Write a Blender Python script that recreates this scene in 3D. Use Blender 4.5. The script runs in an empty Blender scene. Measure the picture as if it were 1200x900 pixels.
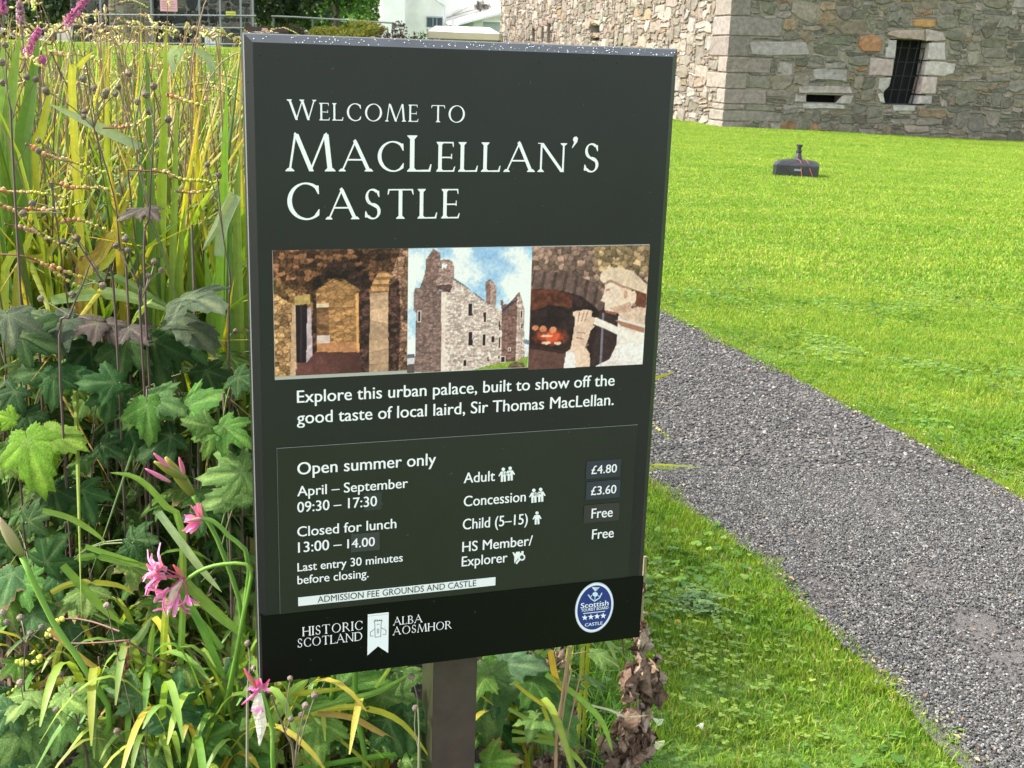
import bpy, math, random
import numpy as np
from mathutils import Vector, Matrix, noise as mnoise
rng = random.Random(11)
nr = np.random.RandomState(5)
sc = bpy.context.scene
COL = sc.collection
R = math.radians

# ---------------------------------------------------------------- camera
CAMH = 1.6
F = 1403.57
DOWN = np.array([-0.03270589, 0.96377444, 0.26470579])
_y = np.array([0, 0, 1.0]) - DOWN * DOWN[2]; YW = _y / np.linalg.norm(_y)
XW = np.cross(YW, -DOWN)
def ray(px, py):
    r = np.array([px - 600.0, py - 450.0, F]) / F
    return np.array([r @ XW, r @ YW, -(r @ DOWN)])
def P(px, py, Y):
    """world point seen at a photo position, standing Y metres in front"""
    d = ray(px, py); t = Y / d[1]
    return Vector((d[0] * t, Y, CAMH + d[2] * t))
def G(px, py, z=0.0):
    d = ray(px, py); t = (z - CAMH) / d[2]
    return Vector((d[0] * t, d[1] * t, z))
cam = bpy.data.cameras.new('camera'); camo = bpy.data.objects.new('camera', cam); COL.objects.link(camo)
cam.sensor_width = 36; cam.lens = F / 1200 * 36; cam.clip_start = 0.05; cam.clip_end = 2000
flip = np.diag([1.0, -1.0, -1.0])
rows = np.array([XW, YW, -DOWN]) @ flip
M = Matrix([list(map(float, r)) for r in rows]).to_4x4(); M.translation = (0, 0, CAMH)
camo.matrix_world = M
sc.camera = camo
cam.dof.use_dof = True; cam.dof.focus_distance = 2.6; cam.dof.aperture_fstop = 22.0

# ---------------------------------------------------------------- light
SUN_AZ = Vector((-0.985, -0.03)); SUN_EL = R(44)
sdir = Vector((SUN_AZ.x * math.cos(SUN_EL), SUN_AZ.y * math.cos(SUN_EL), math.sin(SUN_EL))).normalized()
w = bpy.data.worlds.new("World"); sc.world = w; w.use_nodes = True
nt = w.node_tree; bgn = nt.nodes['Background']
sky = nt.nodes.new('ShaderNodeTexSky'); sky.sky_type = 'NISHITA'; sky.sun_disc = False
sky.sun_elevation = SUN_EL; sky.sun_rotation = math.atan2(sdir.x, sdir.y)
sky.air_density = 1.0; sky.dust_density = 2.5; sky.ozone_density = 1.0
hz = nt.nodes.new('ShaderNodeHueSaturation'); hz.inputs['Saturation'].default_value = 0.42   # thin bright cloud pales the blue
nt.links.new(sky.outputs[0], hz.inputs['Color']); nt.links.new(hz.outputs[0], bgn.inputs[0]); bgn.inputs[1].default_value = 0.15
sl = bpy.data.lights.new('sun', 'SUN'); sl.energy = 2.3; sl.angle = R(0.8); sl.color = (1, 0.95, 0.86)
so = bpy.data.objects.new('sun', sl); COL.objects.link(so)
so.rotation_euler = sdir.to_track_quat('Z', 'Y').to_euler()
sc.view_settings.view_transform = 'Standard'; sc.view_settings.look = 'None'
sc.view_settings.gamma = 1; sc.view_settings.use_curve_mapping = False
sc.view_settings.exposure = 1.75
sc.render.resolution_x = 1024; sc.render.resolution_y = 768
sc.cycles.max_bounces = 6; sc.cycles.diffuse_bounces = 3; sc.cycles.glossy_bounces = 2
sc.cycles.transmission_bounces = 3; sc.cycles.transparent_max_bounces = 4
sc.cycles.use_denoising = True

# ---------------------------------------------------------------- materials
def newmat(name):
    m = bpy.data.materials.new(name); m.use_nodes = True
    return m, m.node_tree, m.node_tree.nodes, m.node_tree.links, m.node_tree.nodes['Principled BSDF']
def setc(sock, c): sock.default_value = (c[0], c[1], c[2], 1)
def colmat(name, rough=0.6, trans=0.0, grain=0.0, gscale=40, bump=0.0, bscale=60, rand=0.0, spec=0.5, veins=False, hue=0.0, coords='Object'):
    """colour from the mesh's own colour attribute, with grain, relief and a per-object shade"""
    m, t, n, l, b = newmat(name)
    a = n.new('ShaderNodeVertexColor'); a.layer_name = 'Col'
    c = a.outputs[0]
    tc = n.new('ShaderNodeTexCoord')
    co = tc.outputs[coords] if coords != 'Position' else n.new('ShaderNodeNewGeometry').outputs['Position']
    if rand or hue:
        oi = n.new('ShaderNodeObjectInfo')
        hs = n.new('ShaderNodeHueSaturation')
        mr = n.new('ShaderNodeMapRange'); mr.inputs[3].default_value = 1 - rand; mr.inputs[4].default_value = 1 + rand
        l.new(oi.outputs['Random'], mr.inputs[0]); l.new(mr.outputs[0], hs.inputs['Value'])
        if hue:
            ml = n.new('ShaderNodeMath'); ml.operation = 'MULTIPLY'; ml.inputs[1].default_value = 7.13
            fr = n.new('ShaderNodeMath'); fr.operation = 'FRACT'
            l.new(oi.outputs['Random'], ml.inputs[0]); l.new(ml.outputs[0], fr.inputs[0])
            m2 = n.new('ShaderNodeMapRange'); m2.inputs[3].default_value = 0.5 - hue; m2.inputs[4].default_value = 0.5 + hue
            l.new(fr.outputs[0], m2.inputs[0]); l.new(m2.outputs[0], hs.inputs['Hue'])
        l.new(c, hs.inputs['Color']); c = hs.outputs[0]
    if grain:
        ns = n.new('ShaderNodeTexNoise'); ns.inputs['Scale'].default_value = gscale; ns.inputs['Detail'].default_value = 6
        ns.inputs['Roughness'].default_value = 0.65
        l.new(co, ns.inputs['Vector'])
        mr = n.new('ShaderNodeMapRange'); mr.inputs[1].default_value = 0.3; mr.inputs[2].default_value = 0.7
        mr.inputs[3].default_value = 1 - grain; mr.inputs[4].default_value = 1 + grain
        l.new(ns.outputs[0], mr.inputs[0])
        mx = n.new('ShaderNodeVectorMath'); mx.operation = 'SCALE'
        l.new(c, mx.inputs[0]); l.new(mr.outputs[0], mx.inputs['Scale']); c = mx.outputs[0]
    hsrc = None
    if veins:
        vo = n.new('ShaderNodeTexVoronoi'); vo.feature = 'DISTANCE_TO_EDGE'; vo.inputs['Scale'].default_value = 170
        l.new(co, vo.inputs['Vector'])
        mr = n.new('ShaderNodeMapRange'); mr.inputs[1].default_value = 0.0; mr.inputs[2].default_value = 0.16
        mr.inputs[3].default_value = 0.80; mr.inputs[4].default_value = 1.05
        l.new(vo.outputs[0], mr.inputs[0])
        mx = n.new('ShaderNodeVectorMath'); mx.operation = 'SCALE'
        l.new(c, mx.inputs[0]); l.new(mr.outputs[0], mx.inputs['Scale']); c = mx.outputs[0]
        hsrc = mr.outputs[0]
    l.new(c, b.inputs['Base Color'])
    b.inputs['Roughness'].default_value = rough
    b.inputs['Specular IOR Level'].default_value = spec
    if bump:
        bp = n.new('ShaderNodeBump'); bp.inputs['Strength'].default_value = bump; bp.inputs['Distance'].default_value = 0.004 if veins else 0.01
        if hsrc is None:
            ns = n.new('ShaderNodeTexNoise'); ns.inputs['Scale'].default_value = bscale; ns.inputs['Detail'].default_value = 5
            l.new(co, ns.inputs['Vector']); hsrc = ns.outputs[0]
        l.new(hsrc, bp.inputs['Height']); l.new(bp.outputs[0], b.inputs['Normal'])
    if trans:
        tr = n.new('ShaderNodeBsdfTranslucent')
        tcx = n.new('ShaderNodeVectorMath'); tcx.operation = 'MULTIPLY'; tcx.inputs[1].default_value = (1.25, 1.15, 0.6)
        l.new(c, tcx.inputs[0]); l.new(tcx.outputs[0], tr.inputs[0])
        ms = n.new('ShaderNodeMixShader'); ms.inputs[0].default_value = trans
        l.new(b.outputs[0], ms.inputs[1]); l.new(tr.outputs[0], ms.inputs[2])
        l.new(ms.outputs[0], n['Material Output'].inputs[0])
    return m
def flat(name, c, rough=0.5, spec=0.5, metal=0.0, grain=0.0, gscale=20, bump=0.0, bscale=100):
    m, t, n, l, b = newmat(name)
    setc(b.inputs['Base Color'], c); b.inputs['Roughness'].default_value = rough
    b.inputs['Specular IOR Level'].default_value = spec; b.inputs['Metallic'].default_value = metal
    if grain:
        g = n.new('ShaderNodeNewGeometry')
        ns = n.new('ShaderNodeTexNoise'); ns.inputs['Scale'].default_value = gscale; ns.inputs['Detail'].default_value = 7
        l.new(g.outputs['Position'], ns.inputs['Vector'])
        mr = n.new('ShaderNodeMapRange'); mr.inputs[1].default_value = 0.3; mr.inputs[2].default_value = 0.7
        mr.inputs[3].default_value = 1 - grain; mr.inputs[4].default_value = 1 + grain
        l.new(ns.outputs[0], mr.inputs[0])
        mx = n.new('ShaderNodeVectorMath'); mx.operation = 'SCALE'; mx.inputs[0].default_value = c[:3]
        l.new(mr.outputs[0], mx.inputs['Scale']); l.new(mx.outputs[0], b.inputs['Base Color'])
    if bump:
        g = n.new('ShaderNodeNewGeometry')
        ns = n.new('ShaderNodeTexNoise'); ns.inputs['Scale'].default_value = bscale; ns.inputs['Detail'].default_value = 5
        l.new(g.outputs['Position'], ns.inputs['Vector'])
        bp = n.new('ShaderNodeBump'); bp.inputs['Strength'].default_value = bump; bp.inputs['Distance'].default_value = 0.01
        l.new(ns.outputs[0], bp.inputs['Height']); l.new(bp.outputs[0], b.inputs['Normal'])
    return m

# ---------------------------------------------------------------- mesh helpers
class MB:
    def __init__(s): s.v = []; s.f = []; s.c = []
    def vert(s, p, c): s.v.append(tuple(p)); s.c.append(c); return len(s.v) - 1
    def poly(s, pts, c):
        i = len(s.v)
        for p in pts: s.v.append(tuple(p)); s.c.append(c)
        s.f.append(tuple(range(i, i + len(pts))))
    def box(s, o, a, b, c_, col):
        """corner o and three edge vectors"""
        o, a, b, c_ = map(Vector, (o, a, b, c_)); i = len(s.v)
        for k in range(8):
            s.v.append(tuple(o + (a if k & 1 else Vector()) + (b if k & 2 else Vector()) + (c_ if k & 4 else Vector()))); s.c.append(col)
        fs = [(0, 2, 3, 1), (4, 5, 7, 6), (0, 1, 5, 4), (2, 6, 7, 3), (0, 4, 6, 2), (1, 3, 7, 5)]
        if a.cross(b).dot(c_) < 0: fs = [q[::-1] for q in fs]
        for q in fs: s.f.append(tuple(i + x for x in q))
    def bx(s, x0, x1, y0, y1, z0, z1, col): s.box((x0, y0, z0), (x1 - x0, 0, 0), (0, y1 - y0, 0), (0, 0, z1 - z0), col)
    def tube(s, pts, rad, col, n=5, cap=True):
        pts = [Vector(p) for p in pts]; k = len(pts)
        if not isinstance(rad, (list, tuple)): rad = [rad] * k
        if not isinstance(col, list): col = [col] * k
        i0 = len(s.v)
        ref = Vector((0.3, 0.2, 1)).normalized()
        for j, p in enumerate(pts):
            t = (pts[min(j + 1, k - 1)] - pts[max(j - 1, 0)])
            t = t.normalized() if t.length > 1e-9 else Vector((0, 0, 1))
            a = t.cross(ref)
            if a.length < 0.05: a = t.cross(Vector((1, 0, 0)))
            a.normalize(); b = t.cross(a)
            for q in range(n):
                an = 2 * math.pi * q / n
                s.v.append(tuple(p + (a * math.cos(an) + b * math.sin(an)) * rad[j])); s.c.append(col[j])
        for j in range(k - 1):
            for q in range(n):
                a_ = i0 + j * n + q; b_ = i0 + j * n + (q + 1) % n
                s.f.append((a_, b_, b_ + n, a_ + n))
        if cap:
            s.f.append(tuple(i0 + q for q in range(n))[::-1]); s.f.append(tuple(i0 + (k - 1) * n + q for q in range(n)))
    def ball(s, c, r, col, sq=1.0, axis=None, seg=6, rings=4, jit=0.0):
        c = Vector(c); i0 = len(s.v)
        q = (Vector(axis).to_track_quat('Z', 'Y') if axis is not None else None)
        def tr(v):
            v = Vector((v[0], v[1], v[2] * sq)) * r * (1 + jit * rng.uniform(-1, 1))
            return c + (q @ v if q else v)
        s.v.append(tuple(tr((0, 0, -1)))); s.c.append(col)
        for i in range(1, rings):
            th = math.pi * i / rings - math.pi / 2
            for k in range(seg):
                an = 2 * math.pi * (k + 0.5 * (i % 2)) / seg
                s.v.append(tuple(tr((math.cos(th) * math.cos(an), math.cos(th) * math.sin(an), math.sin(th))))); s.c.append(col)
        s.v.append(tuple(tr((0, 0, 1)))); s.c.append(col)
        top = len(s.v) - 1
        for k in range(seg):
            s.f.append((i0, i0 + 1 + (k + 1) % seg, i0 + 1 + k))
            s.f.append((top, top - seg + k, top - seg + (k + 1) % seg))
        for i in range(rings - 2):
            b = i0 + 1 + i * seg
            for k in range(seg):
                s.f.append((b + k, b + (k + 1) % seg, b + seg + (k + 1) % seg, b + seg + k))
    def ribbon(s, pts, widths, side, cols, fold=0.25, thick=None):
        """leaf blade: three vertices across, folded along its midrib"""
        pts = [Vector(p) for p in pts]; k = len(pts); i0 = len(s.v)
        side = Vector(side)
        for j, p in enumerate(pts):
            t = (pts[min(j + 1, k - 1)] - pts[max(j - 1, 0)]).normalized()
            sd = side[j] if isinstance(side, list) else side
            sd = (sd - t * sd.dot(t)); sd = sd.normalized() if sd.length > 1e-6 else Vector((1, 0, 0))
            nrm = sd.cross(t).normalized()
            wv = widths[j]; c = cols[j] if isinstance(cols, list) else cols
            cm = (c[0] * 1.12, c[1] * 1.12, c[2] * 1.1)
            s.v += [tuple(p - sd * wv / 2 + nrm * wv * fold), tuple(p), tuple(p + sd * wv / 2 + nrm * wv * fold)]
            s.c += [c, cm, c]
        for j in range(k - 1):
            a = i0 + 3 * j
            s.f += [(a, a + 1, a + 4, a + 3), (a + 1, a + 2, a + 5, a + 4)]
    def mesh(s, name, m, smooth=False):
        me = bpy.data.meshes.new(name)
        me.from_pydata(s.v, [], s.f)
        ca = me.color_attributes.new('Col', 'FLOAT_COLOR', 'POINT')
        arr = np.ones((len(s.v), 4), dtype=np.float32)
        if s.c: arr[:, :3] = np.array([c[:3] for c in s.c], dtype=np.float32)
        ca.data.foreach_set('color', arr.ravel())
        if smooth: me.polygons.foreach_set('use_smooth', [True] * len(me.polygons))
        for mm in (m if isinstance(m, (list, tuple)) else [m]): me.materials.append(mm)
        me.update()
        return me
    def build(s, name, m, parent=None, smooth=False, **tags):
        o = bpy.data.objects.new(name, None if not s.v else s.mesh(name, m, smooth)); COL.objects.link(o)
        if parent is not None:
            o.parent = parent
            if parent.get('_base') is not None:
                b = parent['_base']; off = Vector((b[0], b[1], b[2]))
                o.data.transform(Matrix.Translation(-off))
        tag(o, **tags)
        return o
def tag(o, label=None, cat=None, group=None, kind=None):
    if label: o['label'] = label
    if cat: o['category'] = cat
    if group: o['group'] = group
    if kind: o['kind'] = kind
    return o
BASES = {}
def thing(name, loc, label=None, cat=None, group=None, kind=None):
    o = bpy.data.objects.new(name, None); COL.objects.link(o); o.location = loc; o.empty_display_size = 0.1
    BASES[o.name] = Vector(loc)
    return tag(o, label, cat, group, kind)
def part(mb, name, m, parent, smooth=False, **tags):
    """child mesh given in world coordinates, under a thing, part or sub-part"""
    root = parent
    while root.parent: root = root.parent
    b = BASES.get(root.name, Vector())
    me = mb.mesh(name, m, smooth)
    me.transform(Matrix.Translation(-b))
    o = bpy.data.objects.new(name, me); COL.objects.link(o); o.parent = parent
    return tag(o, **tags)
def local(me_or_mb, name, m, parent, mat=None, smooth=True, **tags):
    me = me_or_mb if isinstance(me_or_mb, bpy.types.Mesh) else me_or_mb.mesh(name, m, smooth)
    o = bpy.data.objects.new(name, me); COL.objects.link(o); o.parent = parent
    if mat is not None: o.matrix_local = mat
    return tag(o, **tags)
def copy_tree(o, parent=None, label=None, keep=None):
    c = o.copy(); COL.objects.link(c); c.parent = parent
    if label: c['label'] = label
    for ch in list(o.children):
        if keep is None or keep(ch): copy_tree(ch, c)
    return c
def sstep(a, b, x):
    t = max(0.0, min(1.0, (x - a) / (b - a))); return t * t * (3 - 2 * t)
def nz(x, y, z=0.0): return mnoise.noise(Vector((x, y, z)))
def jc(c, a=0.15, r=None):
    r = r or rng; k = 1 + r.uniform(-a, a)
    return (c[0] * k * (1 + r.uniform(-a, a) * .4), c[1] * k, c[2] * k * (1 + r.uniform(-a, a) * .4))
def mixc(a, b, t): return tuple(a[i] * (1 - t) + b[i] * t for i in range(3))
def spline(pts, n):
    pts = [Vector(p) for p in pts]; out = []
    k = len(pts)
    for i in range(n):
        s = i / (n - 1) * (k - 1); j = min(int(s), k - 2); t = s - j
        p0 = pts[max(j - 1, 0)]; p1 = pts[j]; p2 = pts[j + 1]; p3 = pts[min(j + 2, k - 1)]
        out.append(0.5 * ((2 * p1) + (p2 - p0) * t + (2 * p0 - 5 * p1 + 4 * p2 - p3) * t * t + (3 * p1 - p0 - 3 * p2 + p3) * t ** 3))
    return out
def inpoly(x, y, poly):
    c = False; n = len(poly); j = n - 1
    for i in range(n):
        xi, yi = poly[i][0], poly[i][1]; xj, yj = poly[j][0], poly[j][1]
        if (yi > y) != (yj > y) and x < (xj - xi) * (y - yi) / (yj - yi) + xi: c = not c
        j = i
    return c

# ================================================================ GROUND
PATH_R = [(2.6, -4), (2.45, 0), (2.3, 2), (2.12, 3.5), (1.99, 4.34), (1.88, 4.78), (1.65, 5.54), (1.31, 6.64), (0.97, 7.76), (0.4, 9.3), (-0.6, 11), (-2.4, 12.8), (-6, 14.6), (-14, 16)]
PATH_L = [(1.45, -4), (1.40, 0), (1.25, 1.8), (1.13, 2.52), (0.99, 3.05), (0.86, 3.62), (0.56, 4.44), (0.15, 5.8), (-0.45, 7.6), (-1.4, 9.3), (-3.1, 11), (-6.4, 12.8), (-14, 14.2)]
PATHP = PATH_R + PATH_L[::-1]
BEDP = [(0.42, 1.0), (0.40, 1.9), (0.30, 2.47), (0.24, 2.9), (0.12, 3.8), (-0.3, 5.4), (-1.1, 7.2), (-2.6, 9.0), (-5, 10.4), (-12, 11.5), (-12, 1.0)]
def ground_z(x, y):
    z = -0.17 * sstep(5, 13.4, x) * sstep(6, 30, y)
    z += 1.52 * sstep(10, 30, y) * sstep(-1.5, -7.5, x)
    z += 0.9 * sstep(30, 60, y) * sstep(0, -8, x) * 0
    return z
def axis(a, b, fine0, fine1, st, n=14):
    out = list(np.arange(fine0, fine1 + 1e-6, st))
    lo = [fine0 - (fine0 - a) * (i / n) ** 2 for i in range(n, 0, -1)]
    hi = [fine1 + (b - fine1) * (i / n) ** 2 for i in range(1, n + 1)]
    return lo + out + hi
def sheet(xs, ys, zf, col, test=None):
    mb = MB(); nx = len(xs)
    for y in ys:
        for x in xs: mb.vert((x, y, zf(x, y)), col(x, y) if callable(col) else col)
    for j in range(len(ys) - 1):
        for i in range(nx - 1):
            if test is None or test((xs[i] + xs[i + 1]) / 2, (ys[j] + ys[j + 1]) / 2):
                a = j * nx + i; mb.f.append((a, a + 1, a + nx + 1, a + nx))
    return mb
m_turf = colmat('turf', rough=0.9, grain=0.45, gscale=60, bump=0.6, bscale=90, coords='Position')
g = sheet(axis(-600, 600, -16, 16, 0.5), axis(-300, 900, -4, 44, 0.5), ground_z, (0.085, 0.17, 0.018))
g.build('ground', m_turf, smooth=True, kind='structure')

# path: fines under the loose chippings
def ribbon_sheet(A, B, n, z, nacross, wob):
    a = spline([(x, y, 0) for x, y in A], n); b = spline([(x, y, 0) for x, y in B], n); mb = MB()
    for i in range(n):
        for k in range(nacross + 1):
            p = a[i].lerp(b[i], k / nacross)
            if k in (0, nacross):
                p.x += wob * nz(p.x * 4, p.y * 4, k) * 1.0
            mb.vert((p.x, p.y, ground_z(p.x, p.y) + z + 0.006 * nz(p.x * 2, p.y * 2)), (0.105, 0.096, 0.088))
    for i in range(n - 1):
        for k in range(nacross):
            q = i * (nacross + 1) + k; mb.f.append((q, q + nacross + 1, q + nacross + 2, q + 1))
    return mb
m_fines = colmat('path_fines', rough=0.9, grain=0.5, gscale=90, bump=0.8, bscale=160, coords='Position')
ribbon_sheet(PATH_R, PATH_L, 160, 0.012, 10, 0.06).build('path', m_fines, smooth=True, kind='structure')

# soil of the flower bed
def bed_h(x, y):
    return 0.02 + 0.16 * sstep(0.15, -1.2, x + 0.12 * (y - 2.5)) + 0.02 * nz(x * 5, y * 5) + 0.012 * nz(x * 17, y * 17)
m_soil = colmat('soil', rough=0.95, grain=0.6, gscale=55, bump=1.0, bscale=120, coords='Position')
sheet(list(np.arange(-6, 0.5, 0.06)), list(np.arange(1.0, 10.6, 0.08)), lambda x, y: ground_z(x, y) + bed_h(x, y), (0.022, 0.016, 0.012),
      test=lambda x, y: inpoly(x, y, BEDP)).build('flower_bed_soil', m_soil, smooth=True, kind='structure')

def in_lawn(x, y, pad=0.0):
    if inpoly(x + 0.05 * nz(x * 3, y * 3, 5), y, PATHP): return False
    if inpoly(x - 0.02, y, BEDP): return False
    return True

# ---- grass
m_grass = None
def make_grass_mat():
    m, t, n, l, b = newmat('grass_blades')
    a = n.new('ShaderNodeVertexColor'); a.layer_name = 'Col'
    gp = n.new('ShaderNodeNewGeometry'); oi = n.new('ShaderNodeObjectInfo')
    n1 = n.new('ShaderNodeTexNoise'); n1.inputs['Scale'].default_value = 0.9; n1.inputs['Detail'].default_value = 4
    n2 = n.new('ShaderNodeTexNoise'); n2.inputs['Scale'].default_value = 7; n2.inputs['Detail'].default_value = 3
    mp = n.new('ShaderNodeMapping'); mp.inputs['Scale'].default_value = (0.55, 1.5, 1)
    mp.inputs['Rotation'].default_value = (0, 0, 0.35)
    l.new(gp.outputs['Position'], mp.inputs[0]); l.new(mp.outputs[0], n1.inputs['Vector']); l.new(gp.outputs['Position'], n2.inputs['Vector'])
    ad = n.new('ShaderNodeMath'); ad.operation = 'ADD'; l.new(n1.outputs[0], ad.inputs[0]); l.new(n2.outputs[0], ad.inputs[1])
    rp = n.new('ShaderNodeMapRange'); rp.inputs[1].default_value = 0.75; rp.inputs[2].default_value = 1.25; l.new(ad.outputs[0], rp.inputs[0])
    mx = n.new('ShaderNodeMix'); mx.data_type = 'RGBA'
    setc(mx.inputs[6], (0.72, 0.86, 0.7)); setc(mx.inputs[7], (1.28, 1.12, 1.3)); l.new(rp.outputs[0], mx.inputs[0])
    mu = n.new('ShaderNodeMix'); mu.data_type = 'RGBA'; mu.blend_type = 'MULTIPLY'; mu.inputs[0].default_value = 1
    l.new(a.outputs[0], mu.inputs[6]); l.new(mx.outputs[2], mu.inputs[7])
    l.new(mu.outputs[2], b.inputs['Base Color']); b.inputs['Roughness'].default_value = 0.5
    b.inputs['Specular IOR Level'].default_value = 0.3
    tr = n.new('ShaderNodeBsdfTranslucent'); l.new(mu.outputs[2], tr.inputs[0])
    ms = n.new('ShaderNodeMixShader'); ms.inputs[0].default_value = 0.4
    l.new(b.outputs[0], ms.inputs[1]); l.new(tr.outputs[0], ms.inputs[2]); l.new(ms.outputs[0], n['Material Output'].inputs[0])
    return m
m_grass = make_grass_mat()
GREENS = [(0.215, 0.365, 0.026), (0.265, 0.41, 0.032), (0.17, 0.31, 0.022), (0.33, 0.43, 0.05), (0.24, 0.39, 0.028)]
def grass_patch(name, size, nb, h, wd, seed, leafy=0, dead=0.05):
    r = random.Random(seed); mb = MB()
    for _ in range(nb):
        x = r.uniform(-size, size) / 2; y = r.uniform(-size, size) / 2
        hh = h * r.uniform(0.5, 1.25); an = r.uniform(0, 6.28); ln = r.uniform(0.1, 0.9) * hh
        dx, dy = math.cos(an) * ln, math.sin(an) * ln
        pa = r.uniform(0, 6.28); wx, wy = math.cos(pa) * wd / 2, math.sin(pa) * wd / 2
        c = jc(r.choice(GREENS), 0.22, r)
        if r.random() < dead: c = jc((0.42, 0.36, 0.14), 0.2, r)
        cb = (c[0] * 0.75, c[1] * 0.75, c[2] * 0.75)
        i = len(mb.v)
        mb.v += [(x - wx, y - wy, 0), (x + wx, y + wy, 0), (x - wx * .8 + dx * .35, y - wy * .8 + dy * .35, hh * .6), (x + wx * .8 + dx * .35, y + wy * .8 + dy * .35, hh * .6), (x + dx, y + dy, hh * .95)]
        mb.c += [cb, cb, c, c, c]
        mb.f += [(i, i + 1, i + 3, i + 2), (i + 2, i + 3, i + 4)]
    for _ in range(leafy):
        x = r.uniform(-size, size) / 2; y = r.uniform(-size, size) / 2; z = h * r.uniform(0.5, 1.0)
        c = jc(r.choice([(0.16, 0.30, 0.05), (0.22, 0.36, 0.06), (0.11, 0.23, 0.05)]), 0.2, r)
        for q in range(3):
            an = q * 2.09 + r.uniform(-.2, .2); rad = r.uniform(.006, .011)
            cx, cy = x + math.cos(an) * rad, y + math.sin(an) * rad
            mb.poly([(cx + rad * math.cos(k * 1.047), cy + rad * math.sin(k * 1.047), z + 0.003 * math.sin(k)) for k in range(6)], c)
    me = mb.mesh(name, m_grass, False)
    o = bpy.data.objects.new(name, me)
    return o
libcol = bpy.data.collections.new('scatter_sources')   # sources only, not linked to the scene
def scatter(name, sources, pts, rots, scales, idx=None, **tags):
    """one object whose points carry instances of the source meshes"""
    cset = bpy.data.collections.new(name + '_sources')
    for s_ in sources: cset.objects.link(s_)
    me = bpy.data.meshes.new(name); n = len(pts)
    me.from_pydata([tuple(p) for p in pts], [], [])
    ra = me.attributes.new('rot', 'FLOAT_VECTOR', 'POINT'); ra.data.foreach_set('vector', np.array(rots, dtype=np.float32).ravel())
    sa = me.attributes.new('scl', 'FLOAT_VECTOR', 'POINT'); sa.data.foreach_set('vector', np.array(scales, dtype=np.float32).ravel())
    if idx is None: idx = nr.randint(0, len(sources), n)
    ia = me.attributes.new('pick', 'INT', 'POINT'); ia.data.foreach_set('value', np.array(idx, dtype=np.int32))
    o = bpy.data.objects.new(name, me); COL.objects.link(o)
    ng = bpy.data.node_groups.new(name, 'GeometryNodeTree')
    ng.interface.new_socket('Geometry', in_out='INPUT', socket_type='NodeSocketGeometry')
    ng.interface.new_socket('Geometry', in_out='OUTPUT', socket_type='NodeSocketGeometry')
    N = ng.nodes; L = ng.links
    gi = N.new('NodeGroupInput'); go = N.new('NodeGroupOutput')
    ci = N.new('GeometryNodeCollectionInfo'); ci.inputs['Collection'].default_value = cset
    ci.inputs['Separate Children'].default_value = True; ci.inputs['Reset Children'].default_value = True
    ip = N.new('GeometryNodeInstanceOnPoints'); ip.inputs['Pick Instance'].default_value = True
    def at(nm, ty):
        q = N.new('GeometryNodeInputNamedAttribute'); q.data_type = ty; q.inputs[0].default_value = nm; return q
    r_ = at('rot', 'FLOAT_VECTOR'); s_ = at('scl', 'FLOAT_VECTOR'); i_ = at('pick', 'INT')
    e2 = N.new('FunctionNodeEulerToRotation')
    L.new(gi.outputs[0], ip.inputs['Points']); L.new(ci.outputs[0], ip.inputs['Instance'])
    L.new(r_.outputs[0], e2.inputs[0]); L.new(e2.outputs[0], ip.inputs['Rotation']); L.new(s_.outputs[0], ip.inputs['Scale'])
    L.new(i_.outputs[0], ip.inputs['Instance Index']); L.new(ip.outputs[0], go.inputs[0])
    md = o.modifiers.new('scatter', 'NODES'); md.node_group = ng
    return tag(o, kind='stuff', **tags)

near = [grass_patch('grass_tuft', 0.26, 640, 0.026, 0.0034, 100 + k, leafy=[0, 8, 20][k]) for k in range(3)]
pts, rots, scl, idx = [], [], [], []
st = 0.16
for yy in np.arange(1.6, 9.0, st):
    for xx in np.arange(-0.6, 5.2, st):
        x = xx + rng.uniform(-.04, .04); y = yy + rng.uniform(-.04, .04)
        if xx / yy > 0.52 or not in_lawn(x, y): continue
        if not all(in_lawn(x + a, y + b) for a, b in ((.06, 0), (-.06, 0), (0, .06), (0, -.06))): s_ = 0.42
        else: s_ = 0.9
        pts.append((x, y, ground_z(x, y))); rots.append((0, 0, rng.uniform(0, 6.28))); k = s_ * rng.uniform(.9, 1.15); scl.append((k, k, rng.uniform(0.7, 1.25)))
        wee = nz(x * 1.3, y * 1.3, 3.3) + (0.25 if y < 4.6 and x < 1 else 0)
        idx.append(2 if wee > 0.25 else (1 if wee > 0.05 else 0))
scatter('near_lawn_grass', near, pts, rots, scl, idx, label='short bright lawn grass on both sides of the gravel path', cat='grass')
far = [grass_patch('grass_patch', 0.55, 620, 0.032, 0.009, 200 + k, dead=0.08) for k in range(3)]
pts, rots, scl = [], [], []
st = 0.36
for yy in np.arange(8.8, 37.0, st):
    for xx in np.arange(-16, 17, st):
        if xx / yy > 0.5 or xx / yy < -0.5 or (xx < 0 and yy > 33 and False): continue
        x = xx + rng.uniform(-.1, .1); y = yy + rng.uniform(-.1, .1)
        if not in_lawn(x, y): continue
        # keep out of the castle's footprint
        cx, cy = x - 5.16, y - 31.31
        if cx * 0.14 - cy * 0.99 < 0.12 and -cx * 0.97 - cy * 0.24 < 0.12: continue
        pts.append((x, y, ground_z(x, y))); rots.append((0, 0, rng.uniform(0, 6.28))); k = rng.uniform(.9, 1.15); scl.append((k, k, rng.uniform(0.8, 1.2)))
scatter('far_lawn_grass', far, pts, rots, scl, label='sunlit mown lawn reaching back to the castle walls', cat='grass')

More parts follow.
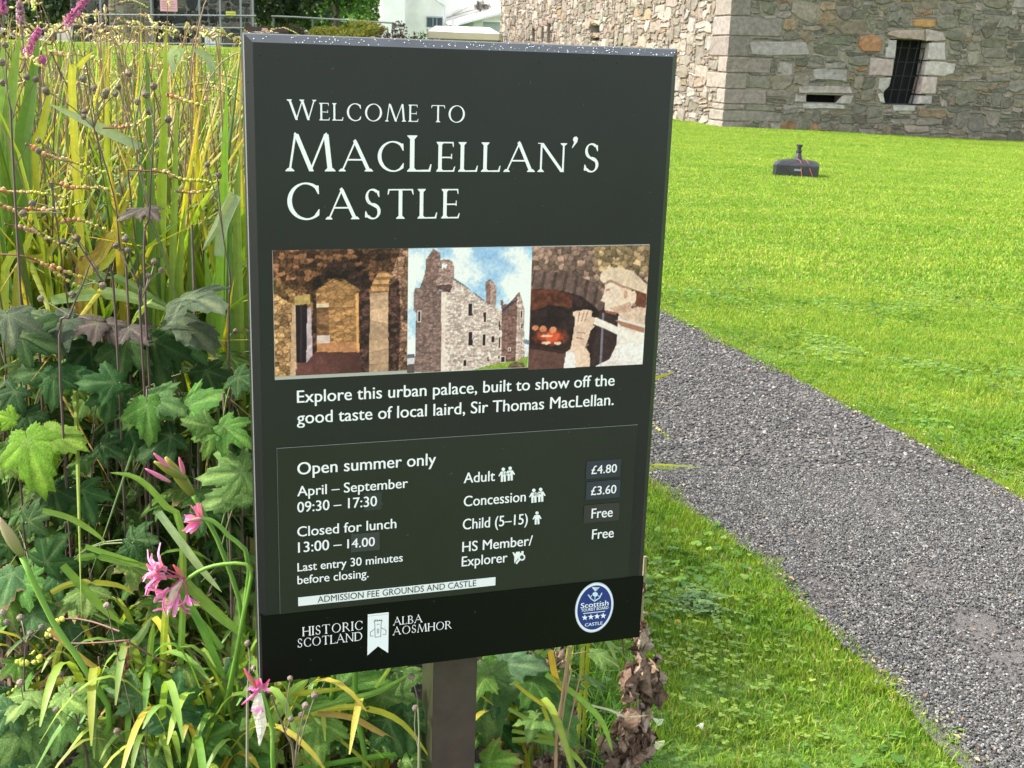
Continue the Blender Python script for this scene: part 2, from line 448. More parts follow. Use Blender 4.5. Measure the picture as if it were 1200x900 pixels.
# individual blades that fill the verges right up to the path
vg = MB(); r = random.Random(33)
for EP in (PATH_R, PATH_L):
    for _ in range(17000):
        s_ = 3 + 5.6 * r.random() ** .8; j = int(s_)
        if j + 1 >= len(EP): continue
        a = Vector((*EP[j], 0)).lerp(Vector((*EP[j + 1], 0)), s_ - j); y = a.y + r.gauss(0, .03)
        x = a.x + (1 if EP is PATH_R else -1) * (abs(r.gauss(0, .09)) - .015 + .02 * nz(y * 5, 3)); x += .05 * nz(x * 3, y * 3, 5) * -1
        if x / y > .5 or y < 2.3: continue
        z = ground_z(x, y); h_ = r.uniform(.012, .034); an = r.uniform(0, 6.28); l_ = h_ * r.uniform(.1, .8); pa = r.uniform(0, 6.28); w_ = .0016; c = jc(r.choice(GREENS), .22, r)
        if r.random() < .09: c = jc((.34, .27, .12), .2, r)
        wx, wy = math.cos(pa) * w_, math.sin(pa) * w_; dx, dy = math.cos(an) * l_, math.sin(an) * l_; i = len(vg.v)
        vg.v += [(x - wx, y - wy, z), (x + wx, y + wy, z), (x + wx * .7 + dx * .4, y + wy * .7 + dy * .4, z + h_ * .65), (x - wx * .7 + dx * .4, y - wy * .7 + dy * .4, z + h_ * .65), (x + dx, y + dy, z + h_)]
        vg.c += [(c[0] * .75, c[1] * .75, c[2] * .75)] * 2 + [c] * 3; vg.f += [(i, i + 1, i + 2, i + 3), (i + 3, i + 2, i + 4)]
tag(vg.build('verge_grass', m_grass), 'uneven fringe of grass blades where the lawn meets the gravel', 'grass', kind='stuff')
# ---- gravel
m, t, n, l, b = newmat('gravel_chip'); m_grav = m
oi = n.new('ShaderNodeObjectInfo'); cr = n.new('ShaderNodeValToRGB')
els = [(0.0, (0.03, 0.0288, 0.0272)), (0.35, (0.06, 0.058, 0.0545)), (0.65, (0.10, 0.097, 0.091)), (0.88, (0.165, 0.159, 0.149)), (0.975, (0.30, 0.29, 0.27)), (1.0, (0.22, 0.15, 0.09))]
cr.color_ramp.elements[0].position = 0; cr.color_ramp.elements[1].position = 1
setc(cr.color_ramp.elements[0], els[0][1]) if False else None
cr.color_ramp.elements[0].color = (*els[0][1], 1); cr.color_ramp.elements[1].color = (*els[-1][1], 1)
for p_, c_ in els[1:-1]:
    e_ = cr.color_ramp.elements.new(p_); e_.color = (*c_, 1)
l.new(oi.outputs['Random'], cr.inputs[0]); l.new(cr.outputs[0], b.inputs['Base Color']); b.inputs['Roughness'].default_value = 0.75
pebs = []
for k in range(4):
    mb = MB(); mb.ball((0, 0, 0), 1, (0.2, 0.2, 0.2), sq=0.6, seg=5, rings=3, jit=0.28)
    pebs.append(bpy.data.objects.new('gravel_chip', mb.mesh('gravel_chip', m_grav)))
bald = [(G(a, b_).x, G(a, b_).y, c, d) for a, b_, c, d in ((1160, 750, .11, .16), (1140, 730, .06, .1), (1085, 685, .07, .14), (940, 630, .05, .12), (960, 695, .06, .10), (1030, 600, .06, .2), (1195, 790, .1, .1))]
def gravel(n_, y0, y1, r0, r1):
    P_, R_, S_ = [], [], []
    while len(P_) < n_:
        y = rng.uniform(y0, y1); x = rng.uniform(-1.0, 2.6)
        if not inpoly(x + 0.03 * nz(x * 6, y * 6), y, PATHP):
            if rng.random() > 0.02 or not inpoly(x + rng.uniform(-.07, .07), y, PATHP): continue
        if x / y > 0.5: continue
        if any(((x - a) / c) ** 2 + ((y - b_) / d) ** 2 < 1 and rng.random() < .75 for a, b_, c, d in bald): continue
        s_ = rng.uniform(r0, r1) * (1.5 if rng.random() < .08 else 1)
        P_.append((x, y, ground_z(x, y) + 0.0145 + rng.uniform(0, .004))); R_.append([rng.uniform(-.5, .5), rng.uniform(-.5, .5), rng.uniform(0, 6.28)])
        S_.append((s_ * rng.uniform(1, 1.5), s_, s_))
    return P_, R_, S_
a1 = gravel(62000, 2.2, 4.6, .0020, .0044); a2 = gravel(44000, 4.6, 9.5, .0030, .0066)
scatter('path_gravel', pebs, a1[0] + a2[0], a1[1] + a2[1], a1[2] + a2[2], label='loose dark grey chippings covering the curving path', cat='gravel')

# litter and small leaves on the verges
m_litter = colmat('litter', rough=0.8, trans=0.15, grain=0.2, gscale=200)
mb = MB()
for _ in range(420):
    side = rng.random() < .55
    L_ = PATH_R if side else PATH_L
    s_ = rng.uniform(3, 8.4); j = int(s_); a = Vector((*L_[j], 0)).lerp(Vector((*L_[j + 1], 0)), s_ - j)
    x = a.x + rng.gauss(0, .05); y = a.y + rng.gauss(0, .05); z = ground_z(x, y) + rng.uniform(.02, .03); r_ = rng.uniform(.003, .011)
    an = rng.uniform(0, 6.28); c = jc(rng.choice([(.30, .19, .09), (.42, .33, .16), (.22, .12, .06), (.3, .3, .1)]), .2)
    dx, dy = math.cos(an) * r_, math.sin(an) * r_
    mb.poly([(x - dx, y - dy, z), (x + dy * .5, y - dx * .5, z + r_ * .5), (x + dx, y + dy, z + .002), (x - dy * .5, y + dx * .5, z + r_ * .2)], c)
mb.build('leaf_litter', m_litter, kind='stuff', label='scattered dry leaf scraps along the path edges', cat='leaf litter')
# ================================================================ CASTLE
CORNER = Vector((5.16, 31.31, 0))
WR = Vector((0.99, 0.141, 0)).normalized(); WL = Vector((-0.24, 0.97, 0)).normalized()
NR = Vector((WR.y, -WR.x, 0)); NL = Vector((-WL.y, WL.x, 0))   # outward normals
class Wall:
    def __init__(s, o, u, n): s.o, s.u, s.n = Vector(o), Vector(u), Vector(n)
    def W(s, u, v, d): return s.o + s.u * u + s.n * d + Vector((0, 0, v))
    def uv(s, px, py):
        d = Vector(ray(px, py)); c = Vector((0, 0, CAMH)); t = (s.o - c).dot(s.n) / d.dot(s.n); p = c + d * t
        return ((p - s.o).dot(s.u), p.z)
castle = thing('castle', CORNER, 'ruined rubble stone castle at the back of the lawn with a barred window', 'castle')
wallR = Wall(CORNER, WR, NR); wallL = Wall(CORNER, WL, NL)
m_mortar = colmat('mortar', rough=0.95, grain=0.3, gscale=18, bump=0.8, bscale=30)
m_stone = colmat('stone', rough=0.88, grain=0.33, gscale=9, bump=0.9, bscale=22)
m_stone.node_tree.nodes['Principled BSDF'].inputs['Specular IOR Level'].default_value = 0.25
def stone_poly(mb, wall, pts, prot, col, r, base=-0.03, rough=0.012):
    """one stone from its outline in wall coordinates"""
    n = len(pts); cu = sum(p[0] for p in pts) / n; cv = sum(p[1] for p in pts) / n
    i0 = len(mb.v); tu, tv = r.uniform(-.03, .03), r.uniform(-.05, .03)
    for (k, ins, d) in ((0, 1.0, base), (1, 1.0, prot * 0.45), (2, 0.86, prot)):
        for p in pts:
            du, dv = p[0] - cu, p[1] - cv
            ii = ins
            if k == 2:
                sz = max(abs(du), abs(dv), 1e-3); ii = 1 - min(0.14, 0.028 / sz) - r.uniform(0, .02)
            dd = d + (0 if k == 0 else r.uniform(-rough, rough) + (tu * du + tv * dv if k == 2 else 0))
            cc = col if k == 2 else (col[0] * .92, col[1] * .92, col[2] * .92)
            mb.vert(wall.W(cu + du * ii, cv + dv * ii, dd), cc)
    for k in range(2):
        for j in range(n):
            a = i0 + k * n + j; b_ = i0 + k * n + (j + 1) % n
            mb.f.append((a, b_, b_ + n, a + n))
    c_ = mb.vert(wall.W(cu, cv, prot + r.uniform(-rough, rough) * 1.2), col)
    for j in range(n): mb.f.append((i0 + 2 * n + j, i0 + 2 * n + (j + 1) % n, c_))
def rect_outline(u0, v0, u1, v1, r, gap, warp, chamf=0.25, jit=0.12):
    w_, h_ = u1 - u0, v1 - v0; c = min(w_, h_) * chamf
    pts = [(u0 + c * r.uniform(.2, 1.2), v0), ((u0 + u1) / 2 + r.uniform(-.1, .1) * w_, v0), (u1 - c * r.uniform(.2, 1.2), v0),
           (u1, v0 + c * r.uniform(.2, 1.2)), (u1, v1 - c * r.uniform(.2, 1.2)), (u1 - c * r.uniform(.2, 1.3), v1),
           ((u0 + u1) / 2 + r.uniform(-.15, .15) * w_, v1), (u0 + c * r.uniform(.2, 1.3), v1), (u0, v1 - c * r.uniform(.2, 1.2)), (u0, v0 + c * r.uniform(.2, 1.2))]
    cu, cv = (u0 + u1) / 2, (v0 + v1) / 2; out = []
    for (u, v) in pts:
        u = cu + (u - cu) * (1 - gap / w_); v = cv + (v - cv) * (1 - gap / h_)
        u += r.uniform(-jit, jit) * min(h_, w_) * .5; v += r.uniform(-jit, jit) * h_ * .5
        u += warp * nz(u * 2.1, v * 2.1, 1.7); v += warp * nz(u * 1.7, v * 2.3, 9.1)
        out.append((u, v))
    return out
def pack(L, H, cell, blocked, r, sizes):
    nx, ny = int(L / cell), int(H / cell); occ = np.zeros((ny, nx), bool)
    for (a, b_, c_, d) in blocked:
        occ[max(0, int(round(b_ / cell))):max(0, int(round(d / cell))), max(0, int(round(a / cell))):max(0, int(round(c_ / cell)))] = True
    out = []
    for j in range(ny):
        for i in range(nx):
            if occ[j, i]: continue
            h_, w_ = r.choice(sizes)(r)
            w2 = 0
            while w2 < w_ and i + w2 < nx and not occ[j, i + w2]: w2 += 1
            if w2 < w_ * .5 or w2 < 3: h_ = min(h_, max(1, int(w2 * 1.3)))
            h2 = 0
            while h2 < h_ and j + h2 < ny and not occ[j + h2, i:i + w2].any(): h2 += 1
            occ[j:j + h2, i:i + w2] = True
            out.append((i * cell, j * cell, (i + w2) * cell, (j + h2) * cell))
    return out
SZ = [lambda r: (r.randint(1, 2), r.randint(4, 10)), lambda r: (1, r.randint(3, 8)), lambda r: (r.randint(2, 3), r.randint(5, 12)), lambda r: (r.randint(3, 5), r.randint(6, 13)),
      lambda r: (r.randint(3, 6), r.randint(4, 9)), lambda r: (2, r.randint(4, 10)), lambda r: (r.randint(1, 3), r.randint(3, 6)), lambda r: (r.randint(5, 7), r.randint(7, 15))]
PAL_R = [(.165, .148, .115), (.205, .178, .138), (.125, .112, .088), (.24, .205, .16), (.155, .146, .106), (.215, .17, .12), (.185, .165, .132), (.26, .215, .175), (.14, .128, .098), (.19, .17, .135)]
PAL_L = [(.205, .172, .138), (.235, .195, .158), (.16, .138, .11), (.27, .235, .195), (.18, .158, .126), (.225, .18, .142), (.285, .25, .21), (.215, .165, .135)]
def rubble(wall, name_wall, L, H, holes, pal, quoins, named, seed, surround, extra_block):
    r = random.Random(seed)
    backing = MB()
    us = sorted(set([0, L] + [a for h_ in holes for a in (h_[0], h_[2])])); vs = sorted(set([-0.5, H] + [a for h_ in holes for a in (h_[1], h_[3])]))
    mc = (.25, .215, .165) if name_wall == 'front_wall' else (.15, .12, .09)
    us2 = []
    for a, b_ in zip(us, us[1:]): us2 += list(np.linspace(a, b_, max(2, int((b_ - a) / 1.5) + 1)))[:-1]
    us2.append(us[-1])
    for a, b_ in zip(us2, us2[1:]):
        for c_, d in zip(vs, vs[1:]):
            mu, mv = (a + b_) / 2, (c_ + d) / 2
            if any(h_[0] < mu < h_[2] and h_[1] < mv < h_[3] for h_ in holes): continue
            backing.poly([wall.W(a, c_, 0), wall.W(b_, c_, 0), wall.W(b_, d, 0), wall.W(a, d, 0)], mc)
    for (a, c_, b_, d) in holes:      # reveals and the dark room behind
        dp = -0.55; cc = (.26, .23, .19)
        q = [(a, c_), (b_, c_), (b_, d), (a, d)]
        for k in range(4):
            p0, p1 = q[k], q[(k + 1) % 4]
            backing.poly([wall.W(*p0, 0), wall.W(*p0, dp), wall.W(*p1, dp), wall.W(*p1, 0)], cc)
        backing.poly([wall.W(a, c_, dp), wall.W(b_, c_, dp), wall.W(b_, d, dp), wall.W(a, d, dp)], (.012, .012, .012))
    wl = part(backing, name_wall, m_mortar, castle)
    # thickness at the back
    blocked = [h_ for h_ in holes] + extra_block
    sts = [(a, b_ - .24, c_, d - .24) for a, b_, c_, d in pack(L, H + .24, 0.06, [(q[0], q[1] + .24, q[2], q[3] + .24) for q in blocked], r, SZ)]
    pp = sts
    return wl, pp, r
def project(p):
    """photo position of a world point"""
    d = np.array(p) - np.array([0, 0, CAMH])
    # world x, y, z components back to camera axes
    v = XW * d[0] + YW * d[1] + (-DOWN) * d[2]
    return 600 + F * v[0] / v[2], 450 + F * v[1] / v[2]
def pick_col(pal, r, big):
    x = r.random()
    if x < (0.03 if pal is PAL_R else 0.0): c = (.25, .145, .08)
    elif x < 0.06: c = (.23, .17, .11)
    elif x < 0.12: c = (.27, .225, .195)
    else: c = r.choice(pal)
    return jc(c, .14, r)

# openings of the right wall
def wr(px, py): return wallR.uv(px, py)
wtl, wtr, wbr, wbl = wr(1051.5, 46.5), wr(1090.5, 48), wr(1072.5, 122.4), wr(1036.5, 121.5)
hole_w = (min(wtl[0], wbl[0]) - .05, min(wbl[1], wbr[1]) - .02, max(wtr[0], wbr[0]) + .05, max(wtl[1], wtr[1]) + .02)
stl, sbr = wr(945, 110.5), wr(987, 121)
hole_s = (stl[0], sbr[1], sbr[0], stl[1])
LENR, LENL, HW = 17.0, 26.0, 5.4
def P_rect(x0, y0, x1, y1): a = wr(x0, y0); b_ = wr(x1, y1); return (a[0], b_[1], b_[0], a[1])
# dressed stones measured round the two openings, outlines in photo positions
SUR = [([(1039, 38), (1053, 35), (1083, 35), (1083, 47), (1052, 45), (1040, 41)], (.36, .27, .22)),
       ([(1084, 34), (1094, 35), (1105, 38), (1108, 47), (1096, 49), (1085, 48)], (.38, .31, .27)),
       ([(1038, 46), (1050.5, 47), (1048, 69), (1036, 68)], (.36, .33, .30)),
       ([(1019, 67.5), (1047.5, 69.5), (1045, 89.5), (1018, 89)], (.37, .29, .26)),
       ([(1030, 92), (1044, 90.5), (1041, 102), (1034, 109), (1029, 104)], (.35, .32, .28)),
       ([(1028, 110), (1034, 110), (1036.5, 121), (1031, 120)], (.42, .39, .35)),
       ([(1089, 50), (1107.5, 50), (1108, 71), (1086, 70)], (.44, .39, .35)),
       ([(1085.5, 72), (1106, 72.5), (1119, 75), (1117, 86), (1106, 90), (1083, 88)], (.44, .39, .35)),
       ([(1082.5, 89.5), (1098, 90.5), (1096, 111), (1077.5, 110)], (.42, .34, .30)),
       ([(1077, 112), (1092, 112.5), (1091, 122), (1073.5, 122)], (.36, .32, .30)),
       ([(1046, 123.5), (1073, 124), (1072, 130), (1047, 130)], (.40, .38, .34)),
       ([(935.5, 100.5), (997, 101.5), (999, 109.5), (936, 109)], (.34, .29, .26)),
       ([(932, 111), (944.5, 111), (944.5, 119.5), (931, 119)], (.32, .28, .25)),
       ([(988, 112), (1000, 112), (996, 122), (979, 121)], (.36, .32, .28)),
       ([(940, 121.5), (978, 122), (990, 124), (989, 127.5), (941, 127)], (.38, .36, .33)),
       ([(1008, 43), (1023, 40), (1034, 47), (1031, 61), (1012, 61), (1005, 54)], (.33, .17, .09)),
       ([(1069, 24), (1078, 22), (1097, 24), (1095, 32), (1072, 31)], (.40, .22, .09)),
       ([(951, 82), (957, 80), (992, 82), (992, 95), (955, 93)], (.31, .28, .26)),
       ([(877, 49), (945, 49.5), (949, 64), (882, 65.5)], (.32, .28, .26))]
surr = []; blocks = [hole_w, hole_s]
for poly_, c in SUR:
    q = [wr(*p) for p in poly_]; surr.append((q, c))
    blocks.append((min(p[0] for p in q), min(p[1] for p in q), max(p[0] for p in q), max(p[1] for p in q)))
# quoins: heights read down the corner, alternately long and short on each face
qy = [150, 142, 129, 121.5, 104, 85, 66, 41.5, 18, -6, -30, -55, -80, -110]
qv = [wallR.uv(850, y)[1] for y in qy]
qlen = [(.55, .95), (1.55, .9), (.55, .75), (1.1, .5), (.55, 1.25), (1.15, .55), (.55, 1.2), (1.35, 1.1), (.5, 1.0), (1.2, .6), (.6, 1.2), (1.2, .6), (.6, 1.1)]
qb_R = [(0, qv[i] if i else -.3, qlen[i][0], qv[i + 1]) for i in range(len(qy) - 1)]
qb_L = [(0, qv[i] if i else -.3, qlen[i][1], qv[i + 1]) for i in range(len(qy) - 1)]
# openings of the left wall
def wl_(px, py): return wallL.uv(px, py)
holesL = []
for (x0, y0, x1, y1) in ((692, 29, 704.5, 38.5), (692, 44, 703, 48), (641, 27.5, 646.5, 50), (634.5, 32, 638, 49), (623.5, 32, 627.5, 49)):
    a = wl_(x0, y1); b_ = wl_(x1, y0); holesL.append((min(a[0], b_[0]), a[1], max(a[0], b_[0]), b_[1]))
mb_all = []
ptsR = rubble(wallR, 'front_wall', LENR, HW, [hole_w, hole_s], PAL_R, None, None, 3, None, blocks[2:] + qb_R)
ptsL = rubble(wallL, 'side_wall', LENL, HW, holesL, PAL_L, None, None, 4, None, qb_L)
cands = []
for wall, (wobj, sts, r), pal, sd in ((wallR, ptsR, PAL_R, 0), (wallL, ptsL, PAL_L, 1)):
    for s_ in sts:
        w_, h_ = s_[2] - s_[0], s_[3] - s_[1]
        q = [project(wall.W(u, v, 0)) for u, v in ((s_[0], s_[1]), (s_[2], s_[3]))]
        cx, cy = (q[0][0] + q[1][0]) / 2, (q[0][1] + q[1][1]) / 2
        area = abs(q[1][0] - q[0][0]) * abs(q[1][1] - q[0][1])
        vis = 0 < cx < 1200 and 0 < cy < 170 and not (cx < 794 and cy > 55)
        out = rect_outline(*s_, r, 0.026 if h_ > .1 else .016, 0.085, chamf=.34, jit=.3)
        col = pick_col(pal, r, h_ > .2)
        cands.append((area if vis else 0, wall, wobj, out, r.uniform(.015, .05), col, r))
cands.sort(key=lambda a: -a[0])
NST = 262
rest = {}
for k, (area, wall, wobj, out, prot, col, r) in enumerate(cands):
    if k < NST:
        mb = MB(); stone_poly(mb, wall, out, prot, col, r); part(mb, 'stone', m_stone, wobj)
    else:
        mb = rest.setdefault(wobj.name, (MB(), wobj))[0]; stone_poly(mb, wall, out, prot, col, r)
for mb, wobj in rest.values(): part(mb, 'rubble_stones', m_stone, wobj, kind='stuff')
rq = random.Random(8)
for q, c in surr:
    # resample outline a little
    mb = MB(); cu = sum(p[0] for p in q) / len(q); cv = sum(p[1] for p in q) / len(q)
    if sum((q[i][0] * q[(i + 1) % len(q)][1] - q[(i + 1) % len(q)][0] * q[i][1]) for i in range(len(q))) < 0: q = q[::-1]
    pts = []
    for i in range(len(q)):
        a, b_ = q[i], q[(i + 1) % len(q)]; pts += [a, ((a[0] + b_[0]) / 2 + rq.uniform(-.012, .012), (a[1] + b_[1]) / 2 + rq.uniform(-.012, .012))]
    stone_poly(mb, wallR, pts, .045, c, rq, base=-.45 if abs(cu - (hole_w[0] + hole_w[2]) / 2) < 1.0 and q[0][1] < 3 and cv > hole_w[1] else -.03, rough=.008)
    part(mb, 'dressed_stone', m_stone, ptsR[0])
for i in range(len(qy) - 1):        # each quoin is one block that turns the corner
    v0, v1 = qv[i] + .012, qv[i + 1] - .012
    if i == 0: v0 = -.25
    a, b_ = qlen[i][0] - .02, qlen[i][1] - .02
    c = jc((.235, .20, .172) if rq.random() < .7 else (.19, .165, .14), .1, rq); mb = MB(); pr = .035
    w2 = .02
    prof = [(-b_, 0), (-b_ + w2, pr), (-b_ * .5, pr + rq.uniform(0, .015)), (0, pr), (0, 0), (a * .5, 0), (a - w2, 0), (a, 0)]
    def cpt(s_, d, v):
        # s<0 runs along the side wall, s>0 along the front wall
        if s_ <= 0: return CORNER + WL * (-s_) + NL * d + NR * (pr if s_ == 0 else 0) + Vector((0, 0, v))
        return CORNER + WR * s_ + NR * d + Vector((0, 0, v))
    seq = [(-b_, -.03), (-b_, pr * .5), (-b_ + w2, pr), (-b_ * .66, pr + .008), (-b_ * .33, pr - .006), (0.0, pr), (a * .33, pr + .006), (a * .66, pr - .006), (a - w2, pr), (a, pr * .5), (a, -.03)]
    rowsv = [v0, v0 + .02, (v0 * 2 + v1) / 3, (v0 + 2 * v1) / 3, v1 - .02, v1]
    for k, v in enumerate(rowsv):
        for (s_, d) in seq:
            dd = d - (.02 if k in (0, 5) else 0) + rq.uniform(-.006, .006)
            mb.vert(cpt(s_, dd, v + rq.uniform(-.005, .005)), c)
    n_ = len(seq)
    for k in range(5):
        for j in range(n_ - 1):
            q = k * n_ + j; mb.f.append((q, q + 1, q + 1 + n_, q + n_))
    mb.f.append(tuple(range(n_))[::-1]); mb.f.append(tuple(range(5 * n_, 6 * n_)))
    part(mb, 'quoin_stone', m_stone, castle)
# iron grille in the window
m_iron = flat('iron', (.018, .018, .02), .55, grain=.4)
gr = MB(); fr = [wtl, wtr, wbr, wbl]
for k in range(4):
    a, b_ = fr[k], fr[(k + 1) % 4]; gr.tube([wallR.W(*a, -.22), wallR.W(*b_, -.22)], .014, (.03, .03, .03))
grille = part(gr, 'window_grille', m_iron, castle)
def bl(a, b_, t): return (a[0] + (b_[0] - a[0]) * t, a[1] + (b_[1] - a[1]) * t)
for t in (.27, .52, .77):
    mb = MB(); mb.tube([wallR.W(*bl(wtl, wtr, t), -.22), wallR.W(*bl(wbl, wbr, t), -.22)], .013, (.03, .03, .03)); part(mb, 'bar', m_iron, grille)
for t in (.12, .34, .56, .78):
    mb = MB(); mb.tube([wallR.W(*bl(wtl, wbl, t), -.235), wallR.W(*bl(wtr, wbr, t), -.235)], .013, (.03, .03, .03)); part(mb, 'bar', m_iron, grille)
# wall top, and a far return wall so the building closes
mb = MB(); T = .9
for w_, L_ in ((wallR, LENR), (wallL, LENL)):
    mb.poly([w_.W(0, HW, 0), w_.W(L_, HW, 0), w_.W(L_, HW, -T), w_.W(0, HW, -T)], (.3, .27, .22))
    mb.poly([w_.W(L_, -.5, 0), w_.W(L_, HW, 0), w_.W(L_, HW, -T), w_.W(L_, -.5, -T)], (.3, .27, .22))
    mb.poly([w_.W(T, -.5, -T), w_.W(L_, -.5, -T), w_.W(L_, HW - .004, -T), w_.W(T, HW - .004, -T)], (.2, .18, .15))
part(mb, 'wall_head', m_mortar, castle)

# ================================================================ floodlight on the lawn
b0 = G(932, 207)
lit = thing('lawn_floodlight', b0, 'low black box light with a short nozzle and red cables sitting on the lawn', 'floodlight')
m_blk = flat('black_plastic', (.02, .021, .023), .38, grain=.3, gscale=12)
m_red = flat('red_cable', (.30, .08, .05), .5)
rz = Matrix.Rotation(R(-14), 3, 'Z')
def LW(x, y, z): return b0 + rz @ Vector((x, y, z))
mb = MB(); hw, hd = .33, .2
prof = [(1.0, -.03, 1.0), (1.0, .165, 1.0), (.985, .185, .97), (.80, .225, .7), (.35, .25, .4)]
for (sx, z, sy) in prof:
    for (x, y) in ((-1, -.6), (-.84, -1), (.93, -1), (1, -.8), (1, .8), (.93, 1), (-.84, 1), (-1, .6)):
        mb.vert(LW(x * hw * sx, y * hd * sy, z + .005), (.02, .02, .02))
for k in range(4):
    for j in range(8):
        a = k * 8 + j; b_ = k * 8 + (j + 1) % 8; mb.f.append((a, b_, b_ + 8, a + 8))
mb.f.append(tuple(range(32, 40)))
part(mb, 'housing', m_blk, lit)
mb = MB(); mb.tube([LW(.02, 0, z) for z in (.25, .30, .345, .36, .385, .39, .43, .435, .47)], [.062, .05, .036, .043, .043, .03, .03, .046, .046], (.02, .02, .02), n=12)
part(mb, 'nozzle', m_blk, lit, smooth=False)
mb = MB(); mb.bx(-.5, .5, -.5, .5, -.5, .5, (.3, .3, .3)); mb2 = MB()
mb2.box(LW(-.02, -.203, .1), rz @ Vector((.1, 0, 0)), rz @ Vector((0, -.004, 0)), (0, 0, .03), (.2, .2, .2))
part(mb2, 'badge', flat('badge_grey', (.18, .19, .2), .4), lit)
for x0, x1 in ((.06, .1), (.16, .26)):
    mb = MB(); mb.tube(spline([LW(x0 - .05, -.08, .262), LW(x0, -.15, .235), LW((x0 + x1) / 2, -.21, .12), LW(x1, -.23, .02)], 9), .0045, (.5, .1, .05)); part(mb, 'cable', m_red, lit)

# ================================================================ BACKGROUND, left to right
m_leafbg = colmat('distant_foliage', rough=0.6, trans=0.3, rand=0.0)
m_bark = colmat('bark', rough=0.9, grain=.3)
m_white = colmat('render', rough=.8, grain=.10, gscale=1.2)
m_metal = flat('railing_metal', (.22, .23, .24), .45, metal=.4)
def crown(mb, c, rx, ry, rz_, n, size, pal, r, lobes=9):
    cl = [(Vector((r.gauss(0, .5) * rx, r.gauss(0, .5) * ry, r.gauss(0, .45) * rz_)), r.uniform(.3, .55)) for _ in range(lobes)] + [(Vector((0, 0, 0)), .6)]
    for _ in range(n):
        o_, s_ = r.choice(cl); d = Vector((r.gauss(0, 1), r.gauss(0, 1), r.gauss(0, 1))).normalized() * r.uniform(.55, 1.05)
        p = Vector(c) + o_ + Vector((d.x * rx, d.y * ry, d.z * rz_)) * s_
        a = Vector((r.gauss(0, 1), r.gauss(0, 1), r.gauss(0, 1))).normalized() * size * r.uniform(.6, 1.3); b_ = a.orthogonal().normalized() * a.length * r.uniform(.4, .8)
        b_ = Matrix.Rotation(r.uniform(0, 6.28), 3, a.normalized()) @ b_
        mb.poly([p - a / 2, p + b_ / 2, p + a / 2, p - b_ / 2], jc(r.choice(pal), .2, r))
def plant_bg(name, px, y_top, Y, halfw_px, pal, label, cat, n=3500, size=.16, trunk=True, seed=1, zb=None):
    r = random.Random(seed); base = P(px, 50, Y); zb = ground_z(base.x, base.y) if zb is None else zb; base.z = zb
    ztop = P(px, y_top, Y).z; rx = halfw_px / F * Y; h_ = ztop - zb
    t_ = thing(name, base, label, cat)
    if trunk:
        mb = MB(); mb.tube([base + Vector((0, 0, -.2)), base + Vector((.1, 0, h_ * .3)), base + Vector((-.1, .1, h_ * .6))], [.22, .17, .08], (.09, .07, .05), n=7)
        for k in range(4): 
            a = k * 1.6; mb.tube([base + Vector((0, 0, h_ * (.25 + .07 * k))), base + Vector((math.cos(a) * rx * .5, math.sin(a) * rx * .5, h_ * .65))], [.09, .03], (.09, .07, .05))
        part(mb, 'trunk', m_bark, t_)
        mb = MB(); crown(mb, base + Vector((0, 0, h_ * .58)), rx, rx, h_ * .45, n, size, pal, r, 14)
    else:
        mb = MB()
        for k in range(5): mb.tube([base, base + Vector((r.uniform(-.6, .6) * rx, r.uniform(-.3, .3) * rx, h_ * .7))], [.03, .01], (.09, .07, .05))
        part(mb, 'stems', m_bark, t_)
        mb = MB(); crown(mb, base + Vector((0, 0, h_ * .5)), rx, rx * .6, h_ * .5, n, size, pal, r, 10)
    part(mb, 'crown' if trunk else 'foliage', m_leafbg, t_)
TG = [(.06, .15, .02), (.10, .24, .03), (.045, .10, .018), (.16, .32, .045)]
DG = [(.03, .055, .02), (.045, .08, .025), (.02, .04, .015), (.06, .10, .03)]
plant_bg('broadleaf_tree', 60, -120, 50, 75, DG, 'dark tree behind the flower bed at the far left', 'tree', n=6000, size=.3, seed=2)
plant_bg('broadleaf_tree', 262, -110, 52, 55, DG, 'dark green tree above the railings left of the sign', 'tree', n=6000, size=.28, seed=3)
plant_bg('broadleaf_tree', 330, -90, 56, 48, DG + [(.07, .09, .03)], 'dull green tree directly above the sign\'s top left corner', 'tree', n=6500, size=.26, seed=4)
plant_bg('broadleaf_tree', 392, -95, 60, 34, TG, 'fresh green tree just left of the white house', 'tree', n=7500, size=.26, seed=5)
plant_bg('broadleaf_tree', 425, -70, 72, 15, TG, 'bright green tree touching the left end of the white house', 'tree', n=6500, size=.26, seed=6)
plant_bg('broadleaf_tree', 330, -60, 80, 100, TG, 'tall green tree filling the gap behind the other trees', 'tree', n=14000, size=.45, seed=61)
plant_bg('shrub', 405, 25, 46, 48, [(.36, .36, .04), (.26, .30, .035), (.42, .38, .06)], 'yellow green bush under the thin rail behind the sign', 'shrub', n=6000, size=.12, trunk=False, seed=7)
plant_bg('shrub', 464, 18, 44, 26, [(.11, .065, .035), (.15, .09, .045), (.07, .05, .03)], 'rounded rusty brown bush in front of the white house', 'shrub', n=3000, size=.09, trunk=False, seed=8)
plant_bg('shrub', 496, 28, 47, 18, TG, 'small green bush between the brown bush and the canopy', 'shrub', n=2000, size=.1, trunk=False, seed=9)
plant_bg('shrub', 345, 26, 44, 24, [(.10, .08, .05), (.08, .09, .04), (.13, .09, .06)], 'dull brown green bush behind the sign\'s top edge', 'shrub', n=2600, size=.1, trunk=False, seed=10)
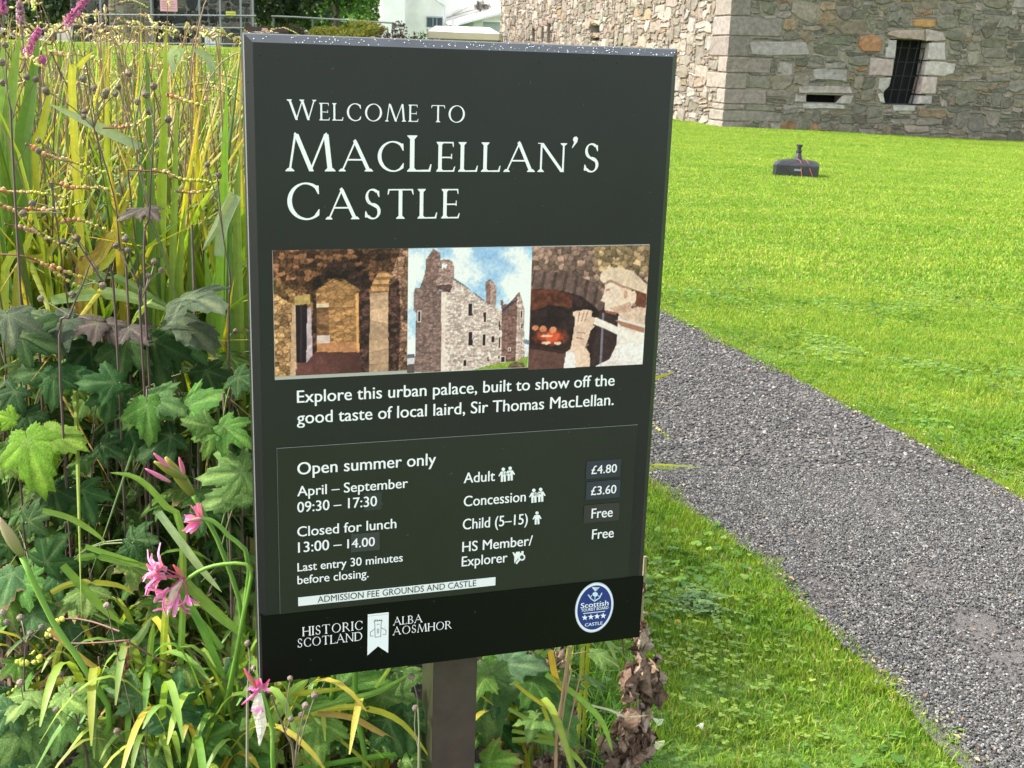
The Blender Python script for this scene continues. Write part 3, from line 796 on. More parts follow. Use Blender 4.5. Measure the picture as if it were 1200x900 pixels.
# dark stone building with a paler pier
bb = P(170, 50, 43); bb.z = 1.4
bld = thing('stone_building', bb, 'dark old stone building behind the railings at the top left', 'building')
bw = Wall(P(85, 50, 43) * 1.0, Vector((1, .02, 0)).normalized(), Vector((.02, -1, 0)).normalized()); bw.o.z = 1.2
def simple_wall(name, wall, L, H, pal, mort, seed, x0=0, off=0):
    mb = MB(); a, b_ = x0, x0 + L
    mb.poly([wall.W(a, -.5, off), wall.W(b_, -.5, off), wall.W(b_, H, off), wall.W(a, H, off)], mort)
    mb.poly([wall.W(a, -.5, off - .5), wall.W(b_, -.5, off - .5), wall.W(b_, H, off - .5), wall.W(a, H, off - .5)], mort)
    mb.poly([wall.W(b_, -.5, off - .5), wall.W(b_, -.5, off), wall.W(b_, H, off), wall.W(b_, H, off - .5)], mort)
    mb.poly([wall.W(a, -.5, off - .5), wall.W(a, -.5, off), wall.W(a, H, off), wall.W(a, H, off - .5)], mort)
    mb.poly([wall.W(a, H, off - .5), wall.W(b_, H, off - .5), wall.W(b_, H, off), wall.W(a, H, off)], mort)
    wo = part(mb, name, m_mortar, bld); r = random.Random(seed); mb = MB()
    w3 = Wall(wall.W(x0, 0, off), wall.u, wall.n)
    for s_ in pack(L, H, .08, [], r, [lambda r: (r.randint(2, 4), r.randint(4, 9)), lambda r: (r.randint(2, 6), r.randint(3, 8)), lambda r: (2, r.randint(3, 6))]):
        stone_poly(mb, w3, rect_outline(*s_, r, .035, .05, .3, .25), r.uniform(.02, .05), jc(r.choice(pal), .25, r), r)
    part(mb, 'wall_stones', m_stone, wo, kind='stuff')
simple_wall('wall', bw, 6.2, 4.6, [(.035, .035, .035), (.05, .045, .04), (.025, .025, .027), (.08, .075, .065)], (.15, .14, .12), 31, x0=0)
simple_wall('pale_pier', bw, 1.45, 4.6, [(.16, .13, .09), (.12, .10, .075), (.2, .165, .12)], (.22, .19, .14), 32, x0=1.42, off=.35)
mb = MB(); mb.box(bw.W(-1, 4.6, .5), bw.u * 8.4, bw.n * -4.6, Vector((0, 0, 2.0)), (.06, .06, .065)); part(mb, 'roof', m_mortar, bld)
# railing
m_rl = m_metal
fence = thing('railing', P(230, 56, 34), 'thin grey metal railing in front of the dark stone building', 'railing')
for px in (120, 179, 235, 259, 283, 297):
    a = P(px, 50, 34); gz = ground_z(a.x, a.y); mb = MB(); top = P(px, -12, 34).z
    mb.box((a.x - .022, a.y - .022, gz - .1), (.045, 0, 0), (0, .045, 0), (0, 0, top - gz + .1), (.2, .2, .2)); part(mb, 'post', m_rl, fence)
for y0, y1 in ((17, 18.5), (30.5, 33), (50, 52)):
    a = P(100, y0, 33.97); b_ = P(300, y1, 33.97); mb = MB(); mb.tube([a, b_], .02, (.2, .2, .2), n=6); part(mb, 'rail', m_rl, fence)
nb = thing('pink_notice', P(198, 6, 33.9), 'pale pink rectangular notice fixed to the railing', 'notice')
a = P(188, 13, 33.9); b_ = P(207.5, 0, 33.9); mb = MB(); mb.bx(a.x, b_.x, a.y - .01, a.y + .01, a.z, b_.z + .02, (.62, .34, .36)); part(mb, 'board', m_white, nb)
mb = MB()
for k in range(4):
    z = a.z + (b_.z - a.z) * (.2 + .2 * k); mb.bx(a.x + .05, b_.x - .05 - .04 * (k % 2), a.y - .013, a.y - .0105, z, z + .018, (.45, .18, .22))
part(mb, 'print', m_white, nb)
a = P(265, 18, 33.9); b_ = P(276, 13.5, 33.9); mb = MB(); mb.bx(a.x, b_.x, a.y - .01, a.y + .01, a.z, b_.z, (.5, .5, .08)); mb.bx(a.x + .02, b_.x - .02, a.y - .013, a.y - .0105, (a.z + b_.z) / 2 - .008, (a.z + b_.z) / 2 + .008, (.2, .2, .05))
tag(mb.build('yellow_tag', m_white), 'small yellow tag hanging on the railing left of the sign', 'tag')
pn = thing('information_board', P(249, 56, 35), 'small white and grey information board standing behind the railings', 'board')
a = P(240.5, 54, 35); b_ = P(258, 34, 35); gz = ground_z(a.x, a.y)
mb = MB(); mb.bx(a.x, b_.x, a.y - .02, a.y + .02, a.z, b_.z, (.62, .66, .68)); part(mb, 'panel', m_white, pn)
mb = MB(); rb_ = random.Random(3)
for k in range(12):
    x = rb_.uniform(a.x + .03, b_.x - .12); z = rb_.uniform(a.z + .04, b_.z - .1); mb.bx(x, x + rb_.uniform(.04, .1), a.y - .024 - .0005 * k, a.y - .0205, z, z + rb_.uniform(.02, .08), rb_.choice([(.2, .22, .24), (.4, .42, .44), (.85, .85, .85)]))
part(mb, 'print', m_white, pn)
for x in (a.x + .03, b_.x - .05):
    mb = MB(); mb.bx(x, x + .03, a.y + .021, a.y + .05, gz - .1, a.z + .2, (.06, .06, .06)); part(mb, 'leg', m_metal, pn)
# bench behind the sign
be = thing('bench', P(312, 40, 29), 'dark brown wooden bench just above the sign\'s top left corner', 'bench')
bz = P(312, 40, 29); gz = ground_z(bz.x, bz.y); x0 = P(286, 36, 29).x; x1 = P(338, 36, 29).x; top = P(312, 31.5, 29).z
m_wood = colmat('dark_wood', rough=.7, grain=.3, gscale=15)
for k in range(3):
    mb = MB(); mb.bx(x0, x1, 29.0, 29.04, top - .13 * (k + 1) + .02, top - .13 * k, (.045, .022, .018)); part(mb, 'back_slat', m_wood, be)
mb = MB(); mb.bx(x0 + .42, x0 + .55, 28.985, 28.999, top - .09, top - .03, (.5, .3, .25)); part(mb, 'plaque', m_wood, be)
for k in range(3):
    mb = MB(); mb.bx(x0, x1, 28.55 + .14 * k, 28.67 + .14 * k, gz + .42, gz + .45, (.045, .022, .018)); part(mb, 'seat_slat', m_wood, be)
for x in (x0 + .05, x1 - .11):
    for y in (28.56, 29.05):
        mb = MB(); mb.bx(x, x + .06, y, y + .06, gz - .05, gz + .42 if y < 29 else top, (.04, .02, .016)); part(mb, 'leg', m_wood, be)
# thin rail behind
fr_ = thing('rail_fence', P(400, 50, 50), 'thin dark rail on posts below the green trees', 'fence')
for px in (366, 415, 460, 320):
    a = P(px, 24, 50); mb = MB(); mb.bx(a.x - .03, a.x + .03, 50, 50.06, .8, P(px, 20 + (px - 345) * .055, 50).z, (.2, .2, .2)); part(mb, 'post', m_metal, fr_)
mb = MB(); mb.tube([P(318, 19, 49.97), P(345, 20, 49.97), P(462, 27, 49.97)], .035, (.2, .2, .2), n=6); part(mb, 'rail', m_metal, fr_)
# white house
YH = 66
ho = thing('white_house', P(530, 60, YH), 'white rendered house with a lean to roof behind the sign', 'house')
def hb(x0, y0, x1, y1, name, col, d0=0.0, d1=.1, parent=ho, m_=m_white, bot=None):
    a = P(x0, y1, YH); b_ = P(x1, y0, YH); mb = MB(); mb.bx(a.x, b_.x, YH - d1, YH - d0, a.z if bot is None else bot, b_.z, col); return part(mb, name, m_, parent)
hb(448, -90, 612, 60, 'wall', (.84, .82, .76), -6, 0, bot=0.0)
hb(449, -60, 476, 58, 'wall_bay', (.88, .88, .86), 0.0, .5, bot=0.0)
win = hb(499.5, 20, 519, 31.5, 'window', (.08, .1, .12), 0, .03)
for x in (499.5, 507, 511.5, 518): hb(x, 20, x + 1, 31.5, 'frame', (.35, .4, .42), .03, .08, parent=win)
hb(499.5, 19.5, 519, 20.5, 'lintel', (.4, .45, .47), .03, .1, parent=win)
mb = MB(); mb.tube([P(520.5, 45, YH - .25), P(520.5, 7, YH - .25)], .055, (.6, .62, .63)); mb.tube([P(520.5, 7, YH - .25), P(508, -2, YH - .25)], .045, (.6, .62, .63)); part(mb, 'drain_pipe', m_white, ho, smooth=True)
mb = MB(); a, b_, c_, d = P(521, 25, YH - .1), P(588, 7.5, YH - .1), P(584, 11, YH - 1.6), P(537, 27, YH - 1.6)
mb.box(a, b_ - a, d - a, Vector((0, 0, -.12)), (.80, .80, .80)); part(mb, 'lean_to_roof', m_white, ho)
for k, (x0, y0, x1, y1) in enumerate(((523, 21, 560, 10), (530, 18, 549, 8))):
    mb = MB(); mb.tube([P(x0, y0, YH - .15), P(x1, y1, YH - .15)], .035, (.3, .28, .26)); part(mb, 'roof_trim', m_white, ho)
mb = MB(); rb_ = random.Random(5)
for k in range(40): mb.ball(P(565 + rb_.gauss(0, 4), 7 + rb_.gauss(0, 1.5), YH - .3), rb_.uniform(.05, .13), rb_.choice([(.12, .10, .09), (.3, .27, .22), (.05, .05, .05)]), jit=.3)
part(mb, 'nest', m_bark, ho, kind='stuff')
for x in (541, 549): hb(x, 25, x + 6.5, 31, 'side_window', (.35, .4, .44), 1.2, 1.3)
hb(530, 24, 566, 45, 'porch_wall', (.74, .72, .68), .3, 1.19)
hb(565, 27.5, 604, 43, 'garage_door', (.60, .65, .72), 0, .08); hb(566, 26.6, 605, 27.6, 'door_lintel', (.45, .48, .5), .0, .14)
hb(594, 19.5, 600, 22.5, 'air_vent', (.42, .36, .28), 0, .05)
# railings by the house
hr = thing('house_railing', P(595, 50, 55), 'short grey railing between the canopy and the castle wall', 'railing')
for k in range(9):
    a = P(584 + k * 2.4, 50, 55); mb = MB(); mb.bx(a.x - .02, a.x + .02, 55, 55.04, .4, P(590, 42.5, 55).z, (.3, .3, .3)); part(mb, 'post', m_metal, hr)
mb = MB(); mb.tube([P(584, 42.3, 54.96), P(605, 42.8, 54.96)], .03, (.3, .3, .3)); part(mb, 'rail', m_metal, hr)
# cream canopy
ca = thing('canopy', P(544, 60, 46), 'flat cream canopy roof with a beige valance behind the sign', 'canopy')
tl, tr_, bl_, br_ = P(511, 30.5, 47.5), P(574, 31, 47.5), P(502, 37, 45), P(585.5, 39.5, 45)
bb1, bb2 = P(511, 30.5, 50.5), P(574, 31, 50.5); zt = tl.z
mb = MB(); ze = P(544, 38, 45).z
o4 = [Vector((bl_.x, 45, ze)), Vector((br_.x, 45, ze)), Vector((br_.x, 51, ze)), Vector((bl_.x, 51, ze))]
i4 = [Vector((tl.x, 47, zt)), Vector((tr_.x, 47, zt)), Vector((tr_.x, 49, zt)), Vector((tl.x, 49, zt))]
for k in range(4): mb.poly([o4[k], o4[(k + 1) % 4], i4[(k + 1) % 4], i4[k]], (.78, .76, .70))
mb.poly(i4, (.78, .76, .70)); part(mb, 'roof_cloth', m_white, ca)
hv = .235
for k in range(4):
    mb = MB(); a, b_ = o4[k], o4[(k + 1) % 4]; n_ = (b_ - a).cross(Vector((0, 0, 1))).normalized() * .02
    mb.box(a + n_ * 1.1 + Vector((0, 0, -hv)), b_ - a, n_, Vector((0, 0, hv)), (.50, .43, .31)); part(mb, 'valance', m_white, ca)
for (x, y) in ((bl_.x + .15, 45.15), (br_.x - .15, 45.15), (br_.x - .15, 50.8), (bl_.x + .15, 50.8)):
    mb = MB(); mb.bx(x - .04, x + .04, y - .04, y + .04, .3, ze - .02, (.3, .28, .24)); part(mb, 'post', m_white, ca)
# ================================================================ THE SIGN
SX = Vector((0.94996, 0.31236, 0)).normalized(); SN = Vector((SX.y, -SX.x, 0)); SZ_ = Vector((0, 0, 1))
SO = Vector((-0.415, 1.839, 1.619)); SW, SH = 0.7055, 1.0708
def S(u, v, d): return SO + SX * u - SZ_ * v + SN * d
FD = 0.012
def buv(px, py, d=FD):
    """photo position to sign coordinates (metres right, metres down) on the sign's face"""
    r = Vector(ray(px, py)); c = Vector((0, 0, CAMH)); o = SO + SN * d
    t = (o - c).dot(SN) / r.dot(SN); q = c + r * t - o
    return q.dot(SX), -q.z
sb = SO + SX * SW / 2 - SN * .045; sb.z = 0
sign = thing('welcome_sign', sb, 'tall dark grey castle welcome sign with white lettering on a brown post', 'sign')
m_sign = flat('sign_paint', (.0135, .0128, .0150), .36, spec=.42, grain=.10, gscale=7)
m_frame = flat('frame_paint', (.06, .065, .072), .3, spec=.6, grain=.12, gscale=30)
m_edge = flat('edge_highlight', (.2, .2, .2), .45, metal=.3)  # pale chamfer colour stands in for sunlight caught along the edge
m_side = flat('shaded_side_paint', (.005, .0054, .006), .45, spec=.3, grain=.12, gscale=30)  # same case as the frame; sides darkened in colour to look shaded
m_band = flat('band_vinyl', (.0022, .0020, .0030), .35, spec=.2)
m_print = colmat('print', rough=.55, spec=.3)
bw_ = .013
def quadS(mb, u0, v0, u1, v1, d, col, shear=0): mb.poly([S(u0, v1, d), S(u1, v1, d), S(u1, v0, d), S(u0, v0, d)], col)
mb = MB(); th = .044
o = [(0, 0), (SW, 0), (SW, SH), (0, SH)]; i_ = [(bw_, bw_), (SW - bw_, bw_), (SW - bw_, SH - bw_), (bw_, SH - bw_)]
e = .0015; oo = [(e, e), (SW - e, e), (SW - e, SH - e), (e, SH - e)]
ringv = [[S(u, v, -th) for u, v in oo], [S(u, v, -.0015) for u, v in o], [S(u, v, 0.0) for u, v in oo], [S(u, v, FD) for u, v in i_]]
for a, b_ in zip(ringv, ringv[1:]):
    for k in range(4):
        k2 = (k + 1) % 4; mb.poly([a[k], b_[k], b_[k2], a[k2]], (.03, .03, .03))
mb.poly([ringv[0][k] for k in (0, 1, 2, 3)], (.03, .03, .03))
case = part(mb, 'case', [m_frame, m_side, m_edge], sign)
for pq_ in case.data.polygons:
    if abs(pq_.normal.z) < .3 and abs(pq_.normal.dot(SN)) < .95: pq_.material_index = 1
    if 4 <= pq_.index < 8 and (pq_.normal.dot(SX) < -.3 or pq_.normal.z > .3): pq_.material_index = 2
bl0 = buv(302.5, 722)[1]; bl1 = buv(748, 675)[1]; bandv = (bl0 + bl1) / 2
mb = MB(); quadS(mb, bw_, bw_, SW - bw_, bandv, FD, (.02, .02, .02)); part(mb, 'front_panel', m_sign, sign)
mb = MB(); quadS(mb, .004, bandv, SW - .004, SH - .006, FD + .0009, (.005, .005, .005))
mb.poly([S(.004, SH - .006, 0.002), S(SW - .004, SH - .006, 0.002), S(SW - .004, SH - .006, FD + .0009), S(.004, SH - .006, FD + .0009)], (.005,) * 3)
mb.poly([S(.004, bandv, 0.002), S(.004, SH - .006, 0.002), S(.004, SH - .006, FD + .0009), S(.004, bandv, FD + .0009)], (.005,) * 3)
part(mb, 'black_band', m_band, sign)
# information plate with its thin edge
pa = buv(324.5, 525.5); pb = buv(747, 497.5); m_plate = flat('plate_paint', (.0125, .0125, .0120), .4, grain=.12, gscale=9)
mb = MB(); mb.box(S(pa[0], bandv - .0006, FD + .0002), SX * (pb[0] - pa[0]), SZ_ * (bandv - .0006 - (pa[1] + pb[1]) / 2), SN * .0011, (.02, .02, .02)); plate = part(mb, 'information_plate', m_plate, sign)
PD = FD + .0014
mb = MB(); vtop = (pa[1] + pb[1]) / 2; mb.box(S(pa[0], vtop, PD - .0001), SX * (pb[0] - pa[0]), SZ_ * .0007, SN * .0003, (.25, .25, .24)); mb.box(S(pa[0] - .0006, bandv - .001, FD + .0002), SX * .0006, SZ_ * (bandv - vtop), SN * .0012, (.13, .14, .13)); part(mb, 'plate_edge', m_print, sign)
# post
m_post = colmat('post_paint', rough=.5, grain=.18, gscale=30)
mb = MB(); pc = buv(532, 800, -.02); pu0, pu1 = buv(507, 860, -.052)[0], buv(557, 860, -.052)[0]
a = S(pu0, SH, -.052); a.z = -.3
mb.box(a, SX * (pu1 - pu0), -SN * (pu1 - pu0) * 1.0, SZ_ * (SO.z - .15 + .3), (.066, .046, .037))
for k in (0, 2, 4, 6): mb.c[k] = (.066, .046, .037)
pp_ = part(mb, 'post', m_post, sign)
al = MB(); a2 = a - SX * .0008; al.box(a2, SX * .0006, -SN * (pu1 - pu0), SZ_ * (SO.z - .2 + .3), (.03, .032, .014)); part(al, 'shade_film', m_post, pp_)  # shade on the post's left face, painted on as a dark greenish film

# ---- lettering: sans from the built-in face
def text_mesh(body, bold=0.0):
    cu = bpy.data.curves.new('lettering', 'FONT'); cu.body = body; cu.size = 1; cu.offset = bold; cu.resolution_u = 4
    ob = bpy.data.objects.new('lettering', cu); COL.objects.link(ob)
    dg = bpy.context.evaluated_depsgraph_get(); me = bpy.data.meshes.new_from_object(ob.evaluated_get(dg))
    v = np.zeros(len(me.vertices) * 3); me.vertices.foreach_get('co', v); v = v.reshape(-1, 3)
    fs = [tuple(p.vertices) for p in me.polygons]
    bpy.data.objects.remove(ob); bpy.data.curves.remove(cu); bpy.data.meshes.remove(me)
    return v, fs
_cap = text_mesh('H')[0][:, 1].max()
def sans(body, x0, yb0, yt0, x1, yb1, parent=None, bold=.022, d=PD + .0006, col=(.90, .86, .89), name='lettering', cap=None):
    v, fs = text_mesh(body, 0)
    nv = len(v); v = np.vstack([v, v + [bold, 0, 0]]) if bold else v; fs = fs + [tuple(i + nv for i in f_) for f_ in fs] if bold else fs
    a = buv(x0, yb0, d); t_ = buv(x0, yt0, d); b_ = buv(x1, yb1, d)
    sx = (b_[0] - a[0]) / (v[:, 0].max() - v[:, 0].min()); sy = (a[1] - t_[1]) / (cap or _cap); x_ = v[:, 0].min(); base = (a[1] + b_[1]) / 2
    slope = 0
    mb = MB()
    for i, p in enumerate(v): mb.vert(S(a[0] + (p[0] - x_) * sx, base - p[1] * sy, d + (.00008 if i >= nv else 0)), col)
    mb.f = fs
    return part(mb, name, m_print, parent or sign)
# ---- lettering: inscriptional capitals drawn here
def glyphs():
    T, H_ = .105, .045      # thick and thin strokes
    G_ = {}
    def stem(x, w=T, y0=0, y1=1): return [(x, y0), (x + w, y0), (x + w, y1), (x, y1)]
    def serif(x0, x1, y, up, ext=.07, h_=.028):
        a, b_ = x0 - ext, x1 + ext; s = 1 if up else -1     # foot serif (up) or head serif
        return [(a, y), (b_, y), (b_, y + s * h_ * .7), (x1 + .012, y + s * .085), (x0 - .012, y + s * .085), (a, y + s * h_ * .7)]
    def diag(xb, xt, w, y0=0, y1=1): return [(xb, y0), (xb + w, y0), (xt + w, y1), (xt, y1)]
    def arc(cx, cy, rx, ry, a0, a1, t0, t1, tilt=0.25, n=26):
        out, inn = [], []
        for k in range(n + 1):
            a = R(a0 + (a1 - a0) * k / n)
            th = t1 + (t0 - t1) * abs(math.cos(a - tilt)) ** 1.3
            ox, oy = cx + rx * math.cos(a), cy + ry * math.sin(a)
            nx_, ny_ = math.cos(a) / rx, math.sin(a) / ry; L_ = math.hypot(nx_, ny_)
            out.append((ox, oy)); inn.append((ox - nx_ / L_ * th, oy - ny_ / L_ * th))
        return ('strip', out, inn)
    G_['I'] = (T, [stem(0), serif(0, T, 0, True), serif(0, T, 1, False)])
    G_['L'] = (.53, [stem(0), serif(0, T, 1, False), serif(0, T, 0, True, .07), [(T, 0), (.53, 0), (.56, .20), (.53, .20), (.48, .055), (T, H_)]])
    G_['E'] = (.50, [stem(0), serif(0, T, 0, True, .06), serif(0, T, 1, False, .06), [(T, 0), (.50, 0), (.54, .17), (.51, .17), (.46, .05), (T, H_)],
                     [(T, 1), (.47, 1), (.48, .84), (.455, .84), (.43, .955), (T, 1 - H_)], [(T, .50), (.40, .50), (.40, .60), (.43, .60), (.43, .43), (.40, .43), (.40, .46), (T, .46)]])
    G_['T'] = (.78, [stem(.335), serif(.335, .335 + T, 0, True, .08), [(0, 1), (.78, 1), (.80, .82), (.775, .82), (.73, 1 - H_), (.05, 1 - H_), (.005, .82), (-.02, .82)]])
    G_['H'] = (.80, [stem(0), stem(.80 - T), serif(0, T, 0, True, .06), serif(0, T, 1, False, .06), serif(.80 - T, .80, 0, True, .06), serif(.80 - T, .80, 1, False, .06), [(T, .49), (.80 - T, .49), (.80 - T, .535), (T, .535)]])
    G_['O'] = (.98, [arc(.49, .5, .49, .515, 0, 360, T * 1.12, H_ * .9, tilt=-.15, n=40)])
    G_['C'] = (.80, [arc(.48, .5, .48, .515, 52, 312, T * 1.12, H_, tilt=.12, n=32), [(.765, .93), (.79, .93), (.80, .70), (.775, .70), (.70, .86)], [(.72, .05), (.80, .12), (.81, .28), (.79, .28), (.70, .13)]])
    G_['D'] = (.88, [stem(0), serif(0, T, 0, True, .06), serif(0, T, 1, False, .06), arc(.36, .5, .52, .5, -90, 90, T * 1.1, H_, n=24), [(T, 0), (.36, 0), (.36, H_), (T, H_)], [(T, 1 - H_), (.36, 1 - H_), (.36, 1), (T, 1)]])
    G_['N'] = (.86, [stem(.03, H_ * 1.1), stem(.86 - H_ * 1.1 - .03, H_ * 1.1), diag(.86 - .03 - T * 1.05, -.0, T * 1.15), serif(.03, .08, 0, True, .08), serif(.78, .83, 1, False, .08), [(-.06, 1), (.04, 1), (.04, .972), (-.06, .98)]])
    G_['A'] = (.90, [diag(0.0, .40, H_ * 1.2), diag(.90 - T * 1.15, .36, T * 1.15), serif(0.0, .05, 0, True, .075), serif(.79, .89, 0, True, .075), [(.18, .36), (.64, .36), (.62, .405), (.20, .405)], [(.36, .99), (.475, .99), (.42, 1.06)]])
    G_['M'] = (1.12, [diag(.02, .16, H_ * 1.2), diag(.52, .16, T * 1.1), diag(.53, .90, H_ * 1.2), diag(1.12 - T - .02, .90, T * 1.05), serif(.02, .07, 0, True, .08), serif(1.0, 1.10, 0, True, .08), [(.16, .99), (.25, .99), (.185, 1.05)], [(.90, .99), (.99, .99), (.955, 1.05)]])
    G_['W'] = (1.32, [diag(.36, .02, T * 1.1), diag(.37, .68, H_ * 1.2), diag(.93, .62, T * 1.1), diag(.95, 1.24, H_ * 1.2), serif(.02, .13, 1, False, .07), serif(1.25, 1.29, 1, False, .08), serif(.62, .73, 1, False, .06)])
    G_['S'] = (.52, [arc(.265, .735, .235, .28, 48, 262, T * .95, H_, tilt=.5, n=18), arc(.255, .26, .255, .275, -138, 92, T * 1.0, H_, tilt=.3, n=20), [(.425, .94), (.455, .94), (.465, .74), (.44, .74), (.38, .90)], [(.03, .26), (.055, .26), (.12, .10), (.06, .05), (.02, .06)],
                     [(.10, .60), (.42, .42), (.47, .30), (.36, .37), (.20, .47), (.06, .66)]])
    G_['R'] = (.74, [stem(0), serif(0, T, 0, True, .06), serif(0, T, 1, False, .06), arc(.30, .745, .27, .255, -90, 90, T * 1.05, H_, n=18), [(T, .49), (.30, .49), (.30, .49 + H_), (T, .49 + H_)], [(T, 1 - H_), (.30, 1 - H_), (.30, 1), (T, 1)], [(.26, .50), (.37, .52), (.74, .03), (.80, 0), (.66, -.01)]])
    G_['B'] = (.62, [stem(0), serif(0, T, 0, True, .06), serif(0, T, 1, False, .06), arc(.27, .76, .23, .24, -90, 90, T, H_, n=16), arc(.30, .265, .30, .265, -90, 90, T * 1.05, H_, n=16),
                     [(T, 0), (.30, 0), (.30, H_), (T, H_)], [(T, .50), (.30, .50), (.30, .54), (T, .54)], [(T, 1 - H_), (.27, 1 - H_), (.27, 1), (T, 1)]])
    G_["'"] = (.15, [[(.03, .93), (.05, 1.0), (.11, 1.03), (.16, .98), (.15, .88), (.03, .70), (.01, .70), (.07, .86)]])
    return G_
GL = glyphs()
def serif_line(body, x0, yb0, yt0, x1, yb1, small=.82, track=.13, space=.42, parent=None, heavy=0.0, d=FD + .0006, col=(.90, .86, .89), caps=()):
    """capital initials with small capitals; fitted between two photo positions"""
    items = []; x = 0
    for k, ch in enumerate(body):
        if ch == ' ': x += space; continue
        s_ = 1.0 if (k in caps or ch == "'") else small
        w_, prims = GL[ch]; items.append((x, s_, prims)); x += w_ * s_ + track * s_
        if ch in 'LA' and k + 1 < len(body) and body[k + 1] in "'T": x -= .03
    tot = x - track * small
    a = buv(x0, yb0, d); t_ = buv(x0, yt0, d); b_ = buv(x1, yb1, d); hh = a[1] - t_[1]; sx = (b_[0] - a[0]) / tot; base = (a[1] + b_[1]) / 2
    mb = MB(); q = 0
    for (ox, s_, prims) in items:
        for pr in prims:
            q += 1; dd = d + .00004 * (q % 9)
            f_ = lambda p: S(a[0] + (ox + p[0] * s_) * sx, base - p[1] * s_ * hh, dd)
            if pr[0] == 'strip':
                for k in range(len(pr[1]) - 1): mb.poly([f_(pr[1][k]), f_(pr[1][k + 1]), f_(pr[2][k + 1]), f_(pr[2][k])], col)
            else:
                pp_ = pr
                if heavy:
                    cx = sum(p[0] for p in pr) / len(pr); cy = sum(p[1] for p in pr) / len(pr)
                    pp_ = [(p[0] + (heavy if p[0] > cx else -heavy), p[1] + (heavy * .6 if p[1] > cy else -heavy * .6)) for p in pr]
                mb.poly([f_(p) for p in pp_], col)
    return part(mb, 'lettering', m_print, parent or sign)
serif_line('WELCOME TO', 337.5, 140, 116, 544.5, 144, small=.86, track=.24, space=.5, caps=(0,), heavy=.0)
serif_line("MACLELLAN'S", 337.5, 199.5, 156, 701, 202.5, small=.83, track=.215, caps=(0, 3), heavy=.006)
serif_line('CASTLE', 337, 256, 213, 537, 257, small=.83, track=.235, caps=(0,), heavy=.006)
sans('Explore this urban palace, built to show off the', 348, 471.3, 457, 720, 452.5, d=FD + .0006)
sans('good taste of local laird, Sir Thomas MacLellan.', 348, 496.8, 482.5, 719, 474.5, d=FD + .0006)
sans('Open summer only', 348.4, 555.1, 540.9, 511, 545.8)
sans('April – September', 348.4, 581, 569.4, 478, 572)
sans('09:30 – 17:30', 348.4, 600, 588, 441.8, 593.4)
sans('Closed for lunch', 348.4, 628.2, 616.6, 464.5, 619.6)
sans('13:00 –', 349.3, 647, 635, 400.5, 643.6)
sans('Last entry 30 minutes', 348.6, 668.9, 659.2, 472, 658.6)
sans('before closing.', 348.6, 684, 674.2, 432, 677.2)
sans('Adult', 543.3, 566, 554, 580, 563.6)
sans('Concession', 543.3, 592.9, 580.9, 616, 588.2)
sans('Child (5–15)', 542.2, 620, 607.8, 618.3, 614.5)
sans('HS Member/', 541.6, 645.6, 634, 624, 640)
sans('Explorer', 541, 663.3, 651.8, 594.5, 659.2)
sans('Free', 693.5, 631.6, 620.2, 719, 630)
def sticker(name, tl, tr_, br_, bl_, d, col, th_=.0005, edge=None):
    q = [buv(*p, d) for p in (tl, tr_, br_, bl_)]; u0 = (q[0][0] + q[3][0]) / 2; u1 = (q[1][0] + q[2][0]) / 2; v0 = (q[0][1] + q[1][1]) / 2; v1 = (q[2][1] + q[3][1]) / 2
    mb = MB(); mb.box(S(u0, v1, d - th_), SX * (u1 - u0), SZ_ * (v1 - v0), SN * th_, col)
    return part(mb, name, m_print, sign)
D2 = PD + .0012
st1 = sticker('price_sticker', (687, 540.7), (727.8, 537.8), (727, 558.2), (686.8, 561.6), D2, (.035, .038, .052))
sans('£4.80', 692.9, 555.6, 546, 722.7, 553.4, parent=st1, d=D2 + .0004)
st2 = sticker('price_sticker', (687, 565), (727, 562), (726.4, 582.7), (686.7, 586), D2, (.037, .041, .055))
sans('£3.60', 692.4, 580.4, 570.6, 722, 577.8, parent=st2, d=D2 + .0004)
st3 = sticker('price_sticker', (684.4, 591.8), (726, 589.3), (725.6, 610), (684.2, 613), D2, (.04, .037, .033))
sans('Free', 692.9, 607.3, 596, 717.8, 605.6, parent=st3, d=D2 + .0004)
st4 = sticker('time_sticker', (411.3, 625.8), (444.9, 623.5), (445, 644.4), (411.4, 647.4), D2, (.05, .05, .048))
sans('14.00', 407, 642.5, 632, 439.3, 639.8, parent=st4, d=D2 + .0004)
st5 = sticker('time_patch', (426.5, 578), (447, 576), (447.3, 596.5), (426.6, 599), PD + .0004, (.036, .041, .038), .0002)
st6 = sticker('admission_strip', (349.5, 701), (580.6, 675.7), (580.6, 684.9), (349.5, 711.5), D2, (.82, .82, .82))
sans('ADMISSION FEE GROUNDS AND CASTLE', 372.3, 706.8, 699.6, 558, 686.2, parent=st6, d=D2 + .0004, col=(.03, .03, .03), bold=0)
serif_line('HISTORIC', 355, 745.2, 734.6, 424.4, 738, small=1, track=.24, d=FD + .0016, heavy=.016)
serif_line('SCOTLAND', 349, 758.2, 748, 424.4, 750.9, small=1, track=.20, d=FD + .0016, heavy=.016)
serif_line('ALBA', 461.3, 732.6, 723.4, 494.6, 729.3, small=1, track=.18, d=FD + .0016, heavy=.016)
serif_line('AOSMHOR', 460.9, 744.3, 735, 528.9, 736.4, small=1, track=.20, d=FD + .0016, heavy=.016)
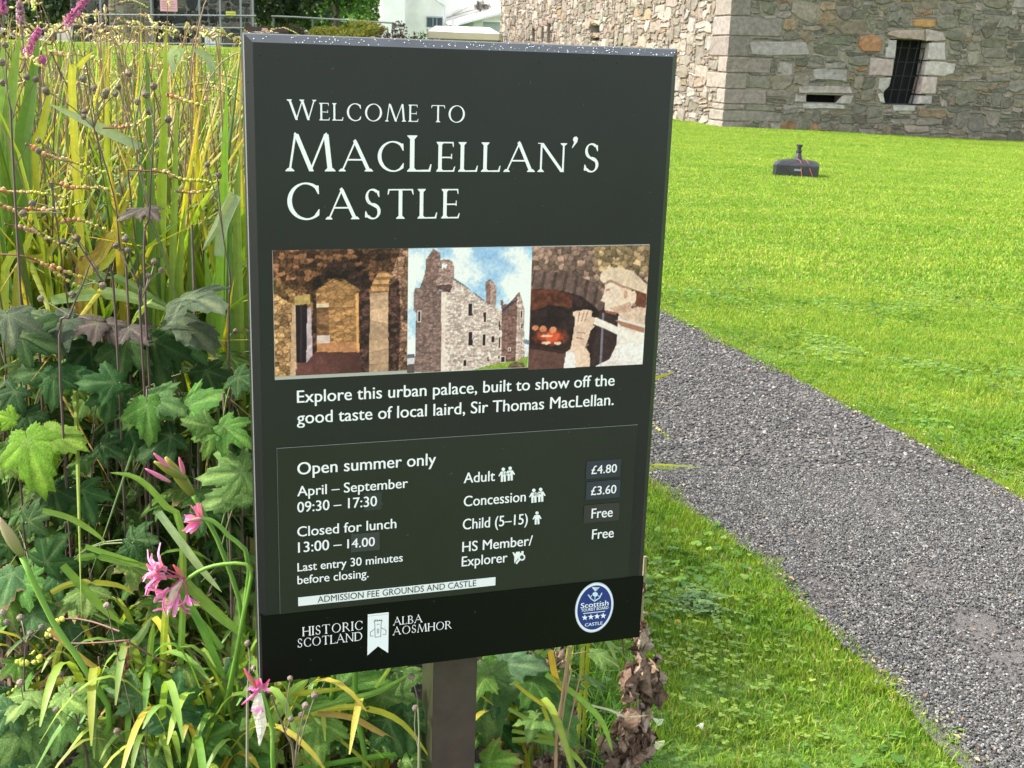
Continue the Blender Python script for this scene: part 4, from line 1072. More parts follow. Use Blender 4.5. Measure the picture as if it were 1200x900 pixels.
# banner with the castle emblem
def bpoly(mb, pts, d, col): mb.poly([S(*buv(x, y, d), d) for x, y in pts], col)
D3 = FD + .0018
mb = MB(); bpoly(mb, [(431, 720), (430.5, 768.2), (443, 757.3)], D3, (.86, .87, .88)); bpoly(mb, [(431, 720), (443, 757.3), (455.6, 717.4)], D3, (.86, .87, .88)); bpoly(mb, [(443, 757.3), (454.9, 765.2), (455.6, 717.4)], D3, (.86, .87, .88))
ban = part(mb, 'banner_emblem', m_print, sign)
mb = MB(); ln = (.12, .12, .13)
def bline(mb, pts, w_, d, col):
    for (x0, y0), (x1, y1) in zip(pts, pts[1:]):
        L_ = math.hypot(x1 - x0, y1 - y0); nx_, ny_ = -(y1 - y0) / L_ * w_ / 2, (x1 - x0) / L_ * w_ / 2
        bpoly(mb, [(x0 + nx_, y0 + ny_), (x1 + nx_, y1 + ny_), (x1 - nx_, y1 - ny_), (x0 - nx_, y0 - ny_)], d, col)
D4 = D3 + .0003
bline(mb, [(439.5, 746.8), (439.3, 731), (438.4, 729), (438.4, 727.3)], .6, D4, ln); bline(mb, [(446.2, 746), (446.6, 730.4), (447.6, 728.5), (447.6, 726.6)], .6, D4, ln)
bline(mb, [(438.4, 728), (447.6, 727.2)], .7, D4, ln); bline(mb, [(439.5, 746.8), (446.2, 746)], .6, D4, ln)
for x in (439, 441.4, 443.8, 446.2): bpoly(mb, [(x, 727.4), (x + 1.2, 727.3), (x + 1.2, 726), (x, 726.1)], D4, ln)
bline(mb, [(439.2, 737), (434, 741), (434, 745.6), (437.6, 745.2)], .6, D4, ln); bline(mb, [(446.8, 735.5), (452.4, 738.6), (452.2, 743.2), (448.6, 743.8)], .6, D4, ln)
bline(mb, [(442.2, 742.5), (442.2, 737.8), (443, 736.6), (443.8, 737.8), (443.7, 742.3)], .5, D4, ln); bline(mb, [(441.4, 732.6), (443, 731), (444.6, 732.4)], .5, D4, ln); bline(mb, [(431, 722.2), (455.5, 719.6)], .4, D4, (.4, .4, .42))
part(mb, 'emblem_lines', m_print, ban)
# tourist board oval
cu_, cv_ = buv(696.5, 712, D3); ru = (buv(719, 712, D3)[0] - buv(674.3, 712, D3)[0]) / 2; rv = (buv(696.5, 741.2, D3)[1] - buv(696.5, 683, D3)[1]) / 2
def ell(k, d, col, n=40): mb = MB(); mb.poly([S(cu_ + ru * k * math.cos(2 * math.pi * i / n), cv_ - rv * k * math.sin(2 * math.pi * i / n), d) for i in range(n)], col); return mb
ov = part(ell(1, D3, (.55, .58, .66)), 'oval_badge', m_print, sign)
part(ell(.965, D3 + .0002, (.80, .82, .88)), 'rim', m_print, ov); part(ell(.885, D3 + .0004, (.022, .04, .20)), 'field', m_print, ov)
D5 = D3 + .0007
def sO(body, x0, yb0, yt0, x1, yb1, bold=.02): return sans(body, x0, yb0, yt0, x1, yb1, parent=ov, d=D5, bold=bold, col=(.8, .84, .9))
sO('Scottish', 680.4, 712.6, 706.6, 713, 709.6, .03); sO('TOURIST BOARD', 681, 717, 713.6, 712.8, 713.6, .03); sO('CASTLE', 685.3, 734.2, 730.6, 706, 731.8, .03)
mb = MB(); bline(mb, [(683.5, 719), (709, 716.3)], .8, D5, (.8, .84, .9))
for k in range(4):
    cx, cy = 685.3 + 7.2 * k, 723.8 - .75 * k
    for q in range(5):
        a = R(90 + 72 * q); mb.poly([S(*buv(cx + rr_ * math.cos(aa), cy - rr_ * math.sin(aa), D5), D5 + .00002 * q) for rr_, aa in ((3.7, a), (1.5, a + R(36)), (0.01, a + R(180)), (1.5, a - R(36)))], (.85, .88, .92))
# thistle
for q in range(7): mb.poly([S(*buv(x, y, D5), D5 + .00003 * q) for x, y in ((697.6, 693.5), (693.6 + q * 1.35, 688.2), (694.7 + q * 1.35, 688.0))], (.7, .8, .88))
mb.poly([S(*buv(697.4 + 3.2 * math.cos(a), 696.4 + 2.7 * math.sin(a), D5), D5 + .00025) for a in [k * .5236 for k in range(12)]][::-1], (.62, .76, .86))
bline(mb, [(696.6, 704.6), (692.4, 701.5), (689.2, 696.8)], 1.2, D5 + .0003, (.6, .74, .84)); bline(mb, [(696.6, 704.6), (702.6, 700.6), (705.4, 694.8)], 1.2, D5 + .0003, (.6, .74, .84))
bline(mb, [(691.6, 700.6), (693.6, 697.4)], .9, D5 + .00034, (.6, .74, .84)); bline(mb, [(703.4, 699.4), (700.6, 698)], .9, D5 + .00034, (.6, .74, .84)); bline(mb, [(697, 704.8), (697.4, 699)], .8, D5 + .00036, (.6, .74, .84))
part(mb, 'badge_print', m_print, ov)
# pictograms
def figure(mb, cx, cy, h_, col=(.86, .86, .86), d=PD + .0006, w_=1.0):
    s_ = h_ / 16.0
    def q(pts, k=0): mb.poly([S(*buv(cx + x * s_ * w_, cy + y * s_, d), d + k * .00004) for x, y in pts][::-1], col)
    q([(2.1 * math.cos(a), -6.0 + 2.1 * math.sin(a)) for a in [k * .7854 for k in range(8)]])
    q([(-3.0, -3.4), (3.0, -3.8), (3.0, 2.0), (-2.8, 2.2)], 1); q([(-3, -3.3), (-2.4, -1), (-4.4, 2.2), (-5.6, 1.4)], 2); q([(3, -3.7), (2.4, -1), (4.4, 1.5), (5.6, .7)], 3)
    q([(-2.8, 1.5), (-.3, 1.5), (-.5, 8), (-2.9, 8.2)], 4); q([(.3, 1.5), (2.9, 1.3), (3, 7.6), (.6, 7.9)], 5)
mb = MB(); figure(mb, 589.8, 556.2, 16.5); figure(mb, 597.8, 555, 16.5, d=PD + .0009); 
a_ = part(mb, 'pictogram', m_print, sign)
sans('16+', 589.3, 557.2, 553.2, 598.5, 556.2, parent=a_, d=PD + .0013, col=(.12, .12, .12), bold=0)
mb = MB(); figure(mb, 625.6, 580.8, 16.5); figure(mb, 633.6, 579.8, 16.5, d=PD + .0009); a_ = part(mb, 'pictogram', m_print, sign)
sans('60+', 625.2, 581.2, 577.2, 634.4, 580.2, parent=a_, d=PD + .0013, col=(.12, .12, .12), bold=0)
mb = MB(); figure(mb, 629.3, 606.9, 15.2); part(mb, 'pictogram', m_print, sign)
mb = MB(); c9 = (.86, .86, .86)
bpoly(mb, [(600.4, 647.4), (602.6, 647.1), (602.8, 648.8), (604.6, 648.6), (604.6, 646.8), (609.2, 646.3), (609.3, 648), (611, 647.8), (611, 646), (613.6, 645.7), (613.4, 650.3), (611.8, 651), (610.4, 656), (605, 660.2), (602.6, 660.2), (602.8, 652.5)][::-1], PD + .0006, c9)
cx, cy = 611.6, 653
for k in range(12):
    a0, a1 = k * .5236, (k + 1) * .5236
    bpoly(mb, [(cx + 4 * math.cos(a0), cy + 4 * math.sin(a0)), (cx + 2.4 * math.cos(a0), cy + 2.4 * math.sin(a0)), (cx + 2.4 * math.cos(a1), cy + 2.4 * math.sin(a1)), (cx + 4 * math.cos(a1), cy + 4 * math.sin(a1))], PD + .0010, c9)
bpoly(mb, [(cx + 2.4 * math.cos(-k * .5236), cy + 2.4 * math.sin(-k * .5236)) for k in range(12)], PD + .0009, (.05, .05, .05))
bline(mb, [(609, 655.6), (605, 660.6)], 1.9, PD + .0010, c9); bline(mb, [(607.6, 654.4), (602.9, 660.6)], .6, PD + .0012, (.04, .04, .04))
part(mb, 'pictogram', m_print, sign)

# ---- the three printed pictures, painted pixel by pixel onto one thin plate
def vnoise(X, Y, s_, seed):
    r = np.random.RandomState(seed); t_ = r.rand(64, 64); x = X / s_; y = Y / s_
    xi = np.floor(x).astype(int); yi = np.floor(y).astype(int); fx = x - xi; fy = y - yi; fx = fx * fx * (3 - 2 * fx); fy = fy * fy * (3 - 2 * fy)
    g_ = lambda i, j: t_[np.mod(j, 64), np.mod(i, 64)]
    return (g_(xi, yi) * (1 - fx) + g_(xi + 1, yi) * fx) * (1 - fy) + (g_(xi, yi + 1) * (1 - fx) + g_(xi + 1, yi + 1) * fx) * fy
def fbm(X, Y, s_, seed): return sum(vnoise(X, Y, s_ / 2 ** k, seed + k) * .5 ** k for k in range(4)) / 1.875
def stones_tex(X, Y, sx, sy, seed, mort=.12):
    """cellular pattern: shade per cell and a joint mask"""
    r = np.random.RandomState(seed); jx = r.rand(64, 64); jy = r.rand(64, 64); sh = r.rand(64, 64)
    x = X / sx; y = Y / sy; xi = np.floor(x).astype(int); yi = np.floor(y).astype(int)
    d1 = np.full(X.shape, 9.); d2 = np.full(X.shape, 9.); val = np.zeros(X.shape)
    for a in (-1, 0, 1):
        for b_ in (-1, 0, 1):
            i, j = xi + a, yi + b_; px_ = i + jx[j % 64, i % 64]; py_ = j + .2 + .6 * jy[j % 64, i % 64]
            dd = np.hypot(x - px_, y - py_); nw = dd < d1
            d2 = np.where(nw, d1, np.minimum(d2, dd)); val = np.where(nw, sh[j % 64, i % 64], val); d1 = np.where(nw, dd, d1)
    return val, np.clip((d2 - d1) / mort, 0, 1)
def pm(X, Y, pts):
    c = np.zeros(X.shape, bool); n = len(pts); j = n - 1
    for i in range(n):
        xi, yi = pts[i]; xj, yj = pts[j]
        with np.errstate(divide='ignore', invalid='ignore'):
            q = ((yi > Y) != (yj > Y)) & (X < (xj - xi) * (Y - yi) / ((yj - yi) or 1e-9) + xi)
        c ^= q; j = i
    return c
def put(img, mask, col, tex=None):
    col = np.array(col, float); v = np.broadcast_to(col, img.shape) if col.ndim == 1 else col
    if tex is not None: v = v * tex[..., None]
    img[mask] = v[mask]
def srgb(*c): return [x / 255 for x in c]
def pic_corridor(X, Y):
    img = np.zeros(X.shape + (3,)); f1 = fbm(X, Y, 70, 1); f2 = fbm(X, Y, 22, 7); v, j = stones_tex(X, Y, 60, 42, 3, .18)
    wob = X + 26 * (f1 - .5), Y + 26 * (f2 - .5)
    v, j = stones_tex(wob[0], wob[1], 44, 26, 3, .22); tx = (.5 + .62 * v) * (.6 + .4 * j) * (.62 + .85 * fbm(X, Y, 9, 77))
    base = np.array(srgb(176, 130, 82)) * (1 - v[..., None] * .25) + np.array(srgb(206, 160, 96)) * v[..., None] * .25
    put(img, np.ones(X.shape, bool), base, tx * .85)
    ceil_ = pm(X, Y, [(50, 60), (910, 60), (910, 300), (790, 260), (660, 340), (600, 330), (540, 260), (440, 250), (350, 300), (300, 360), (200, 330), (50, 230)])
    put(img, ceil_, srgb(120, 82, 58), tx * (1.05 - .5 * np.exp(-((X - 500) / 200) ** 2 - ((Y - 230) / 110) ** 2)) + .22 * (v > .72))
    put(img, pm(X, Y, [(560, 60), (910, 60), (910, 260), (700, 250), (640, 140)]), srgb(104, 72, 54), tx)
    put(img, pm(X, Y, [(430, 130), (620, 190), (700, 330), (560, 300), (470, 240), (400, 250), (310, 330), (300, 280)]), srgb(78, 54, 48), tx * .9)
    arch = pm(X, Y, [(318, 720), (318, 350), (345, 310), (400, 285), (470, 275), (540, 292), (585, 340), (590, 720)])
    v2, j2 = stones_tex(wob[0] * .9, wob[1], 50, 18, 11, .25); put(img, arch, srgb(190, 140, 88), (.75 + .35 * v2) * (.72 + .28 * j2))
    put(img, pm(X, Y, [(325, 430), (405, 425), (405, 612), (325, 612)]), srgb(156, 112, 76), (.7 + .4 * v2) * (.8 + .2 * j2))
    put(img, pm(X, Y, [(325, 410), (405, 405), (405, 432), (325, 436)]), srgb(214, 190, 158)); put(img, pm(X, Y, [(328, 614), (410, 612), (410, 660), (328, 662)]), srgb(206, 186, 176))
    put(img, pm(X, Y, [(328, 664), (585, 656), (600, 722), (330, 718)]), srgb(186, 128, 86), .85 + .3 * f2)
    put(img, pm(X, Y, [(572, 350), (590, 345), (596, 720), (580, 700)]), srgb(222, 160, 96), .9 + .2 * f2)
    floor_ = pm(X, Y, [(200, 860), (210, 790), (330, 716), (600, 722), (640, 850), (660, 880), (200, 880)]); put(img, floor_, srgb(112, 70, 66), .75 + .4 * f1 - .15 * np.clip((X - 380) / 200, 0, 1))
    put(img, pm(X, Y, [(590, 340), (660, 300), (668, 855), (612, 850), (600, 720)]), srgb(84, 58, 54), tx * 1.1)
    put(img, pm(X, Y, [(300, 360), (325, 350), (328, 712), (300, 735)]), srgb(92, 62, 54), tx)
    put(img, pm(X, Y, [(190, 360), (285, 350), (285, 410), (190, 415)]), srgb(190, 160, 96), .8 + .3 * f2)
    put(img, pm(X, Y, [(196, 415), (268, 412), (268, 785), (200, 788)]), srgb(42, 30, 40), .8 + .4 * f2); put(img, pm(X, Y, [(225, 415), (236, 415), (236, 785), (225, 785)]), srgb(66, 48, 54))
    put(img, pm(X, Y, [(268, 440), (290, 430), (302, 740), (264, 786)]), srgb(190, 170, 176), .8 + .4 * f2); put(img, pm(X, Y, [(172, 420), (196, 415), (202, 800), (196, 870), (165, 872)]), srgb(196, 160, 128), .85 + .3 * f2)
    put(img, pm(X, Y, [(60, 330), (170, 420), (165, 872), (65, 876)]), srgb(180, 138, 92), tx * 1.15)
    pil = pm(X, Y, [(662, 350), (782, 340), (782, 850), (662, 852)]); v3, j3 = stones_tex(X, Y, 160, 90, 5, .06); put(img, pil, srgb(200, 164, 132), (.85 + .2 * v3) * (.8 + .2 * j3) * (.85 + .3 * f2))
    put(img, pm(X, Y, [(690, 260), (720, 215), (760, 208), (802, 240), (790, 275), (784, 340), (664, 352), (668, 310)]), srgb(202, 150, 100), (.7 + .5 * f2) * (.75 + .3 * (np.sin(Y / 7) > -.2)))
    put(img, pm(X, Y, [(783, 285), (830, 150), (862, 72), (910, 68), (908, 840), (784, 848)]), srgb(148, 112, 90), tx * 1.1); put(img, pm(X, Y, [(783, 300), (850, 260), (862, 500), (850, 848), (784, 848)]), srgb(84, 58, 54), tx * 1.1)
    return img
def pic_castle(X, Y):
    f1 = fbm(X, Y, 190, 21); f2 = fbm(X, Y, 14, 25); cl = np.clip((f1 - .40) * 4.5, 0, 1)[..., None]
    blue = np.array(srgb(150, 192, 228)) * (1 - .3 * np.clip(Y / 800, 0, 1)[..., None]) + np.array(srgb(190, 215, 238)) * .3 * np.clip(Y / 800, 0, 1)[..., None]
    bl2 = np.clip(np.exp(-((X - 560) / 170) ** 2 - ((Y - 150) / 110) ** 2), 0, 1)[..., None]
    img = blue * (1 - cl) + np.array(srgb(238, 242, 247)) * cl; img = img * (1 - bl2 * .55) + np.array(srgb(128, 172, 220)) * bl2 * .55
    v, j = stones_tex(X, Y, 22, 11, 31, .25); tx = (.78 + .34 * v) * (.74 + .26 * j) * (.88 + .24 * f2)
    lit_ = srgb(222, 200, 190); shd = srgb(146, 118, 112)
    put(img, pm(X, Y, [(34, 722), (80, 718), (80, 835), (34, 838)]), srgb(200, 198, 200)); put(img, pm(X, Y, [(34, 785), (80, 780), (80, 838), (34, 838)]), srgb(96, 84, 86)); put(img, pm(X, Y, [(34, 722), (80, 716), (80, 742), (34, 746)]), srgb(96, 104, 120))
    put(img, pm(X, Y, [(785, 655), (822, 655), (820, 745), (785, 745)]), srgb(212, 214, 220)); put(img, pm(X, Y, [(786, 622), (822, 630), (822, 660), (786, 650)]), srgb(110, 128, 150))
    put(img, pm(X, Y, [(440, 820), (640, 765), (790, 738), (815, 728), (812, 800), (440, 822)]), srgb(136, 164, 60), .85 + .3 * f2)
    put(img, pm(X, Y, [(78, 312), (115, 305), (115, 440), (90, 460), (72, 445)]), srgb(150, 124, 118), tx)
    put(img, pm(X, Y, [(80, 835), (92, 450), (116, 300), (146, 215), (148, 140), (196, 70), (242, 98), (240, 130), (235, 320), (255, 330), (248, 828)]), shd, tx)
    put(img, pm(X, Y, [(148, 140), (196, 70), (210, 82), (206, 300), (148, 230)]), srgb(150, 118, 110), tx)
    put(img, pm(X, Y, [(248, 828), (252, 310), (330, 250), (430, 318), (440, 340), (470, 340), (530, 390), (600, 430), (640, 452), (636, 770), (460, 812), (300, 826)]), lit_, tx)
    put(img, pm(X, Y, [(232, 150), (262, 132), (300, 138), (326, 155), (330, 250), (318, 300), (300, 318), (256, 310), (222, 290), (214, 265), (228, 240)]), srgb(178, 148, 138), tx); put(img, pm(X, Y, [(214, 290), (320, 290), (306, 336), (262, 330), (228, 312)]), srgb(110, 84, 82), tx)
    put(img, pm(X, Y, [(250, 160), (284, 165), (280, 190), (262, 182), (252, 196)]), srgb(226, 232, 240))
    v3 = ((np.floor(Y / 14) % 2) * 14); put(img, pm(X, Y, [(250, 330), (276, 332), (276, 822), (248, 828)]) | ((X > 250) & (X < 276 + v3) & (Y > 340) & (Y < 822)), srgb(228, 208, 196), .9 + .15 * f2)
    put(img, pm(X, Y, [(532, 270), (562, 252), (604, 296), (598, 430), (534, 396)]), srgb(190, 160, 148), tx); put(img, pm(X, Y, [(532, 270), (562, 252), (564, 410), (534, 396)]), srgb(150, 118, 110), tx)
    put(img, pm(X, Y, [(628, 385), (646, 378), (650, 410), (690, 395), (740, 345), (752, 330), (764, 360), (786, 430), (790, 740), (732, 762), (640, 770), (638, 440)]), srgb(140, 106, 98), tx); put(img, pm(X, Y, [(740, 360), (760, 358), (788, 436), (788, 742), (732, 762)]), srgb(210, 184, 172), tx)
    put(img, pm(X, Y, [(640, 440), (742, 372), (742, 384), (642, 456)]), srgb(70, 66, 84)); put(img, pm(X, Y, [(664, 378), (688, 368), (690, 398), (668, 410)]), srgb(196, 214, 236))
    for (x0, y0, x1, y1) in ((422, 402, 448, 480), (520, 458, 537, 518), (620, 512, 630, 565), (424, 578, 450, 666), (516, 596, 535, 666), (574, 608, 590, 642), (620, 616, 629, 680), (392, 756, 412, 795), (546, 736, 558, 764), (620, 725, 628, 748), (638, 736, 662, 768), (104, 452, 116, 512), (686, 680, 698, 694), (766, 450, 774, 490), (768, 530, 775, 556), (768, 640, 775, 660)):
        put(img, (X > x0 - 5) & (X < x1 + 4) & (Y > y0 - 5) & (Y < y1 + 5), srgb(216, 196, 186)); put(img, (X > x0) & (X < x1) & (Y > y0) & (Y < y1), srgb(48, 42, 46))
    put(img, pm(X, Y, [(330, 248), (430, 314), (432, 322), (330, 258)]) | pm(X, Y, [(455, 336), (525, 384), (525, 392), (455, 344)]), srgb(84, 80, 90))
    put(img, pm(X, Y, [(680, 806), (690, 780), (740, 765), (790, 775), (800, 802)]), srgb(112, 96, 70), .5 + f2)
    return img
def pic_kitchen(X, Y):
    f1 = fbm(X, Y, 120, 41); f2 = fbm(X, Y, 20, 45); v, j = stones_tex(X + 30 * (f1 - .5), Y + 30 * f2, 44, 30, 43, .2); tx = (.6 + .5 * v) * (.65 + .35 * j) * (.75 + .5 * f2)
    img = np.zeros(X.shape + (3,)); put(img, np.ones(X.shape, bool), srgb(146, 118, 104), tx * 1.15)
    put(img, pm(X, Y, [(450, 40), (830, 30), (830, 220), (640, 190), (480, 200)]), srgb(166, 140, 104), tx * 1.15)
    put(img, pm(X, Y, [(75, 210), (200, 200), (340, 215), (450, 260), (530, 340), (560, 420), (480, 430), (380, 350), (200, 306), (75, 306)]), srgb(124, 98, 92), (.7 + .4 * f2) * (.75 + .25 * (np.sin(X / 11 + Y / 60) > -.6)))
    put(img, pm(X, Y, [(70, 304), (220, 306), (380, 346), (480, 420), (520, 480), (520, 800), (55, 800)]), srgb(52, 36, 38), .7 + .7 * f1 * f2 * 2)
    put(img, pm(X, Y, [(70, 306), (220, 306), (330, 345), (320, 420), (190, 400), (70, 440)]), srgb(98, 56, 44), .6 + .8 * f2)
    put(img, pm(X, Y, [(500, 430), (820, 400), (800, 770), (440, 790)]), srgb(66, 48, 50), .7 + .6 * f2)
    put(img, pm(X, Y, [(60, 660), (290, 700), (280, 800), (55, 802)]), srgb(104, 72, 66), .85 + .3 * f2); put(img, pm(X, Y, [(62, 640), (330, 690), (330, 708), (60, 668)]), srgb(66, 44, 42))
    hot = np.exp(-((X - 195) / 95) ** 2 - ((Y - 595) / 48) ** 2); r_ = np.clip(hot * 1.5 * (.35 + 1.1 * f2) - .2, 0, 1)[..., None]; img[:] = img * (1 - r_) + np.array(srgb(226, 92, 54)) * r_
    for (cx, cy, a, b_) in ((98, 540, 20, 16), (145, 546, 22, 18), (207, 552, 22, 18)): put(img, ((X - cx) / a) ** 2 + ((Y - cy) / b_) ** 2 < 1, srgb(206, 132, 92), .8 + .4 * f2)
    for (cx, cy, a, b_) in ((165, 632, 30, 9), (236, 634, 22, 9), (170, 590, 36, 7)): put(img, ((X - cx) / a) ** 2 + ((Y - cy) / b_) ** 2 < 1, srgb(246, 190, 160), .8 + .4 * f2)
    put(img, pm(X, Y, [(516, 450), (528, 450), (512, 760), (498, 762)]), srgb(120, 116, 130))
    sk = srgb(232, 208, 188); put(img, pm(X, Y, [(620, 470), (700, 480), (796, 520), (800, 620), (778, 768), (470, 782), (560, 740), (610, 640)]), srgb(228, 216, 210), .85 + .25 * f1)
    put(img, pm(X, Y, [(600, 490), (790, 540), (786, 572), (640, 530)]), srgb(168, 118, 92)); put(img, pm(X, Y, [(612, 430), (700, 420), (800, 400), (790, 520), (690, 500), (630, 482)]), srgb(206, 180, 158), .85 + .3 * f2)
    put(img, pm(X, Y, [(500, 220), (520, 192), (570, 172), (640, 180), (710, 196), (806, 280), (800, 332), (700, 300), (640, 290), (560, 250), (520, 270), (502, 250)]), srgb(222, 198, 172), .85 + .25 * f1)
    put(img, pm(X, Y, [(700, 300), (800, 334), (795, 420), (740, 410), (712, 370)]), srgb(112, 66, 50), .8 + .4 * f2)
    put(img, pm(X, Y, [(536, 262), (566, 248), (640, 286), (700, 300), (716, 380), (690, 440), (610, 452), (560, 446), (528, 430), (530, 384), (506, 374), (526, 330)]), sk, .9 + .15 * f1)
    put(img, pm(X, Y, [(528, 268), (566, 246), (642, 280), (706, 300), (700, 312), (640, 296), (566, 262), (530, 282)]), srgb(168, 132, 112)); put(img, pm(X, Y, [(534, 306), (560, 300), (566, 312), (540, 318)]), srgb(170, 130, 108)); put(img, pm(X, Y, [(560, 420), (640, 400), (700, 380), (700, 440), (610, 452)]), srgb(196, 160, 138), .85 + .3 * f2)
    put(img, ((X - 660) / 26) ** 2 + ((Y - 342) / 46) ** 2 < 1, srgb(222, 192, 168)); put(img, ((X - 664) / 12) ** 2 + ((Y - 336) / 26) ** 2 < 1, srgb(190, 150, 126)); put(img, ((X - 718) / 16) ** 2 + ((Y - 352) / 38) ** 2 < 1, srgb(220, 194, 168))
    put(img, pm(X, Y, [(530, 432), (612, 446), (600, 460), (536, 446)]), srgb(150, 96, 72))
    put(img, pm(X, Y, [(444, 476), (480, 478), (640, 545), (786, 580), (782, 636), (690, 622), (560, 556), (448, 512)]), srgb(238, 222, 212), .92 + .12 * f1); put(img, ((X - 456) / 13) ** 2 + ((Y - 494) / 20) ** 2 < 1, srgb(214, 180, 160))
    put(img, pm(X, Y, [(332, 440), (372, 436), (400, 430), (440, 432), (452, 440), (446, 510), (470, 530), (440, 560), (430, 600), (410, 660), (438, 700), (440, 780), (274, 790), (290, 690), (318, 670), (336, 560), (346, 480), (330, 462)]), srgb(222, 190, 168), .86 + .25 * f1)
    for (x0, y0, x1, y1) in ((372, 440, 362, 500), (402, 436, 384, 500), (424, 440, 404, 505), (360, 566, 410, 574), (350, 600, 400, 610), (430, 640, 410, 660)):
        L_ = math.hypot(x1 - x0, y1 - y0); nx_, ny_ = -(y1 - y0) / L_ * 3, (x1 - x0) / L_ * 3; put(img, pm(X, Y, [(x0 + nx_, y0 + ny_), (x1 + nx_, y1 + ny_), (x1 - nx_, y1 - ny_), (x0 - nx_, y0 - ny_)]), srgb(158, 116, 94))
    put(img, pm(X, Y, [(274, 790), (290, 690), (340, 690), (350, 788)]), srgb(232, 222, 220)); put(img, pm(X, Y, [(480, 775), (560, 735), (700, 620), (780, 640), (776, 768)]), srgb(226, 218, 216), .88 + .2 * f1)
    return img
def picture(name, fn, quad, src, nx_, ny_, label):
    s_, t_ = np.meshgrid((np.arange(nx_) + .5) / nx_, (np.arange(ny_) + .5) / ny_)
    q = np.array(src, float)
    X = (q[0, 0] * (1 - s_) + q[1, 0] * s_) * (1 - t_) + (q[3, 0] * (1 - s_) + q[2, 0] * s_) * t_
    Y = (q[0, 1] * (1 - s_) + q[1, 1] * s_) * (1 - t_) + (q[3, 1] * (1 - s_) + q[2, 1] * s_) * t_
    img = fn(X, Y) * (.86 + .28 * fbm(X, Y, 12, 91))[..., None]; img = np.clip((img - .45) * 1.18 + .47, 0, 1) * np.array([1.04, .97, .96]); gm_ = img.mean(-1, keepdims=True); img = np.clip(img * .86 + gm_ * .14, 0, 1); lin = np.where(img <= .04045, img / 12.92, ((img + .055) / 1.055) ** 2.4) * .92
    d = FD + .0010; uv = [buv(*p, d) for p in quad]; u0, u1 = (uv[0][0] + uv[3][0]) / 2, (uv[1][0] + uv[2][0]) / 2; v0, v1 = (uv[0][1] + uv[1][1]) / 2, (uv[2][1] + uv[3][1]) / 2
    us_ = u0 + (u1 - u0) * (np.arange(nx_) / (nx_ - 1)); vs_ = v0 + (v1 - v0) * (np.arange(ny_) / (ny_ - 1))
    UU, VV = np.meshgrid(us_, vs_); b0_ = BASES[sign.name]
    co = np.array(SO)[None, None] + UU[..., None] * np.array(SX) - VV[..., None] * np.array([0, 0, 1.]) + d * np.array(SN) - np.array(b0_)
    me = bpy.data.meshes.new(name); idx = np.arange(nx_ * ny_).reshape(ny_, nx_)
    fc = np.stack([idx[1:, :-1], idx[1:, 1:], idx[:-1, 1:], idx[:-1, :-1]], -1).reshape(-1, 4)
    me.vertices.add(nx_ * ny_); me.vertices.foreach_set('co', co.reshape(-1).astype(np.float32)); me.loops.add(len(fc) * 4); me.loops.foreach_set('vertex_index', fc.ravel().astype(np.int32))
    me.polygons.add(len(fc)); me.polygons.foreach_set('loop_start', np.arange(0, len(fc) * 4, 4, dtype=np.int32)); me.update(calc_edges=True)
    ca = me.color_attributes.new('Col', 'FLOAT_COLOR', 'POINT'); arr = np.ones((nx_ * ny_, 4), np.float32); arr[:, :3] = lin.reshape(-1, 3); ca.data.foreach_set('color', arr.ravel())
    me.materials.append(m_print); o = bpy.data.objects.new(name, me); COL.objects.link(o); o.parent = sign; tag(o, label=label)
picture('picture', pic_corridor, [(319.5, 293.2), (477, 291.3), (478.5, 435.6), (322.5, 439.6)], [(52, 72), (912, 68), (908, 845), (70, 876)], 176, 160, 'printed picture of a warm stone corridor with an arch')
picture('picture', pic_castle, [(477, 291.3), (622.7, 289.2), (619.8, 431.6), (478.5, 435.6)], [(38, 68), (838, 55), (818, 802), (32, 840)], 164, 160, 'printed picture of the castle under a cloudy blue sky')
picture('picture', pic_kitchen, [(622.7, 289.2), (760.5, 287.4), (754, 428.6), (619.8, 431.6)], [(72, 52), (824, 38), (778, 768), (52, 802)], 156, 160, 'printed picture of a pale figure drinking by a hearth')
pq = [buv(319.5, 293.2), buv(760.5, 287.4), buv(754, 428.6), buv(322.5, 439.6)]
mb = MB(); mb.box(S(pq[0][0] - .0007, (pq[2][1] + pq[3][1]) / 2 + .0005, FD + .0001), SX * (pq[1][0] - pq[0][0] + .001), SZ_ * ((pq[3][1] - pq[0][1] + pq[2][1] - pq[1][1]) / 2 + .0012), SN * .0006, (.45, .42, .38)); part(mb, 'picture_plate', m_print, sign)
# rain drops and scuffs
m_drop = flat('rain_drop', (.75, .78, .82), .08, spec=.8); m_fleck = flat('dark_fleck', (.008, .008, .008), .5)  # drops' near-white base colour paints in the sky's reflection
mb = MB(); rd = random.Random(3)
for _ in range(170):
    u = SW * (1 - rd.random() ** 1.0 * .93) if rd.random() < .7 else rd.uniform(.01, SW); t_ = rd.uniform(.1, .95)
    r_ = rd.uniform(.0004, .0011); mb.ball(S(u, bw_ * t_, FD * t_ + .0002), r_, (.75, .78, .82), sq=.6, axis=SN + SZ_, seg=5, rings=3)
part(mb, 'rain_drops', m_drop, sign, kind='stuff')
mb = MB()
for (x, y) in ((304, 64), (327, 70), (369, 68.5), (397, 73.5), (458, 65.5), (531, 102), (572, 141.5), (697, 69.5), (723, 74), (560, 71.5), (729, 67.5), (679, 67), (290, 96), (632, 73)):
    q = buv(x, y); mb.ball(S(q[0], q[1], FD + .0003), .0016 * rd.uniform(.6, 1.3), (.01, .01, .01), sq=.5, axis=SN, seg=7, rings=4)
part(mb, 'dark_flecks', m_fleck, sign, kind='stuff')
mb = MB()
